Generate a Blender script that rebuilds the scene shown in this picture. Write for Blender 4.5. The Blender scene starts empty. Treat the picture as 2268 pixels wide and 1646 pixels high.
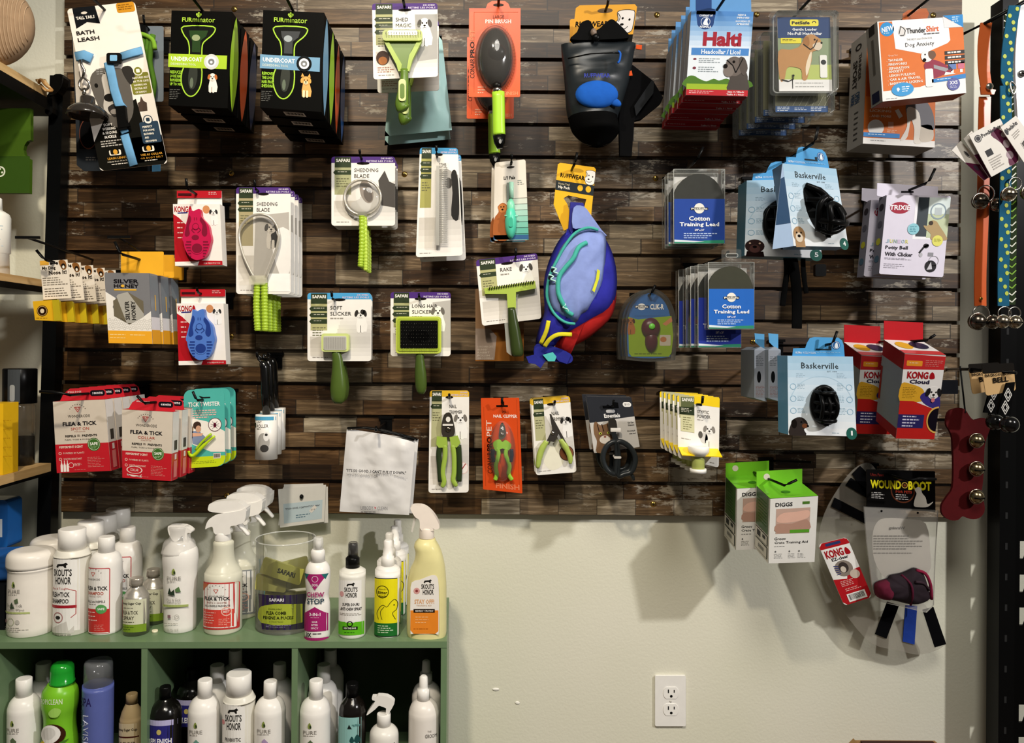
import bpy, math, random
from mathutils import Vector
PI = math.pi
# ---------------------------------------------------------------- camera (1 px of the photo ~ 1 mm on the wall)
W, H = 2268, 1646
F, D, CZ, VX, VY, ROLL = 1700.0, 1.75, 1.2, 1060.0, 775.0, 0.0065
sc = bpy.context.scene
cam_d = bpy.data.cameras.new('camera'); cam = bpy.data.objects.new('camera', cam_d)
sc.collection.objects.link(cam); sc.camera = cam
cam.location = (0, -D, CZ); cam.rotation_mode = 'XYZ'; cam.rotation_euler = (PI/2, -ROLL, 0)
cam_d.sensor_width = 36; cam_d.lens = F/W*36
cam_d.shift_x = (W/2-VX)/W; cam_d.shift_y = (VY-H/2)/W*1.0
cam_d.clip_start = .05
# ---------------------------------------------------------------- world, lamps, exposure
wd = bpy.data.worlds.new('room_light'); sc.world = wd; wd.use_nodes = True
wd.node_tree.nodes['Background'].inputs[0].default_value = (1.0, .94, .86, 1)
wd.node_tree.nodes['Background'].inputs[1].default_value = .09
def lamp(name, loc, tgt, power, size, col, spot=None):
    d = bpy.data.lights.new(name, 'SPOT' if spot else 'AREA'); d.energy = power; d.color = col
    if spot:
        d.spot_size = math.radians(spot); d.spot_blend = .6; d.shadow_soft_size = size
    else: d.shape = 'DISK'; d.size = size
    o = bpy.data.objects.new(name, d); sc.collection.objects.link(o); o.location = loc
    o.rotation_euler = (Vector(tgt)-Vector(loc)).to_track_quat('-Z', 'Y').to_euler()
lamp('track_spot_right', (2.15, -2.0, 2.3), (.5, 0, 1.2), 190, .05, (1, .97, .95), 90)
lamp('track_spot_left', (-.35, -1.75, 2.7), (-.5, -.15, .9), 128, .06, (1, .88, .70), 62)
lamp('overhead_fill', (.3, -2.0, 2.9), (.1, 0, 1.0), 34, .9, (1, .95, .86))  # added soft warm fill from above, no known fixture
sc.view_settings.view_transform = 'Standard'; sc.view_settings.look = 'None'
sc.view_settings.exposure = -0.04; sc.view_settings.gamma = 1; sc.view_settings.use_curve_mapping = False
# ---------------------------------------------------------------- pixel -> place
RX = Vector((math.cos(ROLL), 0, math.sin(ROLL))); UP = Vector((-math.sin(ROLL), 0, math.cos(ROLL)))
CAM = Vector((0, -D, CZ))
def ray(x, y): return RX*((x-VX)/F) - UP*((y-VY)/F) + Vector((0, 1, 0))
def at(x, y, Y): return CAM + ray(x, y)*(Y+D)
class Pl:
    """a flat plane standing at depth Y where the photo pixel `p` meets it"""
    def __init__(s, Y, p=(1060, 775), yaw=0, pitch=0):
        a, b = math.radians(yaw), math.radians(pitch)
        s.p0 = at(p[0], p[1], Y); s.n = Vector((math.sin(a)*math.cos(b), -math.cos(a)*math.cos(b), math.sin(b)))
        s.k = (Y+D)/F; s.cyl = False; s.Y = Y
    def at(s, x, y, l=0):
        d = ray(x, y); t = (s.p0-CAM).dot(s.n)/d.dot(s.n)
        return CAM + d*t + s.n*l
class Cy:
    """an upright cylinder (axis at depth Y, through pixel cx at row py), radius r px"""
    def __init__(s, cx, py, Y, r):
        s.c = at(cx, py, Y); s.k = (Y+D)/F; s.r = r*s.k; s.cyl = True; s.cx = cx; s.rp = r; s.Y = Y
    def at(s, x, y, l=0):
        u = max(-.985, min(.985, (x-s.cx)/s.rp)); a = math.asin(u); r = s.r + l
        yy = s.c.y - math.cos(a)*r
        q = at(s.cx, y, yy*.5+s.c.y*.5)
        return Vector((s.c.x + math.sin(a)*r, yy, q.z))
# ---------------------------------------------------------------- materials
MATS = {}
def lin(c): return c/12.92 if c <= .04045 else ((c+.055)/1.055)**2.4
def mat(key):
    if key in MATS: return MATS[key]
    col, kind = (key.split('/')+[''])[:2]
    rgb = [lin(int(col[i:i+2], 16)/255) for i in (0, 2, 4)]
    m = bpy.data.materials.new('finish_'+key.replace('/', '_')); m.use_nodes = True
    nt = m.node_tree; b = nt.nodes['Principled BSDF']; N = nt.nodes.new; L = nt.links.new
    tc = N('ShaderNodeTexCoord'); no = N('ShaderNodeTexNoise')
    no.inputs['Scale'].default_value = 60; no.inputs['Detail'].default_value = 2
    L(tc.outputs['Object'], no.inputs['Vector'])
    mx = N('ShaderNodeMix'); mx.data_type = 'RGBA'
    k = .90 if kind != 'f' else .72
    mx.inputs[6].default_value = (*[c*k for c in rgb], 1); mx.inputs[7].default_value = (*rgb, 1)
    L(no.outputs['Fac'], mx.inputs[0]); L(mx.outputs[2], b.inputs['Base Color'])
    b.inputs['Roughness'].default_value = .5; b.inputs['Specular IOR Level'].default_value = .16
    if kind == 'm': b.inputs['Metallic'].default_value = 1; b.inputs['Roughness'].default_value = .22
    elif kind == 'b': b.inputs['Metallic'].default_value = .5; b.inputs['Roughness'].default_value = .28; b.inputs['Specular IOR Level'].default_value = .6
    elif kind == 'g': b.inputs['Roughness'].default_value = .16; b.inputs['Specular IOR Level'].default_value = .5
    elif kind == 's': b.inputs['Roughness'].default_value = .3; b.inputs['Specular IOR Level'].default_value = .28
    elif kind in 'ch' and kind:
        gl = N('ShaderNodeBsdfGlossy'); gl.inputs['Roughness'].default_value = .07; tr = N('ShaderNodeBsdfTransparent'); lw = N('ShaderNodeLayerWeight'); lw.inputs['Blend'].default_value = .25
        ma = N('ShaderNodeMath'); ma.operation = 'MULTIPLY_ADD'; L(lw.outputs['Fresnel'], ma.inputs[0]); ma.inputs[1].default_value = .8; ma.inputs[2].default_value = .02
        m1 = N('ShaderNodeMixShader'); L(ma.outputs[0], m1.inputs[0]); L(tr.outputs[0], m1.inputs[1]); L(gl.outputs[0], m1.inputs[2])
        m2 = N('ShaderNodeMixShader'); m2.inputs[0].default_value = .045 if kind == 'c' else .2; L(m1.outputs[0], m2.inputs[1]); L(b.outputs[0], m2.inputs[2]); L(m2.outputs[0], nt.nodes['Material Output'].inputs[0])
    elif kind == 'd': b.inputs['Alpha'].default_value = .42; b.inputs['Roughness'].default_value = .12; b.inputs['Specular IOR Level'].default_value = .7
    elif kind == 't': b.inputs['Alpha'].default_value = .9; b.inputs['Roughness'].default_value = .25; b.inputs['Subsurface Weight'].default_value = .0
    elif kind == 'f':
        b.inputs['Roughness'].default_value = .85
        bp = N('ShaderNodeBump'); bp.inputs['Strength'].default_value = .35; bp.inputs['Distance'].default_value = .002
        L(no.outputs['Fac'], bp.inputs['Height']); L(bp.outputs['Normal'], b.inputs['Normal'])
    if sum(rgb) < .03 and kind in ('', 's', 'f'): b.inputs['Specular IOR Level'].default_value = .03 if kind != 's' else .12
    MATS[key] = m
    return m
# ---------------------------------------------------------------- text outlines (built-in font)
TXT = {}
def glyphs(s, bold):
    if (s, bold) in TXT: return TXT[s, bold]
    c = bpy.data.curves.new('tmp', 'FONT'); c.body = s; c.size = 1; c.resolution_u = 2 if len(s) < 8 else 1
    c.offset = .028*bold
    o = bpy.data.objects.new('tmp', c); sc.collection.objects.link(o)
    dg = bpy.context.evaluated_depsgraph_get(); e = o.evaluated_get(dg); me = e.to_mesh()
    vs = [(v.co.x, v.co.y) for v in me.vertices]; fs = [tuple(p.vertices) for p in me.polygons]
    e.to_mesh_clear(); bpy.data.objects.remove(o); bpy.data.curves.remove(c)
    if not vs: vs, fs = [(0, 0), (1, 1)], []
    x0 = min(v[0] for v in vs); x1 = max(v[0] for v in vs); y0 = min(v[1] for v in vs); y1 = max(v[1] for v in vs)
    vs = [((x-x0)/max(1e-6, x1-x0), (y-y0)/max(1e-6, y1-y0)) for x, y in vs]
    TXT[s, bold] = (vs, fs); return vs, fs
def rr(x0, y0, x1, y1, r=0, n=4):
    if r <= 0: return [(x0, y0), (x1, y0), (x1, y1), (x0, y1)]
    o = []
    for cx, cy, a in ((x1-r, y0+r, -PI/2), (x1-r, y1-r, 0), (x0+r, y1-r, PI/2), (x0+r, y0+r, PI)):
        for i in range(n+1):
            t = a+PI/2*i/n; o.append((cx+r*math.cos(t), cy+r*math.sin(t)))
    return o
def el(cx, cy, rx, ry, n=24, a0=0, a1=2*PI, rot=0):
    o = []; full = abs(a1-a0-2*PI) < 1e-6
    for i in range(n if full else n+1):
        t = a0+(a1-a0)*i/n; x, y = rx*math.cos(t), ry*math.sin(t)
        o.append((cx+x*math.cos(rot)-y*math.sin(rot), cy+x*math.sin(rot)+y*math.cos(rot)))
    return o
def cr(pts, n=4, closed=False):
    """Catmull-Rom through the points (any dimension)"""
    m = len(pts); o = []; dim = len(pts[0])
    for i in range(m if closed else m-1):
        g = [pts[(i+k) % m] if closed else pts[max(0, min(m-1, i+k))] for k in (-1, 0, 1, 2)]
        for j in range(n):
            t = j/n
            o.append(tuple(.5*(2*g[1][d]+(g[2][d]-g[0][d])*t+(2*g[0][d]-5*g[1][d]+4*g[2][d]-g[3][d])*t*t+(3*g[1][d]-g[0][d]-3*g[2][d]+g[3][d])*t**3) for d in range(dim)))
    if not closed: o.append(tuple(pts[-1]))
    return o
def clipx(pts, a, b):
    for lim, sg in ((a, 1), (b, -1)):
        o = []
        for i in range(len(pts)):
            p, q = pts[i-1], pts[i]; pi, qi = sg*(p[0]-lim) >= 0, sg*(q[0]-lim) >= 0
            if pi != qi:
                t = (lim-p[0])/(q[0]-p[0]); o.append((lim, p[1]+(q[1]-p[1])*t))
            if qi: o.append(q)
        pts = o
        if len(pts) < 3: return []
    return pts
LIFT = .00018
class B:
    """collects the shapes of ONE mesh; flat shapes are given in photo pixels on a surface"""
    def __init__(s, surf=None, q=None, src=None):
        s.s = surf; s.V = []; s.Fc = []; s.M = []; s.Sm = []; s.keys = []; s.q = q; s.src = src
    def m(s, key):
        if key not in s.keys: s.keys.append(key)
        return s.keys.index(key)
    def mp(s, x, y):
        if not s.q: return x, y
        x0, y0, x1, y1 = s.src; u, v = (x-x0)/(x1-x0), (y-y0)/(y1-y0); a, b, c, d = s.q
        return tuple(a[i]*(1-u)*(1-v)+b[i]*u*(1-v)+c[i]*u*v+d[i]*(1-u)*v for i in (0, 1))
    def pt(s, x, y, l=0): return s.s.at(*s.mp(x, y), l)
    def face(s, vs, key, smooth=False):
        n = len(s.V); s.V += vs; s.Fc.append(tuple(range(n, n+len(vs)))); s.M.append(s.m(key)); s.Sm.append(smooth)
    def p(s, pts, key, l=1):
        if s.s.cyl:
            xs = [s.mp(*p)[0] for p in pts]; a, b = min(xs), max(xs); st = s.s.rp/5
            if b-a > st:
                P = [s.mp(*p) for p in pts]; n = int((b-a)/st)+1
                for i in range(n):
                    c = clipx(P, a+(b-a)*i/n, a+(b-a)*(i+1)/n)
                    if c: s.face([s.s.at(x, y, l*LIFT) for x, y in c][::-1], key)
                return s
        s.face([s.pt(x, y, l*LIFT) for x, y in pts][::-1], key); return s
    def r(s, x0, y0, x1, y1, key, l=1, rad=0): return s.p(rr(x0, y0, x1, y1, rad), key, l)
    def e(s, cx, cy, rx, ry, key, l=1, n=20, rot=0): return s.p(el(cx, cy, rx, ry, n, rot=rot), key, l)
    def ring(s, cx, cy, r0, r1, key, l=1, n=28, a0=0, a1=2*PI, k=1):
        for i in range(n):
            t, u = a0+(a1-a0)*i/n, a0+(a1-a0)*(i+1)/n
            s.p([(cx+r*math.cos(v), cy+k*r*math.sin(v)) for r, v in ((r0, t), (r1, t), (r1, u), (r0, u))], key, l)
        return s
    def line(s, pts, w, key, l=2):
        for (ax, ay), (bx, by) in zip(pts, pts[1:]):
            d = math.hypot(bx-ax, by-ay) or 1; nx, ny = -(by-ay)/d*w/2, (bx-ax)/d*w/2
            s.p([(ax+nx, ay+ny), (bx+nx, by+ny), (bx-nx, by-ny), (ax-nx, ay-ny)], key, l)
        return s
    def t(s, txt, x0, y0, x1, y1, key, l=3, b=0, rot=0, sk=0):
        """text stretched into a box of pixels; rot 90 reads upward, -90 downward"""
        vs, fs = glyphs(txt, b); n = len(s.V); k = s.m(key)
        for u, v in vs:
            if rot == 90: x, y = x0+(x1-x0)*(1-v), y1+(y0-y1)*u
            elif rot == -90: x, y = x0+(x1-x0)*v, y0+(y1-y0)*u
            else: x, y = x0+(x1-x0)*u, y1+(y0-y1)*v + sk*(u-.5)
            s.V.append(s.pt(x, y, l*LIFT))
        for f in fs: s.Fc.append(tuple(n+i for i in f)); s.M.append(k); s.Sm.append(False)
        return s
    def mi(s, x0, y0, x1, y1, n, key='8a8a8a', l=3, h=.45):
        """rows of print too small to read"""
        rnd = random.Random(int(x0*7+y0*13)); st = (y1-y0)/n
        for i in range(n):
            x = x0; e = x0+(x1-x0)*(.6+.4*rnd.random())
            while x < e:
                w = rnd.uniform(3, 9); s.r(x, y0+i*st, min(x+w, e), y0+i*st+st*h, key, l); x += w+1.6
        return s
    def slab(s, pts, key, th, l=0, side=None):
        f = [s.pt(x, y, l) for x, y in pts]
        nn = s.s.n if not s.s.cyl else Vector((0, -1, 0)); g = [v-nn*th for v in f]; side = side or key
        s.face(f[::-1], key); s.face(g, side)
        for i in range(len(f)): s.face([f[i-1], f[i], g[i], g[i-1]], side)
        return s
    def dome(s, cx, cy, rx, ry, h, key, l=0, nu=20, nv=6, rot=0, pw=1.0):
        n = len(s.V); k = s.m(key)
        for j in range(nv):
            a = PI/2*j/nv; c, z = math.cos(a)**pw, math.sin(a)
            for x, y in el(cx, cy, rx*c, ry*c, nu, rot=rot): s.V.append(s.pt(x, y, l+h*z))
        s.V.append(s.pt(cx, cy, l+h)); top = len(s.V)-1
        for j in range(nv-1):
            for i in range(nu):
                a, b = n+j*nu+i, n+j*nu+(i+1) % nu
                s.Fc.append((a, a+nu, b+nu, b)); s.M.append(k); s.Sm.append(True)
        for i in range(nu):
            a, b = n+(nv-1)*nu+i, n+(nv-1)*nu+(i+1) % nu
            s.Fc.append((a, top, b)); s.M.append(k); s.Sm.append(True)
        return s
    def ball(s, c, r, key, nu=16, nv=10, sc_=(1, 1, 1), cut=None):
        n = len(s.V); k = s.m(key)
        for j in range(nv+1):
            a = PI*j/nv
            for i in range(nu):
                t = 2*PI*i/nu
                s.V.append(Vector(c)+Vector((r*sc_[0]*math.sin(a)*math.cos(t), r*sc_[1]*math.sin(a)*math.sin(t), r*sc_[2]*math.cos(a))))
        for j in range(nv):
            for i in range(nu):
                a, b = n+j*nu+i, n+j*nu+(i+1) % nu
                s.Fc.append((a, a+nu, b+nu, b)); s.M.append(k); s.Sm.append(True)
        return s
    def wtube(s, P, r, key, closed=False, n=8, flat=1.0):
        """tube through world points; r a number or a list (metres); flat squeezes it along the view"""
        P = [Vector(p) for p in P]; m = len(P); n0 = len(s.V); k = s.m(key)
        R = r if isinstance(r, (list, tuple)) else [r]*m; prev = None
        for i in range(m):
            a, b = (P[i-1], P[(i+1) % m]) if closed else (P[max(0, i-1)], P[min(m-1, i+1)])
            t = (b-a).normalized() if (b-a).length > 1e-9 else Vector((0, 0, 1))
            ref = Vector((0, -1, 0)) if abs(t.y) < .95 else Vector((0, 0, 1))
            if prev is not None and abs(t.y) > .8: ref = prev
            u = t.cross(ref).normalized(); v = u.cross(t).normalized(); prev = v
            for j in range(n):
                q = 2*PI*j/n; s.V.append(P[i]+u*(R[i]*math.cos(q))+v*(R[i]*flat*math.sin(q)))
        for i in range(m if closed else m-1):
            for j in range(n):
                a, b = n0+i*n+j, n0+i*n+(j+1) % n; c, d = n0+((i+1) % m)*n+(j+1) % n, n0+((i+1) % m)*n+j
                s.Fc.append((a, b, c, d)); s.M.append(k); s.Sm.append(True)
        if not closed:
            s.Fc.append(tuple(n0+j for j in range(n))[::-1]); s.M.append(k); s.Sm.append(False)
            s.Fc.append(tuple(n0+(m-1)*n+j for j in range(n))); s.M.append(k); s.Sm.append(False)
        return s
    def tube(s, pts, r, key, closed=False, n=8, l=0, flat=1.0):
        """tube through (x, y[, lift m]) px points; radius px"""
        kk = s.s.k; R = [v*kk for v in r] if isinstance(r, (list, tuple)) else r*kk
        return s.wtube([s.pt(p[0], p[1], (p[2] if len(p) > 2 else 0)+l) for p in pts], R, key, closed, n, flat)
    def lathe(s, cx, Y, prof, key, n=24, sy=1.0, cap=True, ref=None):
        """prof [(py, radius px)] from top to bottom; sy squeezes the depth"""
        n0 = len(s.V); k = s.m(key); kk = (Y+D)/F; ref = ref or prof[-1][0]; c = at(cx, ref, Y)
        for py, r in prof:
            z = at(cx, py, Y).z
            for j in range(n):
                t = 2*PI*j/n; s.V.append(Vector((c.x+r*kk*math.cos(t), c.y+r*kk*sy*math.sin(t), z)))
        for i in range(len(prof)-1):
            for j in range(n):
                a, b = n0+i*n+j, n0+i*n+(j+1) % n
                s.Fc.append((a, a+n, b+n, b)); s.M.append(k); s.Sm.append(True)
        if cap:
            s.Fc.append(tuple(n0+j for j in range(n))); s.M.append(k); s.Sm.append(False)
            s.Fc.append(tuple(n0+(len(prof)-1)*n+j for j in range(n))[::-1]); s.M.append(k); s.Sm.append(False)
        return s
    def box(s, a, b, key):
        x0, y0, z0 = a; x1, y1, z1 = b
        v = [Vector(q) for q in ((x0, y0, z0), (x1, y0, z0), (x1, y1, z0), (x0, y1, z0), (x0, y0, z1), (x1, y0, z1), (x1, y1, z1), (x0, y1, z1))]
        for f in ((0, 3, 2, 1), (4, 5, 6, 7), (0, 1, 5, 4), (1, 2, 6, 5), (2, 3, 7, 6), (3, 0, 4, 7)): s.face([v[i] for i in f], key)
        return s
    def obj(s, name, parent=None, loc=None, bevel=0, **pr):
        if parent is not None:
            o0 = parent; off = Vector((0, 0, 0))
            while o0 is not None: off += Vector(o0.location); o0 = o0.parent
            loc = Vector((0, 0, 0))
        else:
            if loc is None:
                xs = [v.x for v in s.V]; ys = [v.y for v in s.V]; zs = [v.z for v in s.V]
                loc = Vector(((min(xs)+max(xs))/2, (min(ys)+max(ys))/2, min(zs)))
            off = Vector(loc)
        me = bpy.data.meshes.new(name); me.from_pydata([tuple(v-off) for v in s.V], [], s.Fc)
        for k in s.keys: me.materials.append(MAT_X[k] if k in MAT_X else mat(k))
        me.polygons.foreach_set('material_index', s.M); me.polygons.foreach_set('use_smooth', s.Sm); me.update()
        o = bpy.data.objects.new(name, me); sc.collection.objects.link(o); o.location = loc
        if parent is not None: o.parent = parent
        if bevel:
            bm = o.modifiers.new('soft_edges', 'BEVEL'); bm.width = bevel; bm.segments = 2; bm.limit_method = 'ANGLE'
            bm.angle_limit = math.radians(40)
        for k, v in pr.items():
            if v: o[k] = v
        return o
def shell(b, ol, h, key, l, pw=.6, rings=7):
    """swollen body over a closed outline"""
    ol = cr(ol, 3, True); cx = sum(p[0] for p in ol)/len(ol); cy = sum(p[1] for p in ol)/len(ol); n = len(ol); n0 = len(b.V); k = b.m(key); s = b.s
    for j in range(rings):
        u = j/rings; f = 1-u
        for x, y in ol:
            w = .0022*math.sin(x*.11+y*.07)*math.sin(PI*min(1, u*1.4)); b.V.append(s.at(cx+(x-cx)*f, cy+(y-cy)*f, l+h*(1-f**3)**pw+w))
    b.V.append(s.at(cx, cy, l+h)); top = len(b.V)-1
    for j in range(rings-1):
        for i in range(n): a, c = n0+j*n+i, n0+j*n+(i+1) % n; b.Fc.append((a, a+n, c+n, c)); b.M.append(k); b.Sm.append(True)
    for i in range(n): a, c = n0+(rings-1)*n+i, n0+(rings-1)*n+(i+1) % n; b.Fc.append((a, top, c)); b.M.append(k); b.Sm.append(True)
    b.Fc.append(tuple(n0+i for i in range(n))); b.M.append(k); b.Sm.append(False)
MAT_X = {}
def thing(name, label, cat, loc, group=None):
    o = bpy.data.objects.new(name, None); sc.collection.objects.link(o); o.location = loc; o.empty_display_size = .01
    o['label'] = label; o['category'] = cat
    if group: o['group'] = group
    return o
def dup(root, d=(0, 0, 0), label=None, keep=None):
    def cp(o, par):
        c = o.copy(); sc.collection.objects.link(c); c.parent = par
        for ch in KIDS.get(o.name, [x for x in o.children]): cp(ch, c)
        return c
    r = cp(root, None); r.location = Vector(root.location)+Vector(d)
    if label: r['label'] = label
    return r
KIDS = {}
ORD = ['front', 'second', 'third', 'fourth', 'fifth', 'sixth']
def stack(root, n, dy, dx=0, dz=0, jit=0, names=None, base=None):
    """copies behind the front one on the same hook; labels tell the place in the row"""
    base = base or root['label']; rnd = random.Random(n*31+len(base)); out = [root]
    for i in range(n):
        nm = ('front of two' if i == 0 else 'rear of two') if n == 2 else \
             ('frontmost in its row' if i == 0 else 'rearmost in its row' if i == n-1 else ORD[i]+' in its row')
        lb = base+', '+nm
        if i == 0: root['label'] = lb
        else: out.append(dup(root, (dx*i+rnd.uniform(-jit, jit), dy*i, dz*i+rnd.uniform(-jit, jit)), lb))
    return out
BK = '101010'
def hook(hx, hy, Yc, ext=.05, what='', tip=.014, Yb=-.021, r=.0027, tw=0, plate=True):
    """black rod: plate on the slats, rod through the hole at pixel hx,hy (depth Yc), upturned tip"""
    p = at(hx, hy, Yc); z = p.z; x = p.x
    t = thing('display_hook', 'black metal display hook holding '+what, 'hook', (x, Yb, z), 'black hooks on the slatted panel')
    if plate:
        b = B(); b.box((x-.013, Yb-.005, z-.022), (x+.013, Yb-.0005, z+.012), '0c0c0c/s'); b.box((x-.017, Yb-.007, z+.008), (x+.017, Yb-.001, z+.014), '0c0c0c/s')
        b.obj('mounting_plate', t)
    b = B(); yt = Yc-ext
    b.wtube([(x, Yb-.003, z), (x, Yc, z), (x, yt+.004, z+.001), (x+tw*.3, yt-.004, z+.006), (x+tw, yt-.008, z+.006+tip)], r, '0d0d0d/s')
    b.obj('rod', t)
    return t
# ---------------------------------------------------------------- room shell
def nodes(name):
    m = bpy.data.materials.new(name); m.use_nodes = True
    return m, m.node_tree, m.node_tree.nodes['Principled BSDF'], m.node_tree.nodes.new, m.node_tree.links.new
def ramp(N, stops):
    r = N('ShaderNodeValToRGB'); e = r.color_ramp.elements
    while len(e) < len(stops): e.new(.5)
    for i, (p, c) in enumerate(stops): e[i].position = p; e[i].color = (*[lin(int(c[k:k+2], 16)/255) for k in (0, 2, 4)], 1)
    return r
def paint_mat():
    m, nt, b, N, L = nodes('painted_wall'); tc = N('ShaderNodeTexCoord')
    n1 = N('ShaderNodeTexNoise'); n1.inputs['Scale'].default_value = 2.2; L(tc.outputs['Object'], n1.inputs['Vector'])
    r = ramp(N, [(.3, 'd9d8c3'), (.7, 'e2dfcf')]); L(n1.outputs['Fac'], r.inputs[0]); L(r.outputs[0], b.inputs['Base Color'])
    n2 = N('ShaderNodeTexNoise'); n2.inputs['Scale'].default_value = 170; n2.inputs['Detail'].default_value = 4; L(tc.outputs['Object'], n2.inputs['Vector'])
    bp = N('ShaderNodeBump'); bp.inputs['Strength'].default_value = .25; bp.inputs['Distance'].default_value = .002
    L(n2.outputs['Fac'], bp.inputs['Height']); L(bp.outputs['Normal'], b.inputs['Normal'])
    b.inputs['Roughness'].default_value = .6; b.inputs['Specular IOR Level'].default_value = .25
    return m
def plank_mat():
    m, nt, b, N, L = nodes('reclaimed_plank_print'); tc = N('ShaderNodeTexCoord')
    def M(op, a, bb=None):
        n = N('ShaderNodeMath'); n.operation = op
        for i, v in enumerate((a, bb)):
            if v is None: continue
            if isinstance(v, (int, float)): n.inputs[i].default_value = v
            else: L(v, n.inputs[i])
        return n.outputs[0]
    sp = N('ShaderNodeSeparateXYZ'); L(tc.outputs['Object'], sp.inputs[0]); X, Z = sp.outputs['X'], sp.outputs['Z']
    # boards 3.67 cm high, each row cut into random lengths
    row = M('FLOOR', M('DIVIDE', Z, .0367)); 
    wn = N('ShaderNodeTexWhiteNoise'); wn.noise_dimensions = '1D'; L(row, wn.inputs['W'])
    wn2 = N('ShaderNodeTexWhiteNoise'); wn2.noise_dimensions = '1D'; L(M('ADD', row, 71.3), wn2.inputs['W'])
    ln = M('ADD', M('MULTIPLY', wn2.outputs['Value'], .15), .08)
    xx = M('ADD', M('DIVIDE', X, ln), M('MULTIPLY', wn.outputs['Value'], 17.0)); cell = M('FLOOR', xx); fr = M('FRACT', xx)
    cv = N('ShaderNodeCombineXYZ'); L(cell, cv.inputs[0]); L(row, cv.inputs[1])
    w3 = N('ShaderNodeTexWhiteNoise'); w3.noise_dimensions = '2D'; L(cv.outputs[0], w3.inputs['Vector'])
    tone = w3.outputs['Value']
    r1 = ramp(N, [(0, '3a2714'), (.2, '5a4026'), (.42, '745636'), (.6, '8a7050'), (.8, 'a08f76'), (1, 'bcae94')]); L(tone, r1.inputs[0])
    # grain
    mp = N('ShaderNodeMapping'); mp.inputs['Scale'].default_value = (5, 1, 75); L(tc.outputs['Object'], mp.inputs['Vector'])
    ad = N('ShaderNodeVectorMath'); ad.operation = 'ADD'; L(mp.outputs[0], ad.inputs[0])
    cc = N('ShaderNodeCombineXYZ'); L(M('MULTIPLY', tone, 37.0), cc.inputs[1]); L(cc.outputs[0], ad.inputs[1])
    g = N('ShaderNodeTexNoise'); g.inputs['Scale'].default_value = 1.6; g.inputs['Detail'].default_value = 7; g.inputs['Roughness'].default_value = .68; g.inputs['Distortion'].default_value = .6
    L(ad.outputs[0], g.inputs['Vector'])
    gr = ramp(N, [(.3, '453e38'), (.5, '9f988f'), (.66, 'ffffff')]); L(g.outputs['Fac'], gr.inputs[0])
    mu = N('ShaderNodeMix'); mu.data_type = 'RGBA'; mu.blend_type = 'MULTIPLY'; mu.inputs[0].default_value = .85
    L(r1.outputs[0], mu.inputs[6]); L(gr.outputs[0], mu.inputs[7])
    # chipped pale paint
    mp2 = N('ShaderNodeMapping'); mp2.inputs['Scale'].default_value = (14, 1, 42); L(tc.outputs['Object'], mp2.inputs['Vector'])
    c1 = N('ShaderNodeTexNoise'); c1.inputs['Scale'].default_value = 1.3; c1.inputs['Detail'].default_value = 9; c1.inputs['Roughness'].default_value = .75; L(mp2.outputs[0], c1.inputs['Vector'])
    c2 = N('ShaderNodeTexNoise'); c2.inputs['Scale'].default_value = 3.4; c2.inputs['Detail'].default_value = 2; L(tc.outputs['Object'], c2.inputs['Vector'])
    pf = ramp(N, [(.585, '000000'), (.63, 'ffffff')]); L(M('ADD', M('MULTIPLY', c1.outputs['Fac'], .62), M('MULTIPLY', c2.outputs['Fac'], .42)), pf.inputs[0])
    mc = N('ShaderNodeMix'); mc.data_type = 'RGBA'; mc.inputs[7].default_value = (*[lin(v/255) for v in (176, 166, 148)], 1)
    L(M('MULTIPLY', pf.outputs[0], .75), mc.inputs[0]); L(mu.outputs[2], mc.inputs[6])
    # seams
    e1 = M('LESS_THAN', M('ABSOLUTE', M('SUBTRACT', fr, .5)), .492)
    fz = M('FRACT', M('DIVIDE', Z, .0367)); e2 = M('GREATER_THAN', fz, .035)
    ms = N('ShaderNodeMix'); ms.data_type = 'RGBA'; ms.inputs[6].default_value = (.012, .009, .007, 1)
    L(M('ADD', M('MULTIPLY', M('MULTIPLY', e1, e2), .75), .25), ms.inputs[0]); L(mc.outputs[2], ms.inputs[7])
    L(ms.outputs[2], b.inputs['Base Color'])
    b.inputs['Roughness'].default_value = .42; b.inputs['Specular IOR Level'].default_value = .35
    return m
def wood_mat(name, c0, c1, sx=1):
    m, nt, b, N, L = nodes(name); tc = N('ShaderNodeTexCoord'); mp = N('ShaderNodeMapping'); mp.inputs['Scale'].default_value = (40, 4, 40); L(tc.outputs['Object'], mp.inputs['Vector'])
    n = N('ShaderNodeTexNoise'); n.inputs['Scale'].default_value = 1.5; n.inputs['Detail'].default_value = 5; L(mp.outputs[0], n.inputs['Vector'])
    r = ramp(N, [(.3, c0), (.7, c1)]); L(n.outputs['Fac'], r.inputs[0]); L(r.outputs[0], b.inputs['Base Color']); b.inputs['Roughness'].default_value = .45
    return m
MAT_X['paint'] = paint_mat(); MAT_X['planks'] = plank_mat(); MAT_X['pine'] = wood_mat('pale_pine', 'b08a55', 'd9b884')
MAT_X['floorw'] = wood_mat('floor_boards', '4a3a2c', '6b5642')
b = B(); b.box((-2.2, .0, 0), (2.2, .08, 2.7), 'paint'); b.obj('wall_back', kind='structure')
b = B(); b.box((-2.2, -2.6, -.04), (2.2, .08, 0), 'floorw'); b.obj('floor', kind='structure')
b = B(); b.box((-2.2, -.014, 0), (2.2, -.0005, .1), 'efece4/s'); b.obj('baseboard_back', kind='structure')
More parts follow.
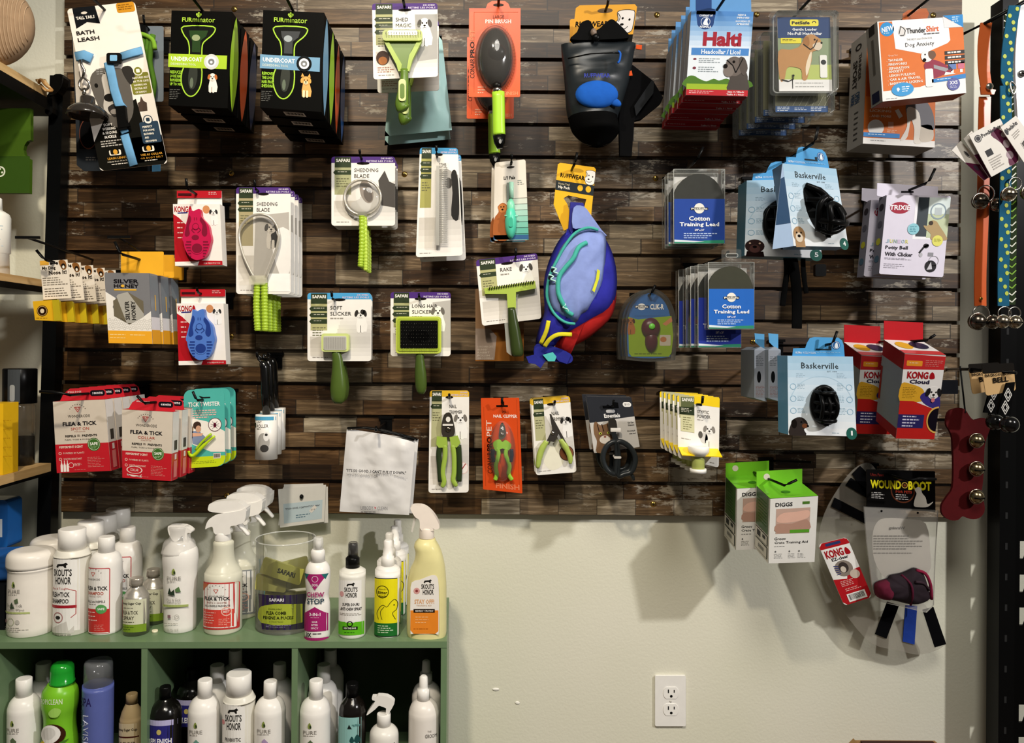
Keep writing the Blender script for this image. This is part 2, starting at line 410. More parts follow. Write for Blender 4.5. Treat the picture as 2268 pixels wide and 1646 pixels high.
# slatted panel: one profile with real grooves
YP = -.02; SP = 72.1*(YP+D)/F
zb = at(1060, 1140.8, YP).z; xl, xr = at(139, 600, YP).x, at(2127, 600, YP).x
b = B(); zt = zb; prof = []
for i in range(17):
    z0 = zb+i*SP; z1 = z0+SP
    prof += [(YP, z0+.0045), (YP, z1-.0045), (YP+.006, z1-.0045), (YP+.006, z1-.009), (YP+.012, z1-.009), (YP+.012, z1+.009), (YP+.006, z1+.009), (YP+.006, z1+.0045)]
prof = [(-.0006, zb), (YP+.002, zb), (YP, zb+.002)]+prof[1:-5]
prof += [(-.0006, prof[-1][1])]
for i in range(len(prof)):
    (ya, za), (yb, zb2) = prof[i], prof[(i+1) % len(prof)]
    b.face([Vector((xl, ya, za)), Vector((xr, ya, za)), Vector((xr, yb, zb2)), Vector((xl, yb, zb2))], 'planks')
for x in (xl, xr): b.face([Vector((x, y, z)) for y, z in prof], '3a2c20')
b.obj('trim_1', loc=(0, 0, zb), kind='structure')
# paint chips on the wall
for i, (x, y, w, h, lb) in enumerate([(1098, 1527, 8, 3.4, 'larger pale paint chip on the wall left of the outlet'), (1146, 1557, 5.5, 3.6, 'smaller pale paint chip on the wall below the larger one')]):
    c = B(Pl(-.0004)); c.dome(x, y, w, h, .002, 'f2efe6/s', rot=.15*i); c.obj('paint_chip', label=lb, category='paint chip', group='paint chips on the wall')
# screws
for x, y, lb in [(519, 20, 'above the right edge of the first black grooming tool box'), (513, 384, 'above the purple topped shedding blade cards on the left'), (512, 745, 'between the blue curry brush and the twisted green handles'),
        (896, 386, 'left of the metal comb cards'), (1455, 33, 'right of the yellow pouch card at the top'), (1676, 32, 'right of the blue and red headcollar boxes'), (1452, 395, 'left of the upper cotton lead packs'),
        (1668, 757, 'right of the lower cotton lead packs'), (2067, 34, 'above the orange anxiety shirt box'), (1447, 1117, 'low on the panel below the styptic powder cards'), (503, 1098, 'low on the panel left of the spray bottles')]:
    s = B(Pl(YP)); s.dome(x, y, 6.5, 6.5, .0035, 'c9a455/m', nu=16); s.line([(x-3.5, y-1), (x+3.5, y+1)], 1.3, '2a2010', l=20); s.line([(x-1, y+3.5), (x+1, y-3.5)], 1.3, '2a2010', l=20)
    s.obj('brass_screw', label='brass screw '+lb, category='screw', group='brass screws in the slatted panel')
# outlet
t = thing('power_outlet', 'white double power outlet with screwed cover plate low on the wall', 'outlet', at(1485, 1610, -.0005))
s = B(Pl(-.006)); s.slab(rr(1451, 1497, 1519, 1609, 3), 'f3f1ec/s', .0055); s.obj('cover_plate', t, bevel=.002)
for cy in (1535, 1572):
    s = B(Pl(-.0065)); pts = [(x, y) for x, y in el(1486, cy, 17, 17, 28)]; pts = [(x, max(cy-13, min(cy+13, y))) for x, y in pts]
    s.slab(pts, 'f7f5f0/s', .002, l=.0008)
    s.r(1479, cy-8, 1481.4, cy, '101010', 7); s.r(1492, cy-7, 1494.2, cy-1, '101010', 7); s.e(1486.5, cy+7, 3, 3, '101010', 7, 12); s.obj('socket', t)
s = B(Pl(-.0066)); s.dome(1485.5, 1553.5, 2.6, 2.6, .0012, 'd5d2ca/s', nu=12, nv=3); s.obj('screw', t)
# ---------------------------------------------------------------- small drawings printed on packs
def dog(b, x, y, s, base='e8e4dd', dark='55504a', l=2, body=1, ear=None, belly=None, patch=0):
    ear = ear or dark
    if body:
        b.p([(x-.7*s, y+.6*s), (x+.9*s, y+.5*s), (x+1.5*s, y+2.6*s), (x+1.3*s, y+4*s), (x-.9*s, y+4*s), (x-1.0*s, y+2.4*s)], base, l)
        b.r(x-.75*s, y+2.4*s, x-.15*s, y+4.25*s, belly or base, l+1, .25*s); b.r(x+.1*s, y+2.4*s, x+.65*s, y+4.25*s, belly or base, l+1, .25*s)
        b.line([(x-.05*s, y+2.6*s), (x-.05*s, y+4.1*s)], .12*s, dark, l+2)
    b.e(x, y, s, 1.1*s, base, l+2); b.e(x-.95*s, y-.1*s, .38*s, .75*s, ear, l+3, 14, rot=.25); b.e(x+.95*s, y-.1*s, .38*s, .75*s, ear, l+3, 14, rot=-.25)
    if patch: b.e(x+.4*s, y-.35*s, .5*s, .6*s, ear, l+3, 14)
    b.e(x, y+.5*s, .5*s, .48*s, belly or base, l+4, 14)
    b.e(x-.38*s, y-.15*s, .14*s, .16*s, '15120f', l+5, 10); b.e(x+.38*s, y-.15*s, .14*s, .16*s, '15120f', l+5, 10)
    b.e(x, y+.32*s, .24*s, .17*s, '15120f', l+5, 12); b.line([(x, y+.45*s), (x, y+.72*s)], .08*s, dark, l+5)
    b.line([(x-.3*s, y+.8*s), (x, y+.72*s), (x+.3*s, y+.8*s)], .08*s, dark, l+5)
def barcode(b, x0, y0, x1, y1, l=3, bg='d8cfc8', fg='151515'):
    b.r(x0, y0, x1, y1, bg, l); rnd = random.Random(int(x0+y0)); x = x0+(x1-x0)*.08
    while x < x1-(x1-x0)*.1:
        w = rnd.choice((.6, 1, 1.6))*(x1-x0)/48; b.r(x, y0+(y1-y0)*.12, x+w, y1-(y1-y0)*.2, fg, l+1); x += w+rnd.choice((.7, 1.1))*(x1-x0)/44
def card_outline(x0, y0, x1, y1, r=6): return rr(x0, y0, x1, y1, r, 3)
def safari(b, x0, y0, x1, y1, band, tint, title, ty, tags=1, dogpos=None, r=6, catcol='d9d6cf', base='efebe4', dk='2e3a24', tx=.33):
    """white blister card with a coloured head band, dark brand column and olive side column"""
    w, h = x1-x0, y1-y0; b.slab(card_outline(x0, y0, x1, y1, r), base, .0012)
    o = card_outline(x0, y0, x1, y1, r); b.p([(x, min(y, y0+14)) for x, y in o], band, 1)
    b.r(x0+.05*w, y0+14, x0+.31*w, y0+h*.55, tint, 1)
    for i in range(10):
        c = 232-[0, 5, 12, 20, 27, 32, 30, 22, 12, 4][i]; b.r(x0+.35*w+(9-i)*.02*w, y0+h*(.36+.056*i), x1-1, y0+h*(.416+.056*i), '%02x%02x%02x' % (c, c-4, c-10), .5)
        if i > 4: b.r(x0+.04*w, y0+h*(.36+.056*i), x0+(.35+(9-i)*.02)*w, y0+h*(.416+.056*i), '%02x%02x%02x' % (c+6, c, c-10), .5)
    b.p([(x0+.055*w, y0+1), (x0+.31*w, y0+1), (x0+.31*w, y0+24), (x0+.055*w, y0+24)], dk, 2)
    b.t('SAFARI', x0+.075*w, y0+5, x0+.29*w, y0+12, 'f2f0e6', 4, 1)
    b.t('DE SHED', x0+.78*w, y0+2.5, x0+.96*w, y0+6, 'cfc4dd', 3, 1); b.t('RETIRE LES POILS', x0+.55*w, y0+8, x0+.97*w, y0+12, 'cfc4dd', 3, 1)
    for i in range(tags):
        yy = y0+30+i*14; b.p([(x0+.03*w, yy+5), (x0+.06*w, yy), (x0+.31*w, yy), (x0+.31*w, yy+10), (x0+.06*w, yy+10)], dk, 3); b.mi(x0+.1*w, yy+3, x0+.28*w, yy+6, 1, 'c9c6b4', 4)
    b.mi(x0+.08*w, y0+34+tags*14, x0+.29*w, y0+56+tags*14, 4, '6b6a4c', 3, .35)
    b.p(el(x0+.5*w, y0+15, .1*w, 3, 12), '1a1512', 3)
    for i, s in enumerate(title):
        b.t(s, x0+tx*w, y0+ty+i*13, x0+tx*w+len(s)*w*.047, y0+ty+8+i*13, '26221e', 4, 0)
    b.mi(x0+tx*w, y0+ty+len(title)*13, x0+.6*w, y0+ty+len(title)*13+6, 1, '9a948c', 3)
    b.mi(x0+.08*w, y1-9, x0+.4*w, y1-6, 1, 'a39c94', 3)
    if dogpos: dog(b, x0+dogpos[0]*w, y0+dogpos[1]*h, dogpos[2], 'f4f2ee', '4a4641', 2)
def handle(b, pts, rs, key, l=.008, flat=.8): b.tube([(x, y, 0) for x, y in pts], rs, key, l=l, flat=flat, n=10)

# ---------------- bath leash on a white card with suction cup
def bath_leash():
    Y = -.22; s = Pl(Y, (260, 190)); q = ((148, 20), (298, 3), (371, 362), (222, 379)); src = (0, 0, 150, 365)
    t = thing('bath_leash_pack', 'blue bath leash with dark suction cup on tilted white card, top left', 'dog leash', at(262, 380, Y), 'bath leash packs')
    b = B(s, q, src); b.slab(rr(0, 0, 150, 365, 8), 'ece4da', .0014)
    b.p([(0, 300), (40, 240), (110, 215), (118, 300), (150, 300), (150, 357), (142, 365), (8, 365), (0, 357)], '14130f', 1)
    b.r(82, 300, 150, 357, '14130f', 1); b.p([(12, 0), (62, 0), (66, 40), (38, 34), (12, 46)], '15171a', 2)
    b.t('TALL TAILS', 16, 20, 57, 27, 'f0e8dc', 4, 1); b.e(36, 13, 7, 3, 'e6ddd0', 4, 10)
    b.r(108, 0, 148, 22, 'c98a1e', 2, 5); b.mi(112, 4, 144, 18, 3, '8a5a10', 4)
    b.t('BATH', 10, 52, 50, 61, '1c1a18', 4, 1); b.t('LEASH', 10, 67, 58, 76, '1c1a18', 4, 1)
    b.mi(36, 140, 66, 155, 3, '8d8a85', 3)
    # dog portrait
    b.p(cr([(18, 165), (40, 140), (75, 142), (98, 150), (104, 190), (98, 245), (70, 275), (40, 262), (26, 225)], 4, True), '5b5650', 2)
    b.p(cr([(45, 160), (60, 150), (62, 200), (68, 235), (50, 245), (36, 228), (44, 195)], 4, True), 'b9b2a8', 3)
    b.e(53, 206, 12, 9, '1a1816', 4); b.e(72, 172, 5, 5, '171513', 4); b.e(30, 176, 4, 5, '171513', 4); b.p(cr([(45, 228), (68, 220), (72, 238), (55, 250)], 4, True), '2a2624', 4); b.e(58, 238, 9, 6, '8f8780', 5)
    b.p(cr([(92, 146), (112, 142), (118, 165), (104, 182)], 4, True), '2b2825', 3)
    for yy, c, tx in ((158, '7b7a2a', ['NATURES BEST', 'IN TUB LIKE', 'HAVING AN', 'EXTRA SET', 'OF HANDS']), (268, '24384a', ['PERFECT', 'FOR HOME', 'BATHING', 'AND', 'GROOMING'])):
        b.r(106, yy, 148, yy+48, c, 2, 4); b.ring(127, yy-4, 8.5, 10.5, 'f0e8da' if c[0] == '7' else '24384a', 4); b.e(127, yy-4, 8.5, 8.5, c if c[0] == '7' else 'ece4da', 4); b.r(123, yy-8, 131, yy, 'ece4da' if c[0] == '7' else '24384a', 5, 2)
        for i, w in enumerate(tx): b.t(w, 112, yy+9+i*8, 112+len(w)*3.1, yy+13.5+i*8, 'e9e2d2', 4, 1)
    b.p([(112, 225), (118, 222), (122, 210), (126, 222), (132, 226), (130, 244), (112, 244)], '4a3a30', 3)
    for i, w in enumerate(('SOFT', 'WEBBING', '& SECURE', 'BUCKLE')): b.t(w, 22+(8-len(w))*1.5, 262+i*9, 54-(8-len(w))*1.5, 268+i*9, 'f2ece2', 4, 1)
    b.mi(14, 300, 66, 316, 3, 'b9b3aa', 4)
    for x, w1, w2 in ((22, 'LEASH LENGTH', 'Adjusts from 14 to 22 in'), (96, 'USE AS COLLAR', 'OR BODY BELT')):
        b.r(x+6, 322, x+32, 334, 'ece2d0', 3, 3); b.r(x+9, 320, x+28, 332, '14130f', 4, 3); b.e(x+20, 327, 5, 6, 'd59a35', 5, 10)
        b.t(w1, x, 338, x+48, 343, 'c98f30', 4, 1); b.t(w2, x-2, 346, x+48, 350, 'ece2d0' if x < 50 else 'c98f30', 4, 0); b.mi(x+6, 353, x+44, 357, 1, 'd8cfc2', 4)
    b.obj('card', t)
    bl = '6fa6d0/f'
    o = B(s); st = lambda pts, w, l: o.tube([(x, y, 0) for x, y in pts], w, bl, n=8, flat=.16, l=l)
    st([(318, 114), (292, 121), (262, 131)], 9, .006); st([(243, 140), (249, 165), (256, 200), (266, 232), (276, 245)], 10.5, .006)
    st([(278, 300), (287, 330), (298, 368)], 10, .005); st([(170, 128), (188, 124), (206, 132)], 11, .005); st([(275, 283), (281, 297)], 9, .008)
    so = o.obj('leash_strap', t)
    o = B(s); o.slab(rr(242, 122, 274, 145, 5), '0f0f0f/s', .006, l=.012); o.r(250, 127, 266, 140, '7fb4da', 70, 2); o.obj('slide_buckle', so)
    o = B(s); o.slab([(262, 240), (283, 238), (288, 290), (268, 293)], '0b0b0b/s', .008, l=.013); o.slab([(268, 280), (292, 276), (294, 284), (270, 288)], '0b0b0b/s', .006, l=.014); o.obj('side_release_buckle', so)
    o = B(s); o.tube([(185, 138, 0), (188, 150, 0), (194, 160, 0), (190, 178, 0)], 3, 'a9a39a/m', l=.012); o.tube(cr([(190, 176, .012), (182, 190, .012), (188, 204, .012), (200, 202, .012), (204, 188, .012), (194, 178, .012)], 3, True), 2.6, 'b8b2a8/m', closed=True)
    o.tube([(194, 200, 0), (193, 216, 0)], 4.2, 'a9a39a/m', l=.012); o.obj('snap_clip', so)
    o = B(s); o.lathe(194, Y-.03, [(214, 13), (217, 15), (231, 16), (233, 22), (238, 32), (246, 40), (254, 43), (257, 43.5), (259, 42), (252, 36)], '2b2723/g', cap=True)
    o.obj('suction_cup', t)
    hook(232, 22, Y, .05, 'the bath leash packs in the top left corner', tip=.006)
    # the pack hanging behind it
    t2 = thing('bath_leash_pack', 'second bath leash pack, mostly hidden behind the tilted one, dark foot showing', 'dog leash', at(262, 380, -.185), 'bath leash packs')
    s2 = Pl(-.185, (260, 300)); b = B(s2); b.slab([(158, 60), (288, 56), (352, 372), (344, 379), (186, 379), (170, 366), (167, 250)], '23282e', .0014); b.p([(160, 64), (286, 60), (322, 250), (170, 250)], 'cfc7bc', 1); b.r(176, 262, 215, 330, '0c0c0e', 1); b.ring(196, 296, 19, 20.5, '6b3a2a', 2, k=1.7)
    b.mi(190, 348, 222, 358, 2, '77736c', 2); b.obj('card', t2); b = B(s2); b.slab([(338, 362), (356, 360), (356, 380), (338, 381)], '5f9ec6/f', .002, l=.003); b.obj('leash_strap', t2)
bath_leash()
def green_leash():
    Y = -.1; s = Pl(Y, (335, 150)); t = thing('rope_leash_pack', 'green leash with black clip on grey card behind the bath leash', 'dog leash', at(335, 250, Y))
    b = B(s); b.slab(rr(296, 58, 362, 225, 4), '6f7880', .0012); b.r(300, 62, 318, 72, 'c98a1e', 1); b.obj('card', t)
    b = B(s)
    for dx in (0, 10, 20, 30): b.tube(cr([(316+dx, 84, 0), (312+dx*.9, 140, 0), (318+dx, 190, 0), (324+dx*.6, 240, 0)], 4), 6, '4f7a22/f', l=.01+dx*.0002)
    b.tube(cr([(306, 92), (322, 84), (346, 96), (352, 118)], 4), 5, '7fae32/f', l=.02); b.obj('leash', t)
    b = B(s); b.slab(rr(312, 62, 332, 84, 5), '0c0c0c/s', .01, l=.02); b.tube([(334, 82, .02), (340, 96, .02)], 2, 'b5b5b5/m'); b.obj('clip', t)
    hook(330, 66, Y, .02, 'the green leash pack behind the bath leash')
green_leash()

# ---------------- black grooming tool boxes with a coloured lens on the side
def furbox(q, Y, col, lens, dogc, claims, cat_):
    s = Pl(Y, q[0]); src = (0, 0, 132, 212)
    t = thing('grooming_tool_box', 'x', 'pet grooming tool', at(q[3][0]+60, q[3][1], Y), None)
    dep = .05; b = B(s, q, src); b.slab(rr(0, 0, 132, 212, 0), '080807', dep)
    b.t('FUR', 24, 15, 46, 25, 'a8cf3c', 3, 1); b.t('minator', 47, 14, 96, 25, 'a8cf3c', 3, 0)
    for dx, dy in ((-4, -2), (0, -5), (4, -2)): b.e(60+dx, 10+dy, 2.2, 3, 'a8cf3c', 3, 8)
    b.e(60, 11, 4, 3, 'a8cf3c', 3, 10)
    out = [(28, 35), (92, 34), (93, 50), (74, 68), (70, 80), (70, 100), (68, 112), (72, 135), (70, 165), (60, 184), (48, 190), (36, 182), (27, 160), (28, 135), (38, 112), (42, 100), (42, 82), (38, 66), (28, 52)]
    out = cr(out, 3, True); b.p(out, '141613', 2); b.line(out+[out[0]], 2.6, 'a4d038', 3)
    b.p([(40, 44), (82, 43), (78, 56), (66, 66), (66, 92), (48, 92), (48, 68), (42, 56)], '1d3a12' if col == 'a6c62e' else '34383a', 4)
    b.p(cr([(46, 124), (60, 124), (62, 150), (56, 172), (46, 172), (42, 150)], 4, True), '2b2f28', 4); b.e(56, 60, 9, 7, '8f9a72' if col == 'a6c62e' else '9aa3a6', 6); b.e(50, 160, 4, 12, '5f6a58', 6, 10)
    b.r(-3, 97, 126, 127, col, 5, 0); b.t('UNDERCOAT', 3, 103, 72, 113, 'f5f5ee', 7, 1); b.t('DESHEDDING TOOL', 3, 117, 58, 122, 'e9ecd8', 7, 0)
    b.e(92, 112, 16.5, 17, 'c9ccc8' if cat_ == 0 else '15181a', 7); b.e(92, 112, 11, 11.5, 'f0f0ee', 8); b.e(92, 112, 7, 7, '77797a', 9); b.e(92, 113, 3, 3, 'f0f0ee', 10, 10)
    for i, w in enumerate(claims): b.t(w, 2, 134+i*9, 2+min(26, len(w)*4.6), 141+i*9, '9ccc34', 4, 1)
    b.mi(2, 176, 26, 200, 6, '6d6d68', 3, .3)
    if cat_ == 0: dog(b, 96, 146, 8, 'e9e2d8', '8a4a20', 5, ear='b5642c')
    else:
        b.p([(86, 140), (89, 132), (94, 140)], 'd9a14e', 6); b.p([(100, 140), (105, 132), (107, 141)], 'd9a14e', 6); dog(b, 97, 148, 8.5, 'dba45a', '5a3414', 4, ear='d9a14e', belly='f0dcae')
    a, c = s.at(*q[3]), s.at(*q[2]); e = c-a; K = -s.n*dep
    def und(u0, u1, v0, v1, key, m_): b.face([a+e*u+K*v-Vector((0, 0, .0003*m_)) for u, v in ((u0, v0), (u0, v1), (u1, v1), (u1, v0))], key)
    und(.34, .68, .3, .78, 'b5a9a0', 1)
    for i in range(15): und(.37+i*.019, .377+i*.019+.005*(i % 3), .36, .62, '141414', 2)
    b.obj('carton', t)
    # coloured vesica on the right side face
    bb = B(s); rt, rb = s.at(*q[1], 0), s.at(*q[2], 0); bk = -s.n; rgt = Vector((1, 0, 0)); n = 20; a = []; c = []
    for i in range(n+1):
        u = i/n; w = math.sin(PI*u)**.8*.5*dep; p = rt+(rb-rt)*u+rgt*.0006
        a.append(p+bk*(dep*.5-w)); c.append(p+bk*(dep*.5+w))
    bb.face(a+c[::-1][1:-1], lens); bb.obj('side_panel', t)
    return t
def furstack(q, Y, cols, claims, cat_, nm, band):
    g = 'black grooming tool cartons'
    for i, (c, lb) in enumerate(cols):
        y = Y+.062*i
        if i == 0: t = furbox(q, y, band, c, None, claims, cat_); t0 = t
        else:
            t = dup(t0, (0, .062*i, 0)); ch = [x for x in t.children if x.name.startswith('side_panel')][0]
            ch.data = ch.data.copy(); ch.data.materials[0] = mat(c)
        t['label'] = lb; t['group'] = g
furstack(((380, 23), (514, 26), (504, 240), (373, 233)), -.265, [('a9d82f/s', 'front black grooming tool carton with lime band, beagle picture and lime oval'), ('e05a22/s', 'black grooming tool carton with orange side oval, behind the beagle carton'), ('1c3560/s', 'black grooming carton with navy side oval, rearmost behind the beagle carton')],
         ['REDUCES', 'LOOSE HAIR', 'FROM SHEDDING', 'UP TO 90%'], 0, '', 'a6c62e')
furstack(((583, 22), (718, 28), (712, 248), (576, 238)), -.29, [('7fb4d6/s', 'front black grooming tool carton, pale blue band with cream long haired pet'), ('a9d82f/s', 'carton with lime side oval just behind the pale blue banded one'), ('e05a22/s', 'carton with orange side oval, third from the front behind the blue banded one'), ('1c4a80/s', 'carton with blue side oval, rearmost of the right black carton row')],
         ['REMOVES', 'THE LOOSE', 'HAIR FROM', 'SHEDDING'], 1, '', '6f9ab8')
hook(447, 22, -.265, .06, 'the left row of black grooming tool cartons', tip=.01); hook(647, 20, -.29, .05, 'the right row of black grooming tool cartons', tip=.01)

# ---------------- shed tool card, teal pouches behind
def shed_magic():
    Y = -.22; s = Pl(Y); t = thing('shedding_rake_pack', 'x', 'pet grooming rake', at(897, 212, Y), 'green rakes on purple topped cards')
    b = B(s, ((824, 8), (969, 7), (970, 170), (827, 176)), (0, 0, 146, 166)); safari(b, 0, 0, 146, 166, '4b2b78', 'a8a878', ['SHED', 'MAGIC'], 32, 3, (.8, .28, 12), tx=.36)
    b.p([(95, 25), (145, 25), (145, 125), (100, 130)], 'a9a7a3', 1); b.e(22, 120, 15, 16, '3a2012', 3); b.e(22, 126, 10, 9, 'a0602a', 4); b.mi(10, 140, 50, 154, 3, 'b0897a', 3); b.obj('card', t)
    b = B(s); g1, g2 = '9db548/s', '5d7a2a/s'
    b.slab(rr(850, 76, 937, 100, 8), 'b3c455/s', .012, l=.022); b.r(862, 78, 926, 88, 'cfc9ac/m', 125, 3)
    b.slab([(852, 98), (862, 98), (892, 150), (890, 165), (884, 165), (880, 150)], g1, .01, l=.018); b.slab([(936, 98), (926, 98), (908, 130), (902, 165), (908, 165), (915, 140)], g1, .01, l=.018)
    b.slab([(862, 98), (926, 98), (912, 120), (905, 165), (890, 165), (876, 122)], g2, .008, l=.016); rh = b.obj('rake_head', t, bevel=.002)
    b = B(s); handle(b, cr([(897, 160), (897, 185), (894, 215), (892, 238), (898, 250)], 3), [9]*3+[10, 11, 12, 13, 14, 15, 15, 15, 15, 10], g2, .016, .7); b.slab(rr(886, 186, 902, 234, 7), 'd3dd92/s', .002, l=.028); b.slab(rr(889, 196, 899, 228, 5), g2, .002, l=.029); b.obj('rake_handle', t)
    b = B(s)
    for i in range(14): b.tube([(858+i*5.8, 78, .02), (858+i*5.8, 88, .03)], .8, 'cfcabc/m', n=5)
    b.obj('rake_tooth_row', rh)
    b = B(s); b.slab(rr(845, 70, 942, 102, 9), 'e8e8e0/c', .001, l=.032); b.obj('blister', t)
    t['label'] = 'green shedding rake on purple topped card, front one'; r = dup(t, (-.0015, .075, -.002), 'rear green shedding rake, lower half showing below the front rake card')
    hook(896, 15, Y, .03, 'the green shedding rakes'); return t
shed_magic()
def teal_pouch():
    Y = -.075; t = thing('wipes_pouch', 'x', 'pouch', at(925, 290, Y), 'pale teal pouches')
    b = B(); n, m = 14, 18; q = ((872, 78), (978, 78), (1001, 288), (852, 302)); s = Pl(Y); rnd = random.Random(4); k = b.m('a9cfcd/s'); bp = [[rnd.uniform(-1, 1) for _ in range(n+1)] for _ in range(m+1)]
    for side in (1, -1):
        n0 = len(b.V)
        for j in range(m+1):
            for i in range(n+1):
                u, v = i/n, j/m; a, bb_, c, d = q; x = a[0]*(1-u)*(1-v)+bb_[0]*u*(1-v)+c[0]*u*v+d[0]*(1-u)*v; y = a[1]*(1-u)*(1-v)+bb_[1]*u*(1-v)+c[1]*u*v+d[1]*(1-u)*v
                e = min(1, 6*min(u, 1-u, v, 1-v)); b.V.append(s.at(x, y, side*(e*(.008+.0022*bp[j][i]))+.0))
        for j in range(m):
            for i in range(n): a = n0+j*(n+1)+i; b.Fc.append((a, a+1, a+n+2, a+n+1)); b.M.append(k); b.Sm.append(True)
    b.obj('pouch_body', t); b = B(s); b.slab([(870, 77), (979, 77), (979, 80), (870, 81)], '16181a/s', .001, l=.001); b.obj('top_seal', t)
    t['label'] = 'pale teal crinkled pouch behind the green shedding rakes, front one'; dup(t, (-.004, .03, -.012), 'second pale teal pouch, corner showing under the front teal pouch')
teal_pouch()

# ---------------- orange carded pin brush
def pin_brush():
    Y = -.25; s = Pl(Y); t = thing('pin_brush_pack', 'x', 'pet brush', at(1096, 332, Y), 'oval brushes on orange cards'); og = 'e2551d/s'
    b = B(s); o = rr(1038, 18, 1153, 215, 5); o = [(1038, 213), (1039, 18), (1076, 18), (1080, 8), (1090, 2), (1118, 2), (1126, 8), (1130, 18), (1153, 18), (1152, 213), (1150, 215), (1040, 215)]
    b.slab(o[::-1] if 0 else o, og, .0015); b.ring(1104, 11, 0, 1, og); b.e(1104, 11, 12, 3.5, '2a1a10', 1)
    b.line([(1050, 27), (1050, 205), ], 1, 'b8420f', 1); b.line([(1050, 27), (1148, 27)], 1, 'b8420f', 1)
    b.t('LARGE', 1092, 34, 1116, 41, '5a1a08', 3); b.t('PIN BRUSH', 1075, 43, 1132, 52, 'f6e4da', 3, 1)
    b.t('CONAIR', 1041, 130, 1051, 173, '2a120a', 3, 0, rot=90); b.t('PRO', 1041, 92, 1051, 128, '2a120a', 3, 1, rot=90); b.t('PET', 1041, 66, 1051, 90, 'c9855f', 3, 0, rot=90)
    for i in range(26): a = -1.2+i*.095; b.line([(1097+40*math.cos(a), 130+72*math.sin(a)), (1097+46*math.cos(a), 130+80*math.sin(a))], 1, 'c64a12', 2)
    b.mi(1058, 192, 1078, 210, 3, 'e8a98c', 3); b.t('FINISH', 1116, 203, 1147, 211, 'e8875c', 3, 1); b.obj('card', t)
    b = B(s); b.dome(1097, 130, 39, 68, .03, '16130f/g', l=.001, nu=28, nv=8); b.dome(1100, 128, 20, 19, .012, '070707/s', l=.027); b.obj('brush_head', t)
    b = B(s); b.tube([(1099, 190, 0), (1101, 204, 0)], [13, 11], '161412/s', l=.014); b.tube([(1101, 203, 0), (1101, 211, 0)], 12, 'c9c9c4/m', l=.015); b.obj('neck', t)
    b = B(s); handle(b, cr([(1103, 210), (1104, 250), (1104, 280), (1105, 306)], 3), 14, 'a5d639/s', .016, .75); hd = b.obj('handle', t)
    b = B(s); handle(b, [(1105, 304), (1106, 322), (1107, 334)], [14.2, 12, 6], '0b0b0b/s', .016, .75); b.e(1107, 322, 3, 5, '8a8a88', 160, 12); b.obj('handle_tip', hd)
    b = B(s); b.dome(1097, 130, 46, 76, .038, 'f4f0ea/c', l=.002, nu=28, nv=8); b.obj('blister', t)
    t['label'] = 'front black oval brush with lime handle on orange card'; r = dup(t, (-.006, .14, .0), 'rear oval brush on orange card, lime handle showing lower left')
    hook(1104, 12, Y, .06, 'the orange carded oval brushes')
pin_brush()

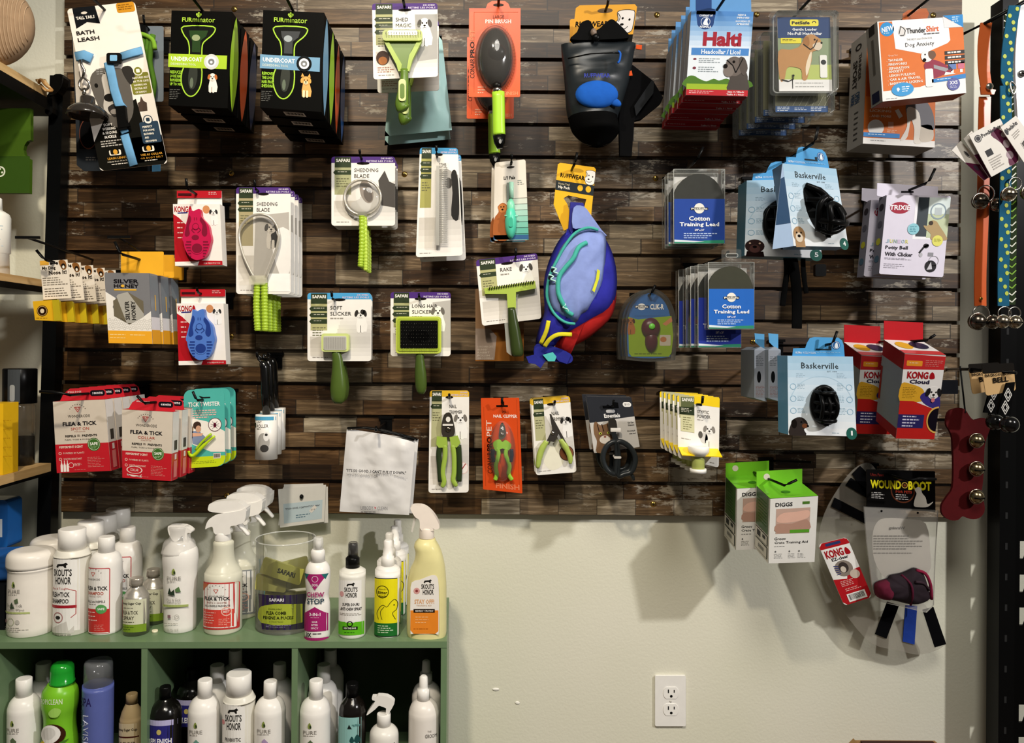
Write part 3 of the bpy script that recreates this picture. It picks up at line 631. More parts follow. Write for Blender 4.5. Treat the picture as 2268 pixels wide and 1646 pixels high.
# ---------------- rubber curry brushes in red and white window cartons
def kong(dy, col, dark, lb, Y=-.2, dx=0):
    s = Pl(Y); t = thing('curry_brush_box', lb, 'dog brush', at(438+dx, 588+dy, Y), 'rubber curry brushes in red and white cartons')
    q = ((383+dx, 452+dy), (487+dx, 452+dy), (493+dx, 587+dy), (388+dx, 589+dy)); b = B(s, q, (0, 0, 105, 136)); b.slab(rr(0, 0, 105, 136), 'efe9e2', .028)
    b.p([(0, 22), (12, 30), (32, 50), (48, 85), (52, 125), (105, 127), (105, 136), (50, 136), (54, 127), (0, 127)], 'b31421', 1); b.p([(0, 127), (52, 127), (46, 136), (0, 136)], 'f4f0ea', 2)
    b.t('KONG', 3, 5, 34, 18, 'a8121c', 3, 1); b.p(cr([(36, 17), (35, 10), (38, 4), (41, 8), (42, 17)], 3, True), 'a8121c', 3); b.line([(10, 20), (32, 19)], 2.4, '2a2a7a', 3)
    for i in range(4): b.mi(8, 40+i*11, 24, 46+i*11, 1, 'e8c8c4', 3, .4)
    dog(b, 90, 18, 7, 'f0eeea', '2a2a2c', 2); b.e(74, 12, 8, 9, 'c98a5a', 2); b.t('FOR MEDIUM DOGS', 64, 130, 100, 133, 'f0e6e0', 3); b.obj('carton', t)
    b = B(s); b.slab([(388+dx, 421+dy), (486+dx, 421+dy), (487+dx, 452+dy), (387+dx, 452+dy)], 'efe9e2', .001, l=-.014); b.r(387+dx, 420+dy, 487+dx, 436+dy, 'b31421', -60); b.mi(458+dx, 423+dy, 484+dx, 431+dy, 2, 'e8b8b4', -55, .4); b.r(390+dx, 426+dy, 420+dx, 431+dy, '3a0a10', -56); b.obj('hang_tab', t)
    # brush body
    u = lambda p: [(x+dx, y+dy) for x, y in p]
    ol = cr([(424, 466), (433, 470), (446, 465), (450, 472), (452, 484), (466, 500), (470, 516), (473, 532), (470, 545), (466, 560), (458, 572), (446, 577), (434, 576), (422, 566), (414, 550), (412, 538), (409, 532), (412, 518), (418, 496), (422, 482)], 3, True)
    b = B(s); b.slab(u(ol), col, .012, l=.013); lf = .0135/LIFT
    for pts in ([(424, 480), (429, 488), (424, 505), (426, 520), (420, 526), (415, 522), (418, 505)], [(452, 484), (462, 500), (464, 520), (458, 526), (452, 518), (454, 502), (448, 490)]): b.p(u(cr(pts, 3, True)), dark, lf)
    b.p(u(el(438, 528, 8, 5.5)), dark, lf)
    for i in range(6):
        yy = 536+i*6.4; w = 26-abs(i-1)*2.2
        for sg in (-1, 1): b.r(*[v for p in u([(442+sg*w if sg < 0 else 442+13, yy)]) for v in p], *[v for p in u([(442-13 if sg < 0 else 442+w, yy+3)]) for v in p], dark, lf)
    b.p(u(el(442, 552, 14, 13)), col, lf+2); b.p(u(el(442, 552, 11.5, 10.5)), dark, lf+3)
    for pts in ([(438, 500), (430, 512), (436, 518)], [(440, 500), (450, 512), (443, 518)]): b.line(u(pts), 1.6, dark, lf)
    b.p(u(el(439, 504, 7, 6)), col, lf+3); b.ring(439+dx, 504+dy, 6, 7.2, dark, lf+4); b.line(u([(436, 484), (436, 490)]), 1.4, dark, lf); b.line(u([(441, 484), (441, 490)]), 1.4, dark, lf)
    b.obj('rubber_brush', t, bevel=.0015); return t
kong(0, 'c21a4b/s', '7d0f2e', 'pink red rubber curry brush carton, upper of the two curry brush cartons')
kong(220, '4f78c8/s', '1f3a86', 'blue rubber curry brush carton, lower of the two curry brush cartons', dx=8)
hook(436, 431, -.186, .05, 'the pink red curry brush carton'); hook(446, 651, -.186, .02, 'the blue curry brush carton', tip=.004)

# ---------------- shedding blades
def ridged(b, pts, r, key, l): 
    P = cr(pts, 32); b.tube(P, [r*(1+.11*math.sin(i*1.57)) for i in range(len(P))], key, l=l, n=8, flat=.8)
def shed_big():
    Y = -.17; s = Pl(Y); t = thing('shedding_blade_pack', 'tall card with teardrop steel shedding blade and lime grip', 'pet shedding blade', at(583, 655, Y), 'large shedding blades on tall cards')
    b = B(s); safari(b, 523, 415, 644, 651, '4b2b78', 'a79b74', ['SHEDDING', 'BLADE'], 33, 2, None, tx=.38); b.p([(566, 478), (640, 470), (642, 640), (560, 640)], 'b5b0a8', 1); b.p(cr([(600, 520), (640, 510), (642, 600), (620, 610)], 3, True), 'e8e5e0', 2)
    dog(b, 601, 505, 11, 'cfc8bd', '3c3833', 2); b.r(594, 606, 642, 646, 'f4f2ee', 3); b.obj('card', t)
    R = cr([(567, 617, .012), (545, 572, .012), (534, 532, .012), (537, 505, .012), (556, 484, .012), (580, 477, .012), (604, 485, .012), (619, 508, .012), (620, 535, .012), (610, 570, .012), (591, 617, .012)], 4)
    b = B(s); b.tube(R, 3, 'd2ccbe/b', n=8, flat=1.5); b.obj('steel_loop', t)
    b = B(s); b.slab(rr(558, 612, 594, 632, 5), 'e6e2c8/d', .012, l=.018); b.obj('blister_foot', t)
    b = B(s); ridged(b, [(573, 628), (571, 680), (574, 733)], 7.5, 'a3c234/s', .010); ridged(b, [(588, 628), (589, 680), (590, 733)], 7.5, 'a3c234/s', .010); b.obj('grip', t)
    b = B(s); b.p(cr([(x, y) for x, y, _ in R[::4]], 2, True), 'f2f0ea/c', 70); b.obj('blister', t)
    stack(t, 4, .034, names=1); hook(572, 424, Y, .02, 'the tall shedding blade cards', tip=.012)
shed_big()
def shed_small():
    Y = -.13; s = Pl(Y); t = thing('shedding_blade_pack', 'square card with round steel shedding blade and lime grip', 'pet shedding blade', at(805, 600, Y), 'small shedding blades on square cards')
    b = B(s); safari(b, 734, 347, 875, 500, '4b2b78', 'a5a67c', ['SHEDDING', 'BLADE'], 26, 1, None, tx=.36); b.p([(778, 450), (875, 400), (875, 470), (778, 470)], 'cfccc6', 1); b.p([(838, 400), (852, 378), (862, 402), (875, 408), (875, 460), (845, 455)], '4a4642', 2); b.e(812, 425, 14, 26, '8f847a', 3, rot=-.3); b.e(815, 432, 9, 16, '5a5048', 4, rot=-.3); b.e(811, 420, 2, 2, '15120f', 5, 8); b.e(820, 424, 2, 2, '15120f', 5, 8); b.obj('card', t)
    R = [(805+40*math.cos(a), 440+39*math.sin(a), .012) for a in [PI/2+.25+i*(2*PI-.5)/24 for i in range(25)]]
    b = B(s); b.tube(R, 3, 'd2ccbe/b', n=8, flat=1.5); b.obj('steel_loop', t)
    b = B(s); b.dome(804, 440, 40, 39, .014, 'f2f0ea/c', l=.003); b.obj('blister', t)
    b = B(s); ridged(b, [(803, 480), (803, 540), (800, 592)], 6.5, 'a3c234/s', .011); ridged(b, [(809, 482), (811, 545), (811, 600)], 5, 'b4cf4a/s', .008); b.obj('grip', t)
    stack(t, 3, .026); hook(801, 352, Y, .02, 'the square shedding blade cards', tip=.006)
shed_small()
def comb():
    Y = -.16; s = Pl(Y); t = thing('comb_pack', 'x', 'pet comb', at(975, 570, Y), 'steel combs on blue topped cards'); q = ((930, 327), (1014, 328), (1025, 566), (921, 570))
    b = B(s, q, (0, 0, 90, 240)); safari(b, 0, 0, 90, 240, '3f8fc0', 'a7a35c', ['COMB'], 34, 3, None, tx=.5); b.p([(50, 55), (62, 45), (78, 55), (88, 60), (88, 160), (60, 160)], 'a8a49e', 1); b.p(cr([(72, 60), (80, 48), (86, 62), (88, 110), (84, 160), (70, 150), (74, 100)], 3, True), '1c1a18', 2); b.e(66, 78, 8, 12, '3a3632', 3); b.obj('card', t)
    b = B(s); x0, x1 = 965, 991; b.slab([(x0, 545), (x0+2, 370), (x0+9, 370), (x0+8, 545)], 'd6d4cd/b', .004, l=.012)
    for i in range(42): yy = 374+i*4.0; b.tube([(x0+6, yy, .01), (x1, yy, .01)], .9, 'dedbd3/b', n=5)
    b.obj('comb', t)
    b = B(s); b.slab(rr(961, 366, 996, 546, 4), 'eeeee8/c', .001, l=.016); b.obj('blister', t)
    t['label'] = 'steel pet comb on tall blue topped card, front one'; dup(t, (.006, .03, -.006), 'rear comb card, edges showing behind the front comb card'); hook(968, 346, Y, .02, 'the comb cards', tip=.008)
comb()
def lil():
    Y = -.15; s = Pl(Y); t = thing('comb_pack', 'small mint green comb on pale card with picture of a curly dog, front one', 'pet comb', at(1128, 535, Y), 'mint combs on pale cards'); q = ((1096, 360), (1164, 353), (1171, 532), (1093, 533))
    b = B(s, q, (0, 0, 72, 176)); b.slab(rr(0, 0, 72, 176, 5), 'ddd5c8', .0012)
    for i in range(8): b.r(30, 70+i*13, 72, 84+i*13, ['dcd5c8', 'ccd2c4', 'b8cfc2', 'a2c8b8', '8cc0ae', '76b8a4', '62ae9a', '4aa08c'][i], 1)
    b.r(0, 164, 72, 174, '2f5a86', 2); b.t("Li'l Pals", 21, 33, 47, 41, '1e1c1a', 3, 1); b.mi(52, 44, 68, 56, 3, '9aa098', 3)
    b.p(cr([(2, 172), (0, 130), (10, 112), (8, 100), (18, 92), (28, 98), (28, 112), (34, 130), (34, 172)], 3, True), 'a35a28', 2); b.e(18, 104, 9, 10, 'bd7438', 3); b.e(15, 101, 1.5, 1.5, '15120f', 4, 8); b.e(21, 101, 1.5, 1.5, '15120f', 4, 8); b.e(18, 107, 2.5, 2, '15120f', 4, 8); b.p(el(37, 14, 9, 2.5), '2a2622', 3); b.obj('card', t)
    b = B(s); b.tube([(1132, 405, 0), (1132, 440, 0)], 5.5, 'b9ecd0/s', l=.006); b.slab(rr(1122, 406, 1127, 446, 1), 'c9d6c8/m', .002, l=.007); b.dome(1131, 460, 9, 20, .010, '86dcb6/s', l=.004); b.obj('comb', t)
    b = B(s); b.dome(1131, 492, 13, 38, .016, '57cfae/s', l=.003); b.slab(rr(1126, 485, 1135, 506, 4), '3fae8f/s', .001, l=.0195); b.ring(1131, 480, 0, 1, '57cfae'); b.tube([(1117, 480, .012), (1146, 481, .012)], 2, '8ae6c4/s'); b.obj('comb_handle', t)
    dup(t, (-.006, .03, .0), 'second mint comb card, left edge showing behind the front one'); hook(1132, 364, Y, .02, 'the mint comb cards', tip=.008)
lil()
# ---------------- slickers and the rake
def softslick():
    Y = -.14; s = Pl(Y); t = thing('slicker_brush_pack', 'blue topped card with small slicker brush and olive handle', 'pet slicker brush', at(752, 892, Y), 'soft slicker brushes'); b = B(s)
    safari(b, 681, 649, 822, 800, '4ba0d2', 'b2b07c', ['SOFT', 'SLICKER'], 29, 3, None, tx=.36); dog(b, 799, 695, 10, 'efece6', '2e2a27', 2, patch=1); b.obj('card', t)
    b = B(s); b.slab(rr(716, 739, 776, 779, 6), 'cdd98a/s', .018, l=.02); b.slab(rr(721, 745, 771, 775, 3), 'c9c7c0/s', .002, l=.0215); bh = b.obj('brush_head', t, bevel=.003)
    b = B(s)
    for i in range(24): x = 723+i*2; b.line([(x, 747), (x, 773)], .7, '86847e', 125)
    b.obj('bristle_pad', bh)
    b = B(s); handle(b, cr([(746, 778), (750, 800), (752, 840), (752, 870), (751, 893)], 3), [9, 10, 11, 12, 13, 15, 17, 18, 19, 18, 17, 14, 8], '4b6026/s', .012, .7); b.obj('handle', t)
    stack(t, 3, .031, dx=-.003); hook(742, 665, Y, .03, 'the soft slicker brush cards', tip=.01)
softslick()
def longslick():
    Y = -.14; s = Pl(Y); t = thing('slicker_brush_pack', 'purple topped card with wide black bristle pad slicker and olive handle', 'pet slicker brush', at(932, 872, Y)); b = B(s)
    safari(b, 865, 647, 998, 789, '4b2b78', 'a8a878', ['LONG HAIR', 'SLICKER'], 27, 3, None, tx=.36); b.p([(958, 670), (998, 665), (998, 770), (975, 770)], 'b9b5ae', 1); dog(b, 970, 690, 11, 'f0ede6', '6a655e', 2); b.obj('card', t)
    b = B(s); b.slab(rr(879, 702, 978, 783, 7), 'bccb4e/s', .02, l=.02); b.slab(rr(883, 706, 974, 778, 5), '9fb238/s', .002, l=.0215); bh = b.obj('brush_head', t, bevel=.003)
    b = B(s); b.slab(rr(889, 711, 971, 771, 2), '0c0c0b/s', .002, l=.023); b.p(el(929, 745, 24, 14), '050505', 130); bp_ = b.obj('bristle_pad', bh)
    b = B(s); rnd = random.Random(3)
    for i in range(15):
        for j in range(8): x = 892+i*5.4+rnd.uniform(-1, 1); y = 715+j*7.6; b.tube([(x, y, .023), (x, y+3.5, .030)], .45, '8f8d84/m', n=4)
    b.obj('bristles', bh)
    b = B(s); handle(b, cr([(931, 782), (931, 800), (933, 840), (934, 872)], 4), [8, 8, 9, 9, 10, 11, 12, 13, 13, 13, 12, 10, 6], '465a24/s', .012, .75); b.obj('handle', t)
    hook(930, 664, Y, .02, 'the long hair slicker card', tip=.004)
longslick()
def rake():
    Y = -.15; s = Pl(Y); t = thing('rake_pack', 'tilted purple topped card with lime toothed rake and dark olive handle', 'pet rake', at(1130, 790, Y)); q = ((1054, 576), (1190, 561), (1199, 706), (1068, 722))
    b = B(s, q, (0, 0, 137, 146)); safari(b, 0, 0, 137, 146, '4b2b78', 'b2b07c', ['RAKE'], 24, 1, (.8, .2, 11), tx=.38); b.obj('card', t)
    b = B(s); b.slab([(1072, 640), (1184, 624), (1186, 640), (1142, 648), (1142, 684), (1124, 684), (1122, 652), (1074, 652)], 'a9bf52/s', .01, l=.015)
    for i in range(19): x = 1082+i*5.3; y = 640-i*.78; b.tube([(x, y+4, .0175), (x+3.4, y-3, .019)], 1.3, '1c1a12/s', n=5)
    b.obj('rake_head', t, bevel=.002)
    b = B(s); handle(b, cr([(1132, 682), (1135, 710), (1141, 750), (1145, 780), (1146, 790)], 3), [8, 9, 10, 11, 12, 13, 13, 14, 14, 14, 13, 11, 7], '33401c/s', .013, .75); b.obj('handle', t)
    b = B(s); b.slab([(1117, 716), (1130, 714), (1138, 780), (1132, 788), (1122, 780)], 'd8dcd4/d', .006, l=.006); b.obj('blister', t)
    hook(1141, 575, Y, .02, 'the tilted rake card', tip=.014)
    Y = -.11; s = Pl(Y); b = B(s); b.slab(rr(1053, 640, 1160, 800, 3), '8a6a4c', .0014); b.r(1053, 730, 1160, 800, '7a4a14', 1); b.p([(1053, 728), (1085, 728), (1100, 745), (1095, 797), (1053, 797)], '8b7a6c', 2)
    for i, w in enumerate(('LONG HAIR CATS', 'BUNNY', 'RABBIT', 'POLISH', 'GROOMING')): b.t(w, 1058, 766+i*6.5, 1058+min(34, len(w)*4.4), 770+i*6.5, 'b9ac9c', 3)
    b.obj('grooming_card', label='brown pack hanging behind the tilted rake card, only its lower part showing', category='pet grooming pack', bevel=.0)
rake()
# ---------------- nose balm cards with yellow boxes
def nose():
    Y = -.30; s = Pl(Y); t = thing('nose_balm_pack', 'white print card above a small yellow box', 'dog nose balm', at(125, 715, Y), 'white cards with small yellow boxes')
    q = ((88, 578), (149, 575), (158, 660), (96, 664)); b = B(s, q, (0, 0, 62, 86)); b.slab(rr(0, 0, 62, 86), 'e3d9c9', .001); b.r(0, 0, 20, 10, 'd9a23a', 1)
    b.t('My Dog', 4, 13, 34, 22, '2a2016', 3, 1); b.t('Nose It!', 18, 22, 58, 32, '2a2016', 3, 1); b.p(cr([(42, 4), (48, 0), (57, 3), (59, 16), (54, 22), (48, 20)], 3, True), '8a5a2a', 2); b.e(52, 14, 5, 6, '1a140f', 3); b.e(52, 16, 2.5, 3.5, 'e8e0d0', 4)
    b.p([(22, 6), (24, 3), (28, 6), (36, 6), (39, 3), (41, 8), (38, 11), (36, 8), (28, 8), (24, 11)], '15120f', 3); b.mi(3, 38, 58, 58, 4, '857c6e', 3, .35); b.mi(5, 62, 56, 84, 4, '6f675b', 3, .3); b.obj('header_card', t)
    b = B(s); f = [(85, 668), (134, 665), (136, 712), (92, 710)]; b.slab([(86, 669), (128, 666), (132, 712), (91, 710)], 'dba91e/s', .03, l=.02)
    b.e(107, 690, 12, 12, '241208', 112); b.ring(107, 690, 9.5, 10.5, 'd0a860', 113); b.e(107, 690, 4.5, 5, 'd8c8a8', 113); b.mi(94, 705, 122, 708, 1, '8a6410', 112); b.obj('box', t)
    b = B(); a, c = s.at(128, 666, .02), s.at(132, 712, .02); o = Vector((.0195, -.012, 0)); b.face([a+Vector((.0003, 0, 0)), c+Vector((.0003, 0, 0)), c+o, a+o], 'f2dc2c/s'); b.face([a+Vector((.0003, .03, 0)), c+Vector((.0003, .03, 0)), c+o, a+o][::-1], 'f2dc2c/s'); b.obj('open_flap', t)
    stack(t, 5, .048)
    hook(120, 581, Y, .03, 'the white cards with small yellow boxes', tip=.012, tw=-.012)
    # price label arms with flat ends
    for (x0, y0, Y0, x1, y1, n) in ((62, 527, -.36, 205, 575, 'above the nose balm cards'), (265, 526, -.30, 335, 575, 'above the silver and yellow cartons')):
        t2 = thing('label_arm', 'thin black label holder arm '+n, 'hook', at(x1, y1, -.022), 'label holder arms'); p, qv = at(x0, y0, Y0), at(x1, y1, -.022)
        b = B(); b.wtube([qv, p], .0024, '0e0e0e/s'); b.obj('arm', t2); b = B(); b.box((p.x-.022, p.y-.003, p.z-.002), (p.x+.022, p.y+.001, p.z+.003), '0e0e0e/s'); b.obj('label_plate', t2)
nose()
def silver():
    Y = -.27; s = Pl(Y, (300, 690)); t = thing('ointment_carton', 'grey and yellow carton with hexagon window', 'ointment carton', at(300, 765, Y), 'silver grey cartons with yellow tabs')
    q = ((231, 604), (330, 605), (338, 762), (241, 760)); b = B(s, q, (0, 0, 100, 156)); b.slab(rr(0, 0, 100, 156), '77777a', .038, side='8a8b90/s')
    b.p([(0, 42), (22, 56), (14, 76), (24, 98), (50, 112), (80, 98), (100, 84), (100, 156), (0, 156)], 'e9e5de', 1)
    for i in range(15):
        for j in range(3): b.ring(6+i*6.5, 104+j*8+(i % 2)*3, 2.4, 3.1, 'b9b5ae', 2, 8)
    b.p([(0, 128), (100, 128), (100, 156), (0, 156)], 'eda92a', 3); b.mi(4, 136, 40, 150, 2, 'f6d48c', 4, .25); b.mi(50, 136, 94, 143, 1, 'f6d48c', 4, .25)
    b.t('SILVER', 20, 14, 76, 23, '16151a', 4, 1); b.t('HONEY', 20, 25, 76, 33, '16151a', 4, 1); b.e(40, 29, 4, 3, 'e8b23a', 6); b.r(20, 36, 70, 39, 'e8b23a', 4)
    hx = [(16, 62), (50, 42), (84, 62), (84, 96), (50, 114), (16, 96)]; b.p(hx, '6b6350', 2); b.p([(28, 48), (50, 42), (84, 90), (84, 96), (56, 111), (44, 111), (24, 52)], 'aaa79e', 3)
    b.t('SILVER', 42, 62, 52, 104, '1d1b18', 4, 1, rot=90); b.t('HONEY', 56, 62, 66, 104, '1d1b18', 4, 1, rot=90); b.obj('carton', t)
    b = B(); a, c = s.at(*q[1]), s.at(*q[2]); k = Vector((.0004, 0, 0)); y = Vector((0, .038, 0)); u = c-a
    for f0, f1, col in ((0, .62, '7f868c/s'), (.62, .8, 'e6e6e8/s'), (.8, 1, 'eda92a/s')): b.face([a+u*f0+k, a+u*f1+k, a+u*f1+k+y, a+u*f0+k+y], col)
    b.face([a+u*.3+k*2+y*.5, a+u*.52+k*2+y*.5, a+u*.52+k*2+y*.6, a+u*.3+k*2+y*.6], 'f0b844'); b.obj('side_panel', t)
    b = B(s); b.slab(rr(248, 552, 345, 606, 3), 'eeaf2c', .001, l=-.037); b.obj('hang_tab', t)
    stack(t, 3, .052); hook(309, 575, Y+.037, .075, 'the silver grey cartons', tip=.018, tw=-.01)
silver()
# ---------------- flea and tick cartons
def wonder(dx, q, src, w2, Y, lb, grp, n, dyy, months, collar):
    s = Pl(Y, q[0]); t = thing('flea_tick_carton', lb, 'flea treatment box', at(q[3][0]+60, q[3][1], Y), grp)
    b = B(s, q, src); b.slab(rr(0, 0, 120, 158), 'd2c6b6', .03, side='c9bfb2'); b.r(0, 95, 120, 158, 'bf1f2a', 1)
    for i in range(9): a = PI+.5+i*.27; b.line([(56+19*math.cos(a), 26+17*math.sin(a)), (56+21*math.cos(a), 26+19*math.sin(a))], 1.6, '6a6058', 3)
    b.line([(49, 14), (63, 14), (56, 25), (49, 14)], 1.3, 'c23a3a', 3); b.line([(52, 14), (56, 20), (60, 14)], 1, 'c23a3a', 3)
    b.t('WONDERCIDE', 33, 31, 83, 37, '3a342e', 3, 0); b.t('FLEA & TICK', 20, 46, 97, 55, '17151a', 3, 1); b.t(w2, 38, 59, 79, 65, 'b8402c', 3, 0); b.t('FOR DOGS', 46, 67, 70, 69.5, 'a5513f', 3)
    b.t('REPELS', 24, 75, 48, 80, '2a2622', 3, 1); b.t('PREVENTS', 62, 75, 96, 80, '2a2622', 3, 1); b.mi(51, 75, 60, 80, 2, '6a5a50', 3); b.t('FLEAS, TICKS & MOSQUITOES', 23, 84, 96, 87.5, '3a342e', 3)
    b.t('PEPPERMINT SCENT', 9, 99, 62, 104, 'f0d8c8', 3, 1); b.t('POWERED BY PLANTS', 17, 113, 64, 117, 'f0d8c8', 3); b.t('WATER RESISTANT', 17, 126, 58, 130, 'f0d8c8', 3)
    for y in (115, 128): b.ring(10, y, 2.2, 3.4, 'f0c8b8', 3, 10)
    b.e(87, 98, 14.5, 14.5, '3d6b2a', 3); b.ring(87, 98, 12, 12.8, 'd6e0c0', 4); b.t('SAFE', 78, 93, 96, 100, 'f0f2e2', 5, 1); b.mi(79, 103, 95, 108, 2, 'cfe0b8', 5, .3)
    if collar: b.ring(30, 138, 17, 19.5, 'f2ddd2', 3, k=.45); b.ring(30, 146, 17, 19, 'f2ddd2', 3, k=.4, a0=.2, a1=2.9); b.t('COLLAR', 20, 135, 40, 141, 'f2ddd2', 3); b.line([(12, 150), (48, 153)], 3, 'f2ddd2', 3)
    else:
        for i in range(3): x = 12+i*6.5; b.p([(x-2.6, 156), (x-2.6, 142), (x-.8, 136), (x-.8, 131), (x+.8, 131), (x+.8, 136), (x+2.6, 142), (x+2.6, 156)], 'f4ece4', 3)
        b.ring(33, 142, 5, 6, 'f2ddd2', 3); b.mi(40, 138, 58, 146, 3, 'f2ddd2', 3, .3)
    b.mi(70, 126, 112, 150, 7, 'dd8a80', 3, .25); b.mi(40, 152, 66, 155, 1, 'dd8a80', 3, .3); b.obj('carton', t)
    b = B(); a, c = s.at(*q[1]), s.at(*q[2]); k = Vector((.0004, 0, 0)); y = Vector((0, .03, 0)); u = c-a
    for f0, f1, y0, y1, col in ((0, .6, 0, 1, 'e6e2dc/s'), (.6, 1, 0, 1, 'c02030/s'), (.42, .56, .3, .75, '45403a'), (.62, .7, .4, .7, 'e8d8d4'), (.72, .96, .3, .8, 'd87a78')):
        kk = k*(1 if y1 == 1 else 2); b.face([a+u*f0+kk+y*y0, a+u*f1+kk+y*y0, a+u*f1+kk+y*y1, a+u*f0+kk+y*y1], col)
    b.obj('side_panel', t)
    b = B(s, q, src); zt = -.015; o = [(6, 1), (16, -16), (32, -27), (104, -27), (114, -20), (118, 1)]; b.slab(o, 'c22430', .001, l=zt); L0 = zt/LIFT+1
    b.r(78, -21, 113, -8, '15131a', L0+1, 6); b.t(months, 84, -17, 108, -12, 'f0eef0', L0+3, 1); b.t('SMALL DOGS', 26, -21, 58, -17, 'efc8c4', L0+2, 1); b.obj('hang_tab', t)
    b = B(); a, c = s.at(*q[0]), s.at(*q[1]); y = Vector((0, .03, 0)); k = Vector((0, 0, .0004)); b.face([a+k, c+k, c+y+k, a+y+k], 'c22430/s'); b.obj('top_flap', t)
    stack(t, n, dyy); return t
wonder(0, ((117, 890), (232, 885), (246, 1043), (126, 1048)), (0, 0, 120, 158), 'SPOT ON', -.28, 'red and cream flea and tick spot on carton', 'spot on cartons at far left', 5, .036, '3 MONTHS', 0)
wonder(0, ((270, 907), (383, 913), (379, 1066), (271, 1058)), (0, 0, 120, 158), 'COLLAR', -.30, 'red and cream flea and tick collar carton', 'flea collar cartons', 3, .045, '4 MONTHS', 1)
hook(196, 872, -.265, .07, 'the red and cream spot on cartons', tip=.002, tw=-.05); hook(345, 891, -.285, .05, 'the red and cream flea collar cartons', tip=.01, tw=-.01)
def tick():
    Y = -.2; s = Pl(Y); t = thing('tick_remover_pack', 'teal and white rounded card with lime tick hooks', 'tick remover', at(457, 1036, Y), 'tick remover cards')
    q = ((407, 864), (497, 861), (499, 1032), (407, 1038)); src = (0, 0, 92, 174); b = B(s, q, src); o = rr(0, 0, 92, 174, 16, 6); b.slab(o, '4fb3a8', .0014)
    b.p([(0, 66), (22, 64), (52, 72), (92, 96), (92, 142), (60, 140), (24, 124), (0, 110)], 'eee8de', 1); b.p([(x, max(y, 148)) for x, y in o if y > 80] and [(0, 144), (30, 150), (92, 150), (92, 158), (88, 168), (76, 174), (16, 174), (4, 168), (0, 158)], 'c8dc1e', 2)
    b.t('TICK TWISTER', 10, 28, 82, 38, 'f2f6f2', 3, 1); b.mi(18, 46, 76, 66, 4, 'd9b8ae', 3, .55); b.e(70, 80, 15, 15.5, '5a2a3a', 3); b.e(70, 80, 13.6, 14, 'f4efe8', 4); b.e(70, 81, 3.2, 5.5, '6a1430', 5)
    for a in (-1, -.3, .3, 1):
        for g in (-1, 1): b.line([(70, 81), (70+g*10*math.cos(a), 81+10*math.sin(a))], .9, '4a1428', 5)
    b.e(30, 80, 9, 9, '3c2a22', 3); b.e(33, 88, 6, 8, 'c89a80', 4); b.p([(18, 92), (34, 92), (48, 106), (46, 128), (20, 120)], '7d8aa8', 3); b.p([(4, 78), (14, 74), (22, 84), (20, 108), (6, 104)], '7a5a3c', 3); b.p([(20, 96), (44, 98), (40, 104), (20, 104)], 'd8a58a', 4)
    barcode(b, 66, 148-4, 82, 156, 3); b.mi(14, 160, 74, 167, 2, '8a9a28', 4, .3); b.p([(34, 14), (44, 17), (60, 17), (60, 20), (40, 20)], '1a1512', 3); b.obj('card', t)
    b = B(s); b.tube(cr([(478, 965, .006), (455, 985, .008), (432, 1008, .008), (424, 1004, .012), (424, 998, .014)], 3), [2.5]*3+[4]*6+[3]*4, 'b8d61c/s'); b.tube(cr([(470, 960, .005), (450, 978, .006), (436, 996, .007)], 3), 2.6, 'a5c818/s'); b.obj('tick_hook', t)
    stack(t, 3, .035); hook(449, 886, Y, .03, 'the teal tick remover cards', tip=.013, tw=-.006)
tick()
def roller():
    Y = -.17; t = thing('lint_roller', 'white lint roller with blue edge band and glossy black handle', 'lint roller', at(590, 1020, Y), 'lint rollers'); b = B(); b.lathe(590, Y, [(918, 24), (1016, 24)], 'efece6/s', n=28); b.obj('roll', t)
    c = Cy(590, 970, Y, 24.3); b = B(c); b.r(566.5, 922, 613, 930, '55a8cf', 1); b.t('LINT', 574, 932, 586, 936, '4a4642', 2); b.t('ROLLER', 574, 939, 600, 946, '3a3632', 2, 0); b.r(568, 936, 572, 946, '2e3a24', 2)
    b.e(590, 978, 13, 20, 'a9a6a0', 1); b.e(596, 966, 6, 10, 'e8e6e2', 2); b.e(592, 992, 9, 8, '3a3836', 2); b.e(596, 962, 3, 3, '3a3836', 3, 10); b.mi(574, 948, 590, 952, 1, '9a968f', 2); b.obj('wrap_label', t)
    b = B(Pl(Y)); b.tube([(590, 917, 0), (588, 870, 0), (586, 815, 0), (583, 806, 0), (580, 800, 0)], [9, 10, 9.5, 9, 5], '0a0a0a/g', n=12, flat=1); b.tube(cr([(583, 804, 0), (574, 798, 0), (573, 788, 0), (580, 794, 0)], 3), 2.4, '0a0a0a/g'); b.obj('handle', t)
    stack(t, 3, .056, dx=-.006, dz=.0025); hook(600, 795, Y+.1, .1, 'the lint rollers', tip=.01)
roller()
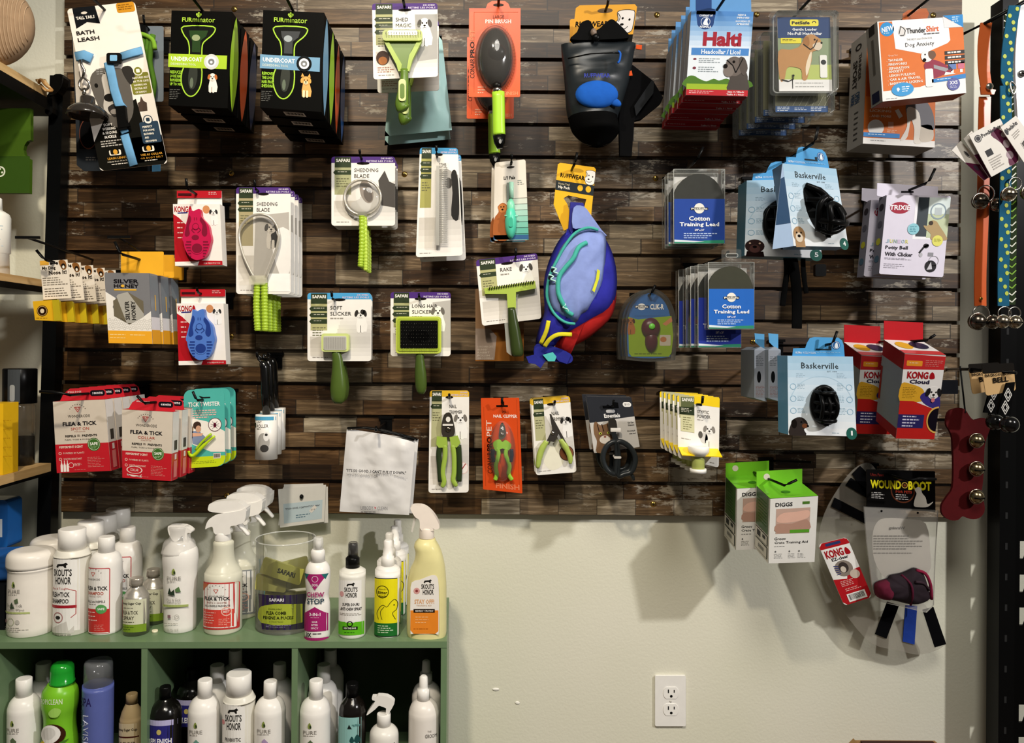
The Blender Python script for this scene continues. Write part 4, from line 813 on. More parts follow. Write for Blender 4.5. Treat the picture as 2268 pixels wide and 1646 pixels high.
# ---------------- drawstring plastic bags and pinned cards
def crinkle(q, Y, key, dep=.006, seed=1, n=16, m=18, amp=.004, ev=8):
    b = B(); s = Pl(Y); rnd = random.Random(seed); k = b.m(key); P = [[rnd.uniform(-1, 1) for _ in range(n+1)] for _ in range(m+1)]; A, Bq, Cq, Dq = q; ph = rnd.uniform(0, 6)
    for side in (1, -1):
        n0 = len(b.V)
        for j in range(m+1):
            for i in range(n+1):
                u, v = i/n, j/m; x = A[0]*(1-u)*(1-v)+Bq[0]*u*(1-v)+Cq[0]*u*v+Dq[0]*(1-u)*v; y = A[1]*(1-u)*(1-v)+Bq[1]*u*(1-v)+Cq[1]*u*v+Dq[1]*(1-u)*v
                e = min(1, ev*min(u, 1-u, v, 1-v)); f = math.sin(7*u+3*v+ph)+.7*math.sin(13*(u-.6*v)+2*ph)+.8*P[j][i]
                b.V.append(s.at(x, y, side*e*(dep+amp*.4*f)+.0004*side))
        for j in range(m):
            for i in range(n): a = n0+j*(n+1)+i; b.Fc.append((a, a+1, a+n+2, a+n+1)); b.M.append(k); b.Sm.append(True)
    return b
def upbag():
    Y = -.16; t = thing('plastic_bag', 'x', 'plastic bag', at(838, 1138, Y), 'white plastic bags with a printed quote')
    b = crinkle(((768, 951), (920, 974), (906, 1141), (752, 1133)), Y, 'dcdad8/s', .005, 5, 20, 24, .006); bg = b.obj('bag', t)
    b = B(Pl(Y)); b.t('"IT\'S SO GOOD, I CAN\'T PUT IT DOWN."', 770, 1039, 901, 1047, '16151a', 85, 1, sk=6); b.t('UPBODY', 801, 1118, 829, 1126, '6a6a70', 85); b.t('CLEAN', 838, 1119, 860, 1127, '6a6a70', 85); b.p([(831, 1119), (833, 1125), (836, 1119), (834, 1121)], 'b83a4a', 85); b.mi(802, 1130, 855, 1133, 1, '2a2a2a', 85); b.obj('print', bg)
    b = B(Pl(Y)); b.tube([(770, 948, .004), (805, 947, .004), (835, 951, .004), (880, 962, .004), (919, 974, .004)], 2.4, '0c0c0c/s'); b.obj('top_bar', t)
    t['label'] = 'front white crinkled plastic bag with printed quote and black top bar'; dup(t, (.004, .03, -.003), 'second white plastic bag, right edge showing behind the printed one'); hook(838, 949, Y, .03, 'the white plastic bags', tip=-.008)
    for i, (q, Y, lb) in enumerate([(((629, 1073), (716, 1071), (724, 1160), (622, 1166)), -.026, 'rear white card of the small pile pinned under the slats'), (((627, 1080), (726, 1078), (727, 1158), (616, 1164)), -.029, 'middle white card of the small pinned pile, peeking out at the edges'), (((616, 1084), (722, 1074), (718, 1156), (620, 1169)), -.033, 'front white card with pale blue panel pinned on the small pile')]):
        s = Pl(Y); b = B(s, q, (0, 0, 104, 86)); b.slab(rr(0, 0, 104, 86), 'e2e0da', .0008)
        if i == 2: b.r(10, 34, 98, 78, 'c3d4dc', 1); b.t('"IT\'S SO GOOD, I CAN\'T PUT IT DOWN"', 14, 44, 92, 49, '35353c', 2, 1, sk=0); b.mi(38, 62, 72, 72, 2, '5a7a8c', 2, .4); b.p([(68, 56), (80, 44), (86, 50), (74, 62)], 'e8e2dc', 3); b.t('$14', 72, 52, 81, 56, '8a8480', 4)
        b.obj('notice_card', label=lb, category='card', group='white cards pinned below the slats')
    b = B(Pl(-.034, (668, 1100))); b.dome(668, 1100, 4.5, 5, .007, '0a0a0a/s', l=.0); b.obj('push_pin', label='black push pin holding the pile of small white cards', category='push pin')
upbag()
# ---------------- nail trimmers and scissors in the lower middle
def plier(b, pts, r, key, l): b.tube(cr([(x, y, 0) for x, y in pts], 4), r, key, l=l, n=10, flat=.7)
def trimmer_large():
    Y = -.09; s = Pl(Y); t = thing('nail_trimmer_pack', 'yellow topped card with large open lime and black plier nail trimmer', 'nail trimmer', at(994, 1090, Y)); q = ((952, 865), (1039, 865), (1038, 1091), (949, 1092))
    b = B(s, q, (0, 0, 89, 226)); safari(b, 0, 0, 89, 226, 'e0b32c', 'b5b388', ['NAIL', 'TRIMMER'], 31, 1, None, tx=.5); dog(b, 70, 62, 11, 'f4f2ee', '77716a', 2); b.e(76, 172, 12, 13, 'e8c8c0', 2); b.e(76, 172, 10.5, 11.5, 'f0e8e2', 3); b.line([(70, 180), (82, 162)], 2, 'a03a3a', 4); b.obj('card', t)
    b = B(s); b.slab(cr([(984, 918), (998, 914), (1005, 935), (1008, 955), (1002, 966), (982, 966), (978, 945)], 3, True), '4a443c/b', .003, l=.010); b.p(el(993, 928, 5, 6), 'e8e4dc', 62); b.slab(rr(981, 938, 1004, 942, 1), 'e6e2da/s', .003, l=.013); b.dome(993, 950, 6, 6, .003, '8a8276/m', l=.011); b.obj('cutting_head', t)
    b = B(s); g = '9cb84a/s'; dk = '2c3a20/s'
    b.slab([(968, 966), (990, 967), (992, 985), (986, 990), (972, 990), (967, 983)], g, .01, l=.012); b.slab([(996, 967), (1014, 964), (1020, 980), (1012, 990), (1000, 988)], g, .01, l=.012)
    plier(b, [(986, 985), (986, 1010), (981, 1045), (984, 1065), (979, 1078)], [6, 6, 6, 6, 6, 6, 6, 6, 6, 6, 6, 6, 6, 6, 6, 5, 4], g, .009); plier(b, [(1003, 985), (1006, 1010), (1006, 1045), (1004, 1062), (1012, 1076)], [6]*15+[5, 4], g, .009); hs = b.obj('handles', t, bevel=.002)
    b = B(s); plier(b, [(975, 985), (972, 1005), (974, 1035), (976, 1065)], 6, dk, .008); plier(b, [(1016, 985), (1017, 1005), (1018, 1035), (1017, 1065)], 6, dk, .008); b.obj('grips', hs)
    hook(996, 881, Y, .02, 'the large nail trimmer card', tip=.003)
def clipper_orange():
    Y = -.09; s = Pl(Y); t = thing('nail_clipper_pack', 'orange card with small lime nail clipper', 'nail clipper', at(1112, 1090, Y)); q = ((1065, 882), (1150, 881), (1157, 1093), (1070, 1084))
    b = B(s, q, (0, 0, 86, 208)); b.slab(rr(0, 0, 86, 208, 2), 'd24a1a/s', .0014); b.line([(6, 20), (6, 200)], .8, 'a83a10', 1); b.line([(80, 4), (80, 200)], .8, 'a83a10', 1)
    b.p([(34, 16), (48, 16), (48, 8), (52, 8), (52, 16), (60, 16), (60, 20), (34, 20)], '1a0c06', 2); b.t('SMALL', 46, 28, 62, 34, '4a1808', 3, 0); b.t('NAIL CLIPPER', 27, 37, 80, 44, 'f4ddd2', 3, 1)
    b.t('CONAIR', 11, 122, 22, 170, '4a1206', 3, 0, rot=90); b.t('PRO', 11, 88, 22, 120, '2a0a04', 3, 1, rot=90); b.t('PET', 11, 50, 22, 86, 'ecd8cc', 3, 0, rot=90); b.t('FINISH', 28, 190, 80, 202, 'e07a52', 3, 1); b.obj('card', t)
    b = B(s); b.slab(cr([(1108, 940), (1114, 936), (1119, 948), (1120, 964), (1112, 972), (1104, 968)], 3, True), 'c4beb4/m', .003, l=.01); b.dome(1111, 962, 5, 5, .003, '8a857c/m', l=.011); b.obj('cutting_head', t)
    b = B(s); g = '8fc23a/s'; b.slab(cr([(1092, 980), (1106, 972), (1112, 978), (1120, 974), (1132, 984), (1126, 996), (1112, 992), (1098, 998)], 3, True), g, .009, l=.012)
    plier(b, [(1100, 990), (1104, 1004), (1098, 1030), (1100, 1050), (1096, 1062)], 5, g, .009); plier(b, [(1122, 990), (1120, 1006), (1128, 1030), (1126, 1048), (1134, 1062)], 5, g, .009); hs = b.obj('handles', t, bevel=.0015)
    b = B(s); plier(b, [(1092, 994), (1091, 1008), (1094, 1022)], 4.5, '1c2340/s', .009); plier(b, [(1132, 994), (1133, 1008), (1130, 1022)], 4.5, '1c2340/s', .009); b.obj('grips', hs)
    b = B(s); b.dome(1112, 1000, 30, 68, .022, 'f4efe8/c', l=.002, nu=28); b.obj('blister', t); hook(1111, 898, Y, .02, 'the orange nail clipper card', tip=.012)
def trimmer_small():
    Y = -.10; s = Pl(Y); t = thing('nail_trimmer_pack', 'front one of the tilted cards with slim spread nail trimmer', 'nail trimmer', at(1230, 1052, Y), 'slim nail trimmers'); q = ((1176, 884), (1262, 877), (1277, 1046), (1187, 1053))
    b = B(s, q, (0, 0, 88, 170)); safari(b, 0, 0, 88, 170, 'e0b32c', 'b5b388', ['NAIL', 'TRIMMER'], 32, 1, None, tx=.5); dog(b, 74, 54, 9, 'f0eeea', '2a2724', 2, patch=1); b.e(70, 126, 16, 17, '2a2018', 2); b.e(70, 126, 14.5, 15.5, '7a4a30', 3); b.p(cr([(14, 120), (40, 96), (66, 100), (60, 150), (30, 160)], 3, True), 'e8e4d0', 1); b.obj('card', t)
    b = B(s); b.slab([(1216, 916), (1219, 916), (1256, 985), (1250, 990), (1236, 960), (1226, 978), (1210, 975), (1222, 950)], '4a4540/b', .003, l=.012); b.dome(1223, 958, 4, 4, .002, 'c8c2b8/m', l=.013); b.obj('cutting_head', t)
    b = B(s); g = 'a9bd5a/s'; plier(b, [(1210, 976), (1200, 992), (1194, 1010), (1190, 1036)], [5, 6, 6, 7, 7, 7, 7, 7, 7, 6, 6, 5, 3], g, .01); plier(b, [(1240, 972), (1252, 990), (1261, 1010), (1262, 1026)], [5, 6, 6, 7, 7, 6, 6, 6, 6, 6, 5, 4, 3], g, .01); b.obj('handles', t)
    dup(t, (-.001, .03, 0), 'rear slim nail trimmer card, left edge peeking out behind the front one'); hook(1226, 896, Y, .02, 'the slim nail trimmer cards', tip=.003)
def scissors():
    Y = -.13; s = Pl(Y); t = thing('pet_scissors_pack', 'x', 'nail scissors', at(1355, 1062, Y), 'black scissors on dark topped cards'); q = ((1298, 878), (1398, 880), (1417, 990), (1316, 1004))
    b = B(s, q, (0, 0, 102, 120)); b.slab(rr(0, 0, 102, 120, 2), 'c3bfba', .0012); b.p([(0, 0), (102, 0), (102, 46), (60, 50), (40, 54), (0, 56)], '26282e', 1); b.p([(34, 20), (42, 20), (46, 17), (52, 21), (58, 17), (62, 12), (70, 13), (70, 26), (34, 26)], '08080a', 2)
    b.r(40, 29, 60, 36, 'b8b8ba', 2, 3); b.t('Essentials', 34, 38, 70, 47, 'e8e6e4', 3, 1); b.r(80, 12, 99, 23, 'e2e0dc', 2, 5); b.t('$10', 84, 15, 95, 20, '5a5a5c', 3)
    b.p(cr([(8, 60), (14, 54), (22, 62), (36, 60), (46, 54), (50, 66), (48, 88), (36, 104), (38, 120), (6, 120), (10, 96), (6, 80)], 3, True), '7a5c42', 2)
    for x in (16, 26, 38): b.line([(x, 60), (x+2, 76)], 2, '2a1c12', 3)
    b.e(28, 94, 12, 9, 'e6ddd2', 3); b.e(20, 80, 3.4, 2.6, 'c8d050', 4, 10); b.e(38, 80, 3.4, 2.6, 'c8d050', 4, 10); b.e(20, 80, 1.2, 2, '101010', 5, 8); b.e(38, 80, 1.2, 2, '101010', 5, 8); b.e(29, 88, 3, 2, '9a5a50', 5, 8)
    b.t('Cat Claw', 84, 58, 98, 62, '3a3a3c', 3, 1); b.t('Scissors', 84, 64, 98, 68, '3a3a3c', 3, 1); b.t('Grooming &', 80, 78, 98, 82, '3a3a3c', 3, 1); b.t('trim tool', 84, 84, 98, 88, '3a3a3c', 3, 1); b.obj('card', t)
    b = B(s); b.slab(cr([(1346, 930), (1354, 925), (1363, 932), (1364, 955), (1352, 962), (1346, 950)], 3, True), '8c857a/m', .003, l=.011); b.slab(rr(1350, 947, 1372, 955, 1), 'e8e4de/s', .004, l=.014); b.obj('blades', t)
    b = B(s); k = '25292b/s'
    b.tube(cr([(1364, 978), (1384, 982), (1400, 1000), (1404, 1020), (1396, 1042), (1380, 1048), (1366, 1050), (1367, 1010)], 4, True), 6, k, closed=True, l=.014, n=10); b.tube(cr([(1362, 978), (1344, 984), (1334, 1002), (1334, 1022), (1344, 1040), (1358, 1048), (1363, 1040), (1364, 1010)], 4, True), 6, k, closed=True, l=.014, n=10)
    b.slab([(1352, 958), (1360, 955), (1372, 980), (1366, 990), (1358, 984)], k, .006, l=.014); b.tube(cr([(1388, 1044), (1398, 1052), (1401, 1062)], 3), [6, 5, 4, 4, 4, 3, 3], k, l=.012); b.obj('finger_loops', t)
    b = B(s); b.slab(rr(1356, 1008, 1372, 1013, 2), 'dedad4/s', .003, l=.021); b.obj('price_tie', t)
    t['label'] = 'black looped pet nail scissors on dark topped card with tabby cat, front one'; dup(t, (.002, .022, 0), 'second scissors card, thin edges showing behind the tabby cat card'); dup(t, (-.003, .044, .002), 'third scissors card, rearmost behind the tabby cat card'); hook(1355, 900, Y, .015, 'the black scissors cards', tip=.008)
def styptic():
    Y = -.26; s = Pl(Y, (1550, 950)); t = thing('styptic_powder_pack', 'yellow topped card with white capped powder jar on a yellow shelf', 'styptic powder', at(1550, 1048, Y), 'styptic powder cards'); q = ((1500, 876), (1594, 880), (1592, 1036), (1502, 1014))
    b = B(s, q, (0, 0, 95, 150)); b.slab(rr(0, 0, 95, 150, 6), 'f0ede6', .0012); b.p([(2, 0), (93, 0), (95, 4), (95, 22), (60, 20), (0, 15), (0, 3)], 'f2cf1c', 1); b.r(4, 0, 38, 52, 'b8b48a', 2); b.r(8, 3, 38, 36, '5d6440', 3); b.t('SAFARI', 10, 5, 36, 13, 'f4f2e8', 4, 1)
    b.r(4, 26, 38, 44, '2c3622', 4); b.mi(8, 29, 34, 40, 3, 'c9c6b4', 5, .4); b.r(7, 46, 38, 84, 'd2cfa4', 3); b.mi(12, 50, 34, 82, 6, '7a7850', 4, .3); b.t('STYPTIC', 45, 31, 71, 38, '2a2622', 4); b.t('POWDER', 45, 41, 74, 48, '2a2622', 4); b.mi(45, 52, 66, 55, 1, '9a948c')
    dog(b, 72, 72, 10, 'efede8', '8a857e', 2); b.e(60, 92, 9, 12, 'd2cfca', 2); b.e(52, 86, 5, 8, '5a5650', 3); b.mi(8, 100, 38, 104, 1, 'b5b0a8'); b.mi(74, 142, 90, 146, 1, 'a39c94', 3); b.obj('card', t)
    b = B(s); a = [s.at(x, y) for x, y in ((1502, 990), (1590, 994))]; o = Vector((0, -.028, -.012)); b.face([a[0], a[1], a[1]+o, a[0]+o], 'f4d41a/s'); b.face([a[0]-Vector((0, 0, .001)), a[1]-Vector((0, 0, .001)), a[1]+o-Vector((0, 0, .001)), a[0]+o-Vector((0, 0, .001))][::-1], 'f4d41a/s'); b.obj('cradle_flap', t)
    b = B(); b.lathe(1546, Y-.013, [(1002, 14), (1020, 14), (1040, 14), (1044, 12)], 'a8b060/s'); b.lathe(1546, Y-.013, [(1038, 18), (1047, 18)], 'f2efe8/s'); jr = b.obj('jar', t)
    b = B(); b.lathe(1547, Y-.016, [(988, 21), (990, 23), (1000, 23), (1003, 21), (1010, 17)], 'f6f3ec/s'); b.obj('jar_cap', jr)
    stack(t, 5, .036, base='yellow topped styptic powder card with white jar'); hook(1544, 896, Y, .03, 'the yellow topped styptic powder cards', tip=.012)
trimmer_large(); clipper_orange(); trimmer_small(); scissors(); styptic()

# ---------------- black treat pouch on a yellow card
def logodog(b, x0, y0, x1, y1, l):
    f = lambda u, v: (x0+(x1-x0)*u, y0+(y1-y0)*v)
    P = [f(*p) for p in ((.05, .12), (.2, .03), (.5, .0), (.8, .02), (1, .12), (1, .7), (.92, .92), (.6, 1), (.3, .98), (.1, .86), (.02, .55), (.14, .4))]
    b.p(cr(P, 3, True), 'ece4dc', l); Q = cr(P, 3, True); b.line(Q+[Q[0]], (x1-x0)*.035, '241d16', l+1)
    for u, v in ((.38, .36), (.76, .42)): b.e(*f(u, v), (x1-x0)*.06, (y1-y0)*.05, '15110d', l+2, 10)
    b.e(*f(.38, .62), (x1-x0)*.1, (y1-y0)*.05, '15110d', l+2, 12); b.line([f(.16, .72), f(.24, .8), f(.4, .82), f(.6, .8), f(.72, .7)], (x1-x0)*.035, '241d16', l+2); b.line([f(.1, .14), f(.24, .3), f(.18, .5)], (x1-x0)*.035, '241d16', l+2)
def pouch():
    Y = -.2; s = Pl(Y); yl = 'eaa62a'; t = thing('treat_pouch', 'black dog treat pouch with blue bone patch on large yellow card', 'treat pouch', at(1330, 320, Y), 'black treat pouches')
    b = B(s, ((1276, 12), (1412, 9), (1400, 90), (1266, 92)), (0, 0, 136, 80)); b.slab([(8, 0), (130, 0), (136, 6), (136, 108), (0, 108), (0, 6)], yl, .0014); b.e(66, 13, 17, 5.5, '6a5030', 1); b.t('RUFFWEAR', 4, 36, 78, 48, '1a1512', 3, 1); logodog(b, 92, 12, 133, 64, 2); b.p([(0, 72), (136, 66), (136, 108), (0, 108)], '14120f', 1); b.obj('header_card', t)
    # body
    b = B(); pts_top = ((1243, 104), (1408, 88)); n, m = 22, 20; k = b.m('22272a/s'); n0 = 0; rnd = random.Random(8)
    rows = [(100, 1243, 1408), (120, 1244, 1404), (150, 1247, 1399), (180, 1250, 1393), (210, 1252, 1384), (240, 1254, 1375), (262, 1258, 1368), (285, 1264, 1372), (300, 1272, 1366), (316, 1290, 1352), (323, 1310, 1335)]
    rows = cr(rows, 3)
    for j, (y, a, c) in enumerate(rows):
        for i in range(n+1):
            u = i/n; e = math.sin(PI*u)**.45; dpt = (.014+.036*min(1, (y-100)/150))*e*(1 if y < 290 else max(.15, 1-(y-290)/38)); f = .0022*math.sin(9*u+y*.05)*e+.0015*math.sin(y*.21+4*u)*e
            b.V.append(s.at(a+(c-a)*u, y-(6*(1-u) if y < 110 else 0)+ (14*(.5-u) if y < 130 else 0)*.6, dpt+f))
    m = len(rows)-1
    for j in range(m):
        for i in range(n): a = j*(n+1)+i; b.Fc.append((a, a+1, a+n+2, a+n+1)); b.M.append(b.m('22272a/s') if rows[j][0] < 262 else b.m('0a0a0a/f')); b.Sm.append(True)
    n0 = len(b.V)
    for (y, a, c) in rows: b.V += [s.at(a, y, -.002), s.at(c, y, -.002)]
    for j in range(m): b.Fc.append((n0+2*j, n0+2*j+2, n0+2*j+3, n0+2*j+1)); b.M.append(k); b.Sm.append(False); 
    for j in range(m):
        b.Fc.append((n0+2*j, j*(n+1), (j+1)*(n+1), n0+2*j+2)); b.M.append(k); b.Sm.append(False); b.Fc.append((n0+2*j+1, n0+2*j+3, (j+1)*(n+1)+n, j*(n+1)+n)); b.M.append(k); b.Sm.append(False)
    body = b.obj('pouch_body', t)
    b = B(s); b.dome(1314, 226, 46, 30, .012, '1c5fc0/f', l=.046, nu=28); b.dome(1352, 242, 16, 9, .006, '1c5fc0/f', l=.044, rot=.4); b.obj('bone_patch', t)
    b = B(s); b.t('RUFFWEAR', 1286, 183, 1342, 192, '2c3a9a', .052/LIFT, 1); b.obj('printed_name', t)
    b = B(s); b.tube([(1254, 142, .030), (1300, 139, .047), (1345, 137, .047), (1362, 136, .044)], 1.6, '0a0a0a/s'); zp = b.obj('zipper', t)
    b = B(s); b.tube(cr([(1360, 134, .048), (1364, 140, .05), (1362, 155, .05), (1358, 160, .05)], 3), 2.2, '2a6ad0/f'); b.obj('zipper_pull', zp)
    b = B(s); b.slab([(1408, 101), (1421, 102), (1420, 112), (1407, 110)], 'ea5a26/f', .003, l=.005); b.slab([(1393, 160), (1398, 158), (1400, 169), (1390, 170)], 'ea5a26/f', .003, l=.005); b.obj('side_tag', t)
    b = B(s); b.slab(cr([(1264, 96), (1275, 80), (1284, 60), (1300, 54), (1308, 62), (1318, 76), (1340, 58), (1352, 52), (1366, 62), (1382, 78), (1388, 92), (1340, 96)], 3, True), '141414/f', .014, l=.02); b.dome(1311, 82, 7, 9, .006, '8a7768/s', l=.022); b.dome(1316, 94, 9, 9, .006, '0a0a0a/s', l=.024); b.obj('gathered_top', t, bevel=.003)
    b = B(s); bk = '0d0d0e/f'; b.slab([(1392, 150), (1402, 142), (1448, 178), (1470, 215), (1464, 228), (1422, 262), (1406, 266), (1400, 345), (1374, 344), (1372, 262), (1376, 230)], bk, .012, l=-.004); b.slab([(1404, 236), (1442, 180), (1448, 182), (1446, 208), (1408, 258)], '1a1c1e/f', .005, l=.004); b.obj('strap', t, bevel=.002)
    Y2 = -.13; s2 = Pl(Y2); t2 = thing('treat_pouch', 'second black treat pouch, yellow card edge showing left of the front pouch', 'treat pouch', at(1330, 320, Y2), 'black treat pouches'); b = B(s2); b.slab(rr(1262, 42, 1384, 150, 5), yl, .0014); b.obj('header_card', t2)
    b = B(s2); b.dome(1322, 240, 62, 88, .045, '0b0b0b/f', l=0, nu=24); b.obj('pouch_body', t2); hook(1341, 24, Y, .03, 'the black treat pouches', tip=.0)
pouch()
# ---------------- hip pack on a yellow card
def hip():
    Y = -.16; s = Pl(Y); t = thing('hip_pack', 'blue, lilac and red hip pack with teal zips on yellow hang card', 'hip pack', at(1270, 812, Y))
    q = ((1236, 360), (1320, 371), (1310, 470), (1226, 455)); b = B(s, q, (0, 0, 84, 98)); b.slab([(5, 0), (80, 0), (84, 4), (84, 112), (72, 128), (40, 100), (56, 102), (66, 98), (70, 72), (30, 70), (20, 78), (30, 90), (38, 110), (38, 142), (28, 150), (0, 96), (0, 4)], 'e8b020', .0014)
    b.e(44, 12, 14, 4.5, 'b88a18', 1); b.t('RUFFWEAR', 8, 22, 62, 32, '15110d', 3, 1); logodog(b, 62, 8, 84, 40, 2); b.r(0, 40, 84, 62, '1c2428', 3); b.t('Home Trail', 6, 44, 30, 49, 'd9c8a0', 5); b.t('Hip Pack', 6, 51, 32, 59, 'f0e8d8', 5, 1); b.e(54, 50, 6, 7, 'e8b020', 5); b.e(72, 50, 6, 7, 'e8b020', 5); b.obj('hang_card', t)
    bl, li, te, re = '2e2fa0/f', '8a9cd8/f', '49b3a4/f', 'b3201e/f'
    b = B(s); b.slab([(1262, 450), (1290, 452), (1296, 470), (1264, 520), (1258, 508)], '34358c/f', .01, l=.012); b.slab([(1256, 508), (1290, 500), (1330, 520), (1250, 560), (1244, 545)], bl, .01, l=.008); b.obj('strap_top', t, bevel=.003)
    b = B(s); b.slab(cr([(1268, 464), (1290, 462), (1308, 484), (1328, 512), (1340, 526), (1316, 516), (1290, 508), (1266, 508)], 3, True), li, .006, l=.022); b.obj('strap_wing', t, bevel=.003)
    b = B(s); shell(b, [(1300, 520), (1340, 540), (1360, 580), (1368, 640), (1364, 680), (1350, 710), (1310, 745), (1275, 765), (1250, 775), (1262, 790), (1245, 788), (1230, 760), (1260, 700)], .03, re, -.012); b.obj('red_back_panel', t)
    b = B(s); shell(b, [(1258, 512), (1290, 508), (1330, 520), (1350, 545), (1364, 590), (1366, 640), (1352, 685), (1310, 715), (1270, 738), (1240, 752), (1225, 770), (1200, 780), (1186, 762), (1196, 720), (1206, 690), (1204, 630), (1215, 580), (1236, 535)], .042, bl, .0); b.obj('pack_body', t)
    b = B(s); shell(b, [(1278, 518), (1310, 514), (1335, 526), (1336, 570), (1330, 625), (1318, 660), (1298, 690), (1282, 700), (1270, 716), (1240, 710), (1218, 690), (1208, 650), (1210, 615), (1226, 580), (1244, 545)], .022, li, .031, .5); b.obj('front_panel', t)
    b = B(s); b.tube(cr([(1318, 516, .036), (1296, 512, .04), (1270, 522, .04), (1250, 545, .04), (1230, 580, .038), (1213, 618, .036), (1208, 660, .036), (1222, 695, .038), (1245, 715, .04), (1268, 719, .036)], 4), 3.2, te, l=.003)
    b.tube(cr([(1292, 545, .05), (1274, 556, .054), (1262, 580, .056), (1245, 600, .056), (1232, 620, .055), (1230, 650, .055), (1238, 672, .055), (1250, 692, .05), (1262, 700, .046)], 4), 5, te, l=.0); zz = b.obj('zippers', t)
    for x, y in ((1220, 604), (1214, 620), (1240, 680)): b = B(s); b.tube(cr([(x-4, y-6, .052), (x+6, y-2, .056), (x, y+4, .056), (x+10, y+8, .055), (x+12, y+14, .052)], 3), 1.6, 'bfeee4/f'); b.slab(rr(x-5, y-3, x+3, y+5, 2), '10151a/s', .004, l=.054); b.obj('zip_pull', zz)
    b = B(s); b.slab([(1314, 602), (1320, 606), (1318, 622), (1308, 652), (1303, 648), (1311, 624)], 'd8dc3a/f', .001, l=.0545); b.obj('yellow_print', t)
    b = B(s); b.tube(cr([(1211, 712, .042), (1206, 735, .04), (1195, 762, .03)], 4), 4.6, 'e6da2e/f', flat=.3); b.tube(cr([(1262, 742, .034), (1232, 742, .044), (1214, 752, .04), (1203, 768, .032)], 4), 4.6, 'e6da2e/f', flat=.3); b.obj('yellow_webbing', t)
    b = B(s); nv = '262c8a/f'; b.slab(cr([(1188, 762), (1226, 768), (1262, 784), (1266, 800), (1250, 806), (1225, 800), (1196, 800), (1182, 786)], 3, True), nv, .012, l=.012); b.slab([(1164, 790), (1185, 785), (1202, 792), (1210, 780), (1222, 792), (1206, 800), (1196, 815), (1184, 806), (1170, 804)], nv, .008, l=.018); b.slab([(1226, 790), (1246, 776), (1262, 788), (1254, 806), (1236, 800)], nv, .008, l=.016); b.slab([(1200, 786), (1222, 780), (1230, 790), (1226, 800), (1212, 800)], '56c4c0/f', .01, l=.024); b.obj('rolled_strap', t, bevel=.002)
    hook(1266, 377, Y, .05, 'the blue and red hip pack', tip=.016, tw=.004)
    b = B(s)
hip()
def clikr():
    Y = -.14; s = Pl(Y); t = thing('clicker_pack', 'arched clear pack with dark red clicker on lime and blue card', 'training clicker', at(1440, 800, Y), 'arched clicker packs')
    arch = cr([(1382, 790), (1380, 740), (1386, 690), (1404, 660), (1426, 644), (1440, 641), (1456, 645), (1476, 662), (1490, 695), (1494, 745), (1491, 790), (1485, 798), (1436, 801), (1388, 797)], 3, True)
    b = B(s); b.slab(arch, '3a3832/d', .002); b.slab(arch, 'd8d4c8/c', .018, l=.018); b.obj('clear_shell', t)
    b = B(s); ins = [(1438+(x-1438)*.86, 728+(y-728)*.9) for x, y in arch]; b.slab([(x, y) for x, y in ins], '2b5f9a', .001, l=.004)
    L0 = .0045/LIFT; b.p([(1390, 702), (1412, 708), (1446, 704), (1486, 700), (1490, 745), (1486, 782), (1480, 790), (1398, 790), (1392, 782)], '7f9a1c', L0); b.p([(1410, 682), (1464, 682), (1472, 700), (1404, 700)], '2b5f9a', L0)
    b.e(1420, 680, 9, 7.5, 'e6e4de', L0+1); b.r(1405, 677, 1436, 683, '1c1a2a', L0+2, 2); b.t('PetSafe', 1407, 678, 1434, 682, 'f0eee8', L0+3, 1); b.t('CLIK-R', 1439, 674, 1469, 686, 'ece8e0', L0+3, 1)
    dog(b, 1396, 712, 7, '9a5c2c', '3a1c0c', L0+1); b.p([(1466, 718), (1486, 702), (1488, 712), (1474, 722)], 'b8784e', L0+1); b.r(1460, 742, 1484, 766, 'b5aa98', L0+1, 2); b.e(1468, 752, 7, 6, 'a8693e', L0+2); b.mi(1404, 783, 1466, 787, 1, '4a5a10', L0+1); b.obj('insert_card', t)
    b = B(s); b.dome(1440, 727, 21, 23, .012, '4a1a26/s', l=.006); b.dome(1441, 756, 14, 24, .011, '4a1a26/s', l=.006); cb = b.obj('clicker_body', t); b = B(s); b.dome(1440, 724, 7, 7, .004, '6cbf4a/s', l=.0175); b.obj('clicker_button', cb)
    stack(t, 3, .024, dx=-.003); hook(1436, 655, Y, .02, 'the arched clicker packs', tip=.014, tw=.008)
clikr()
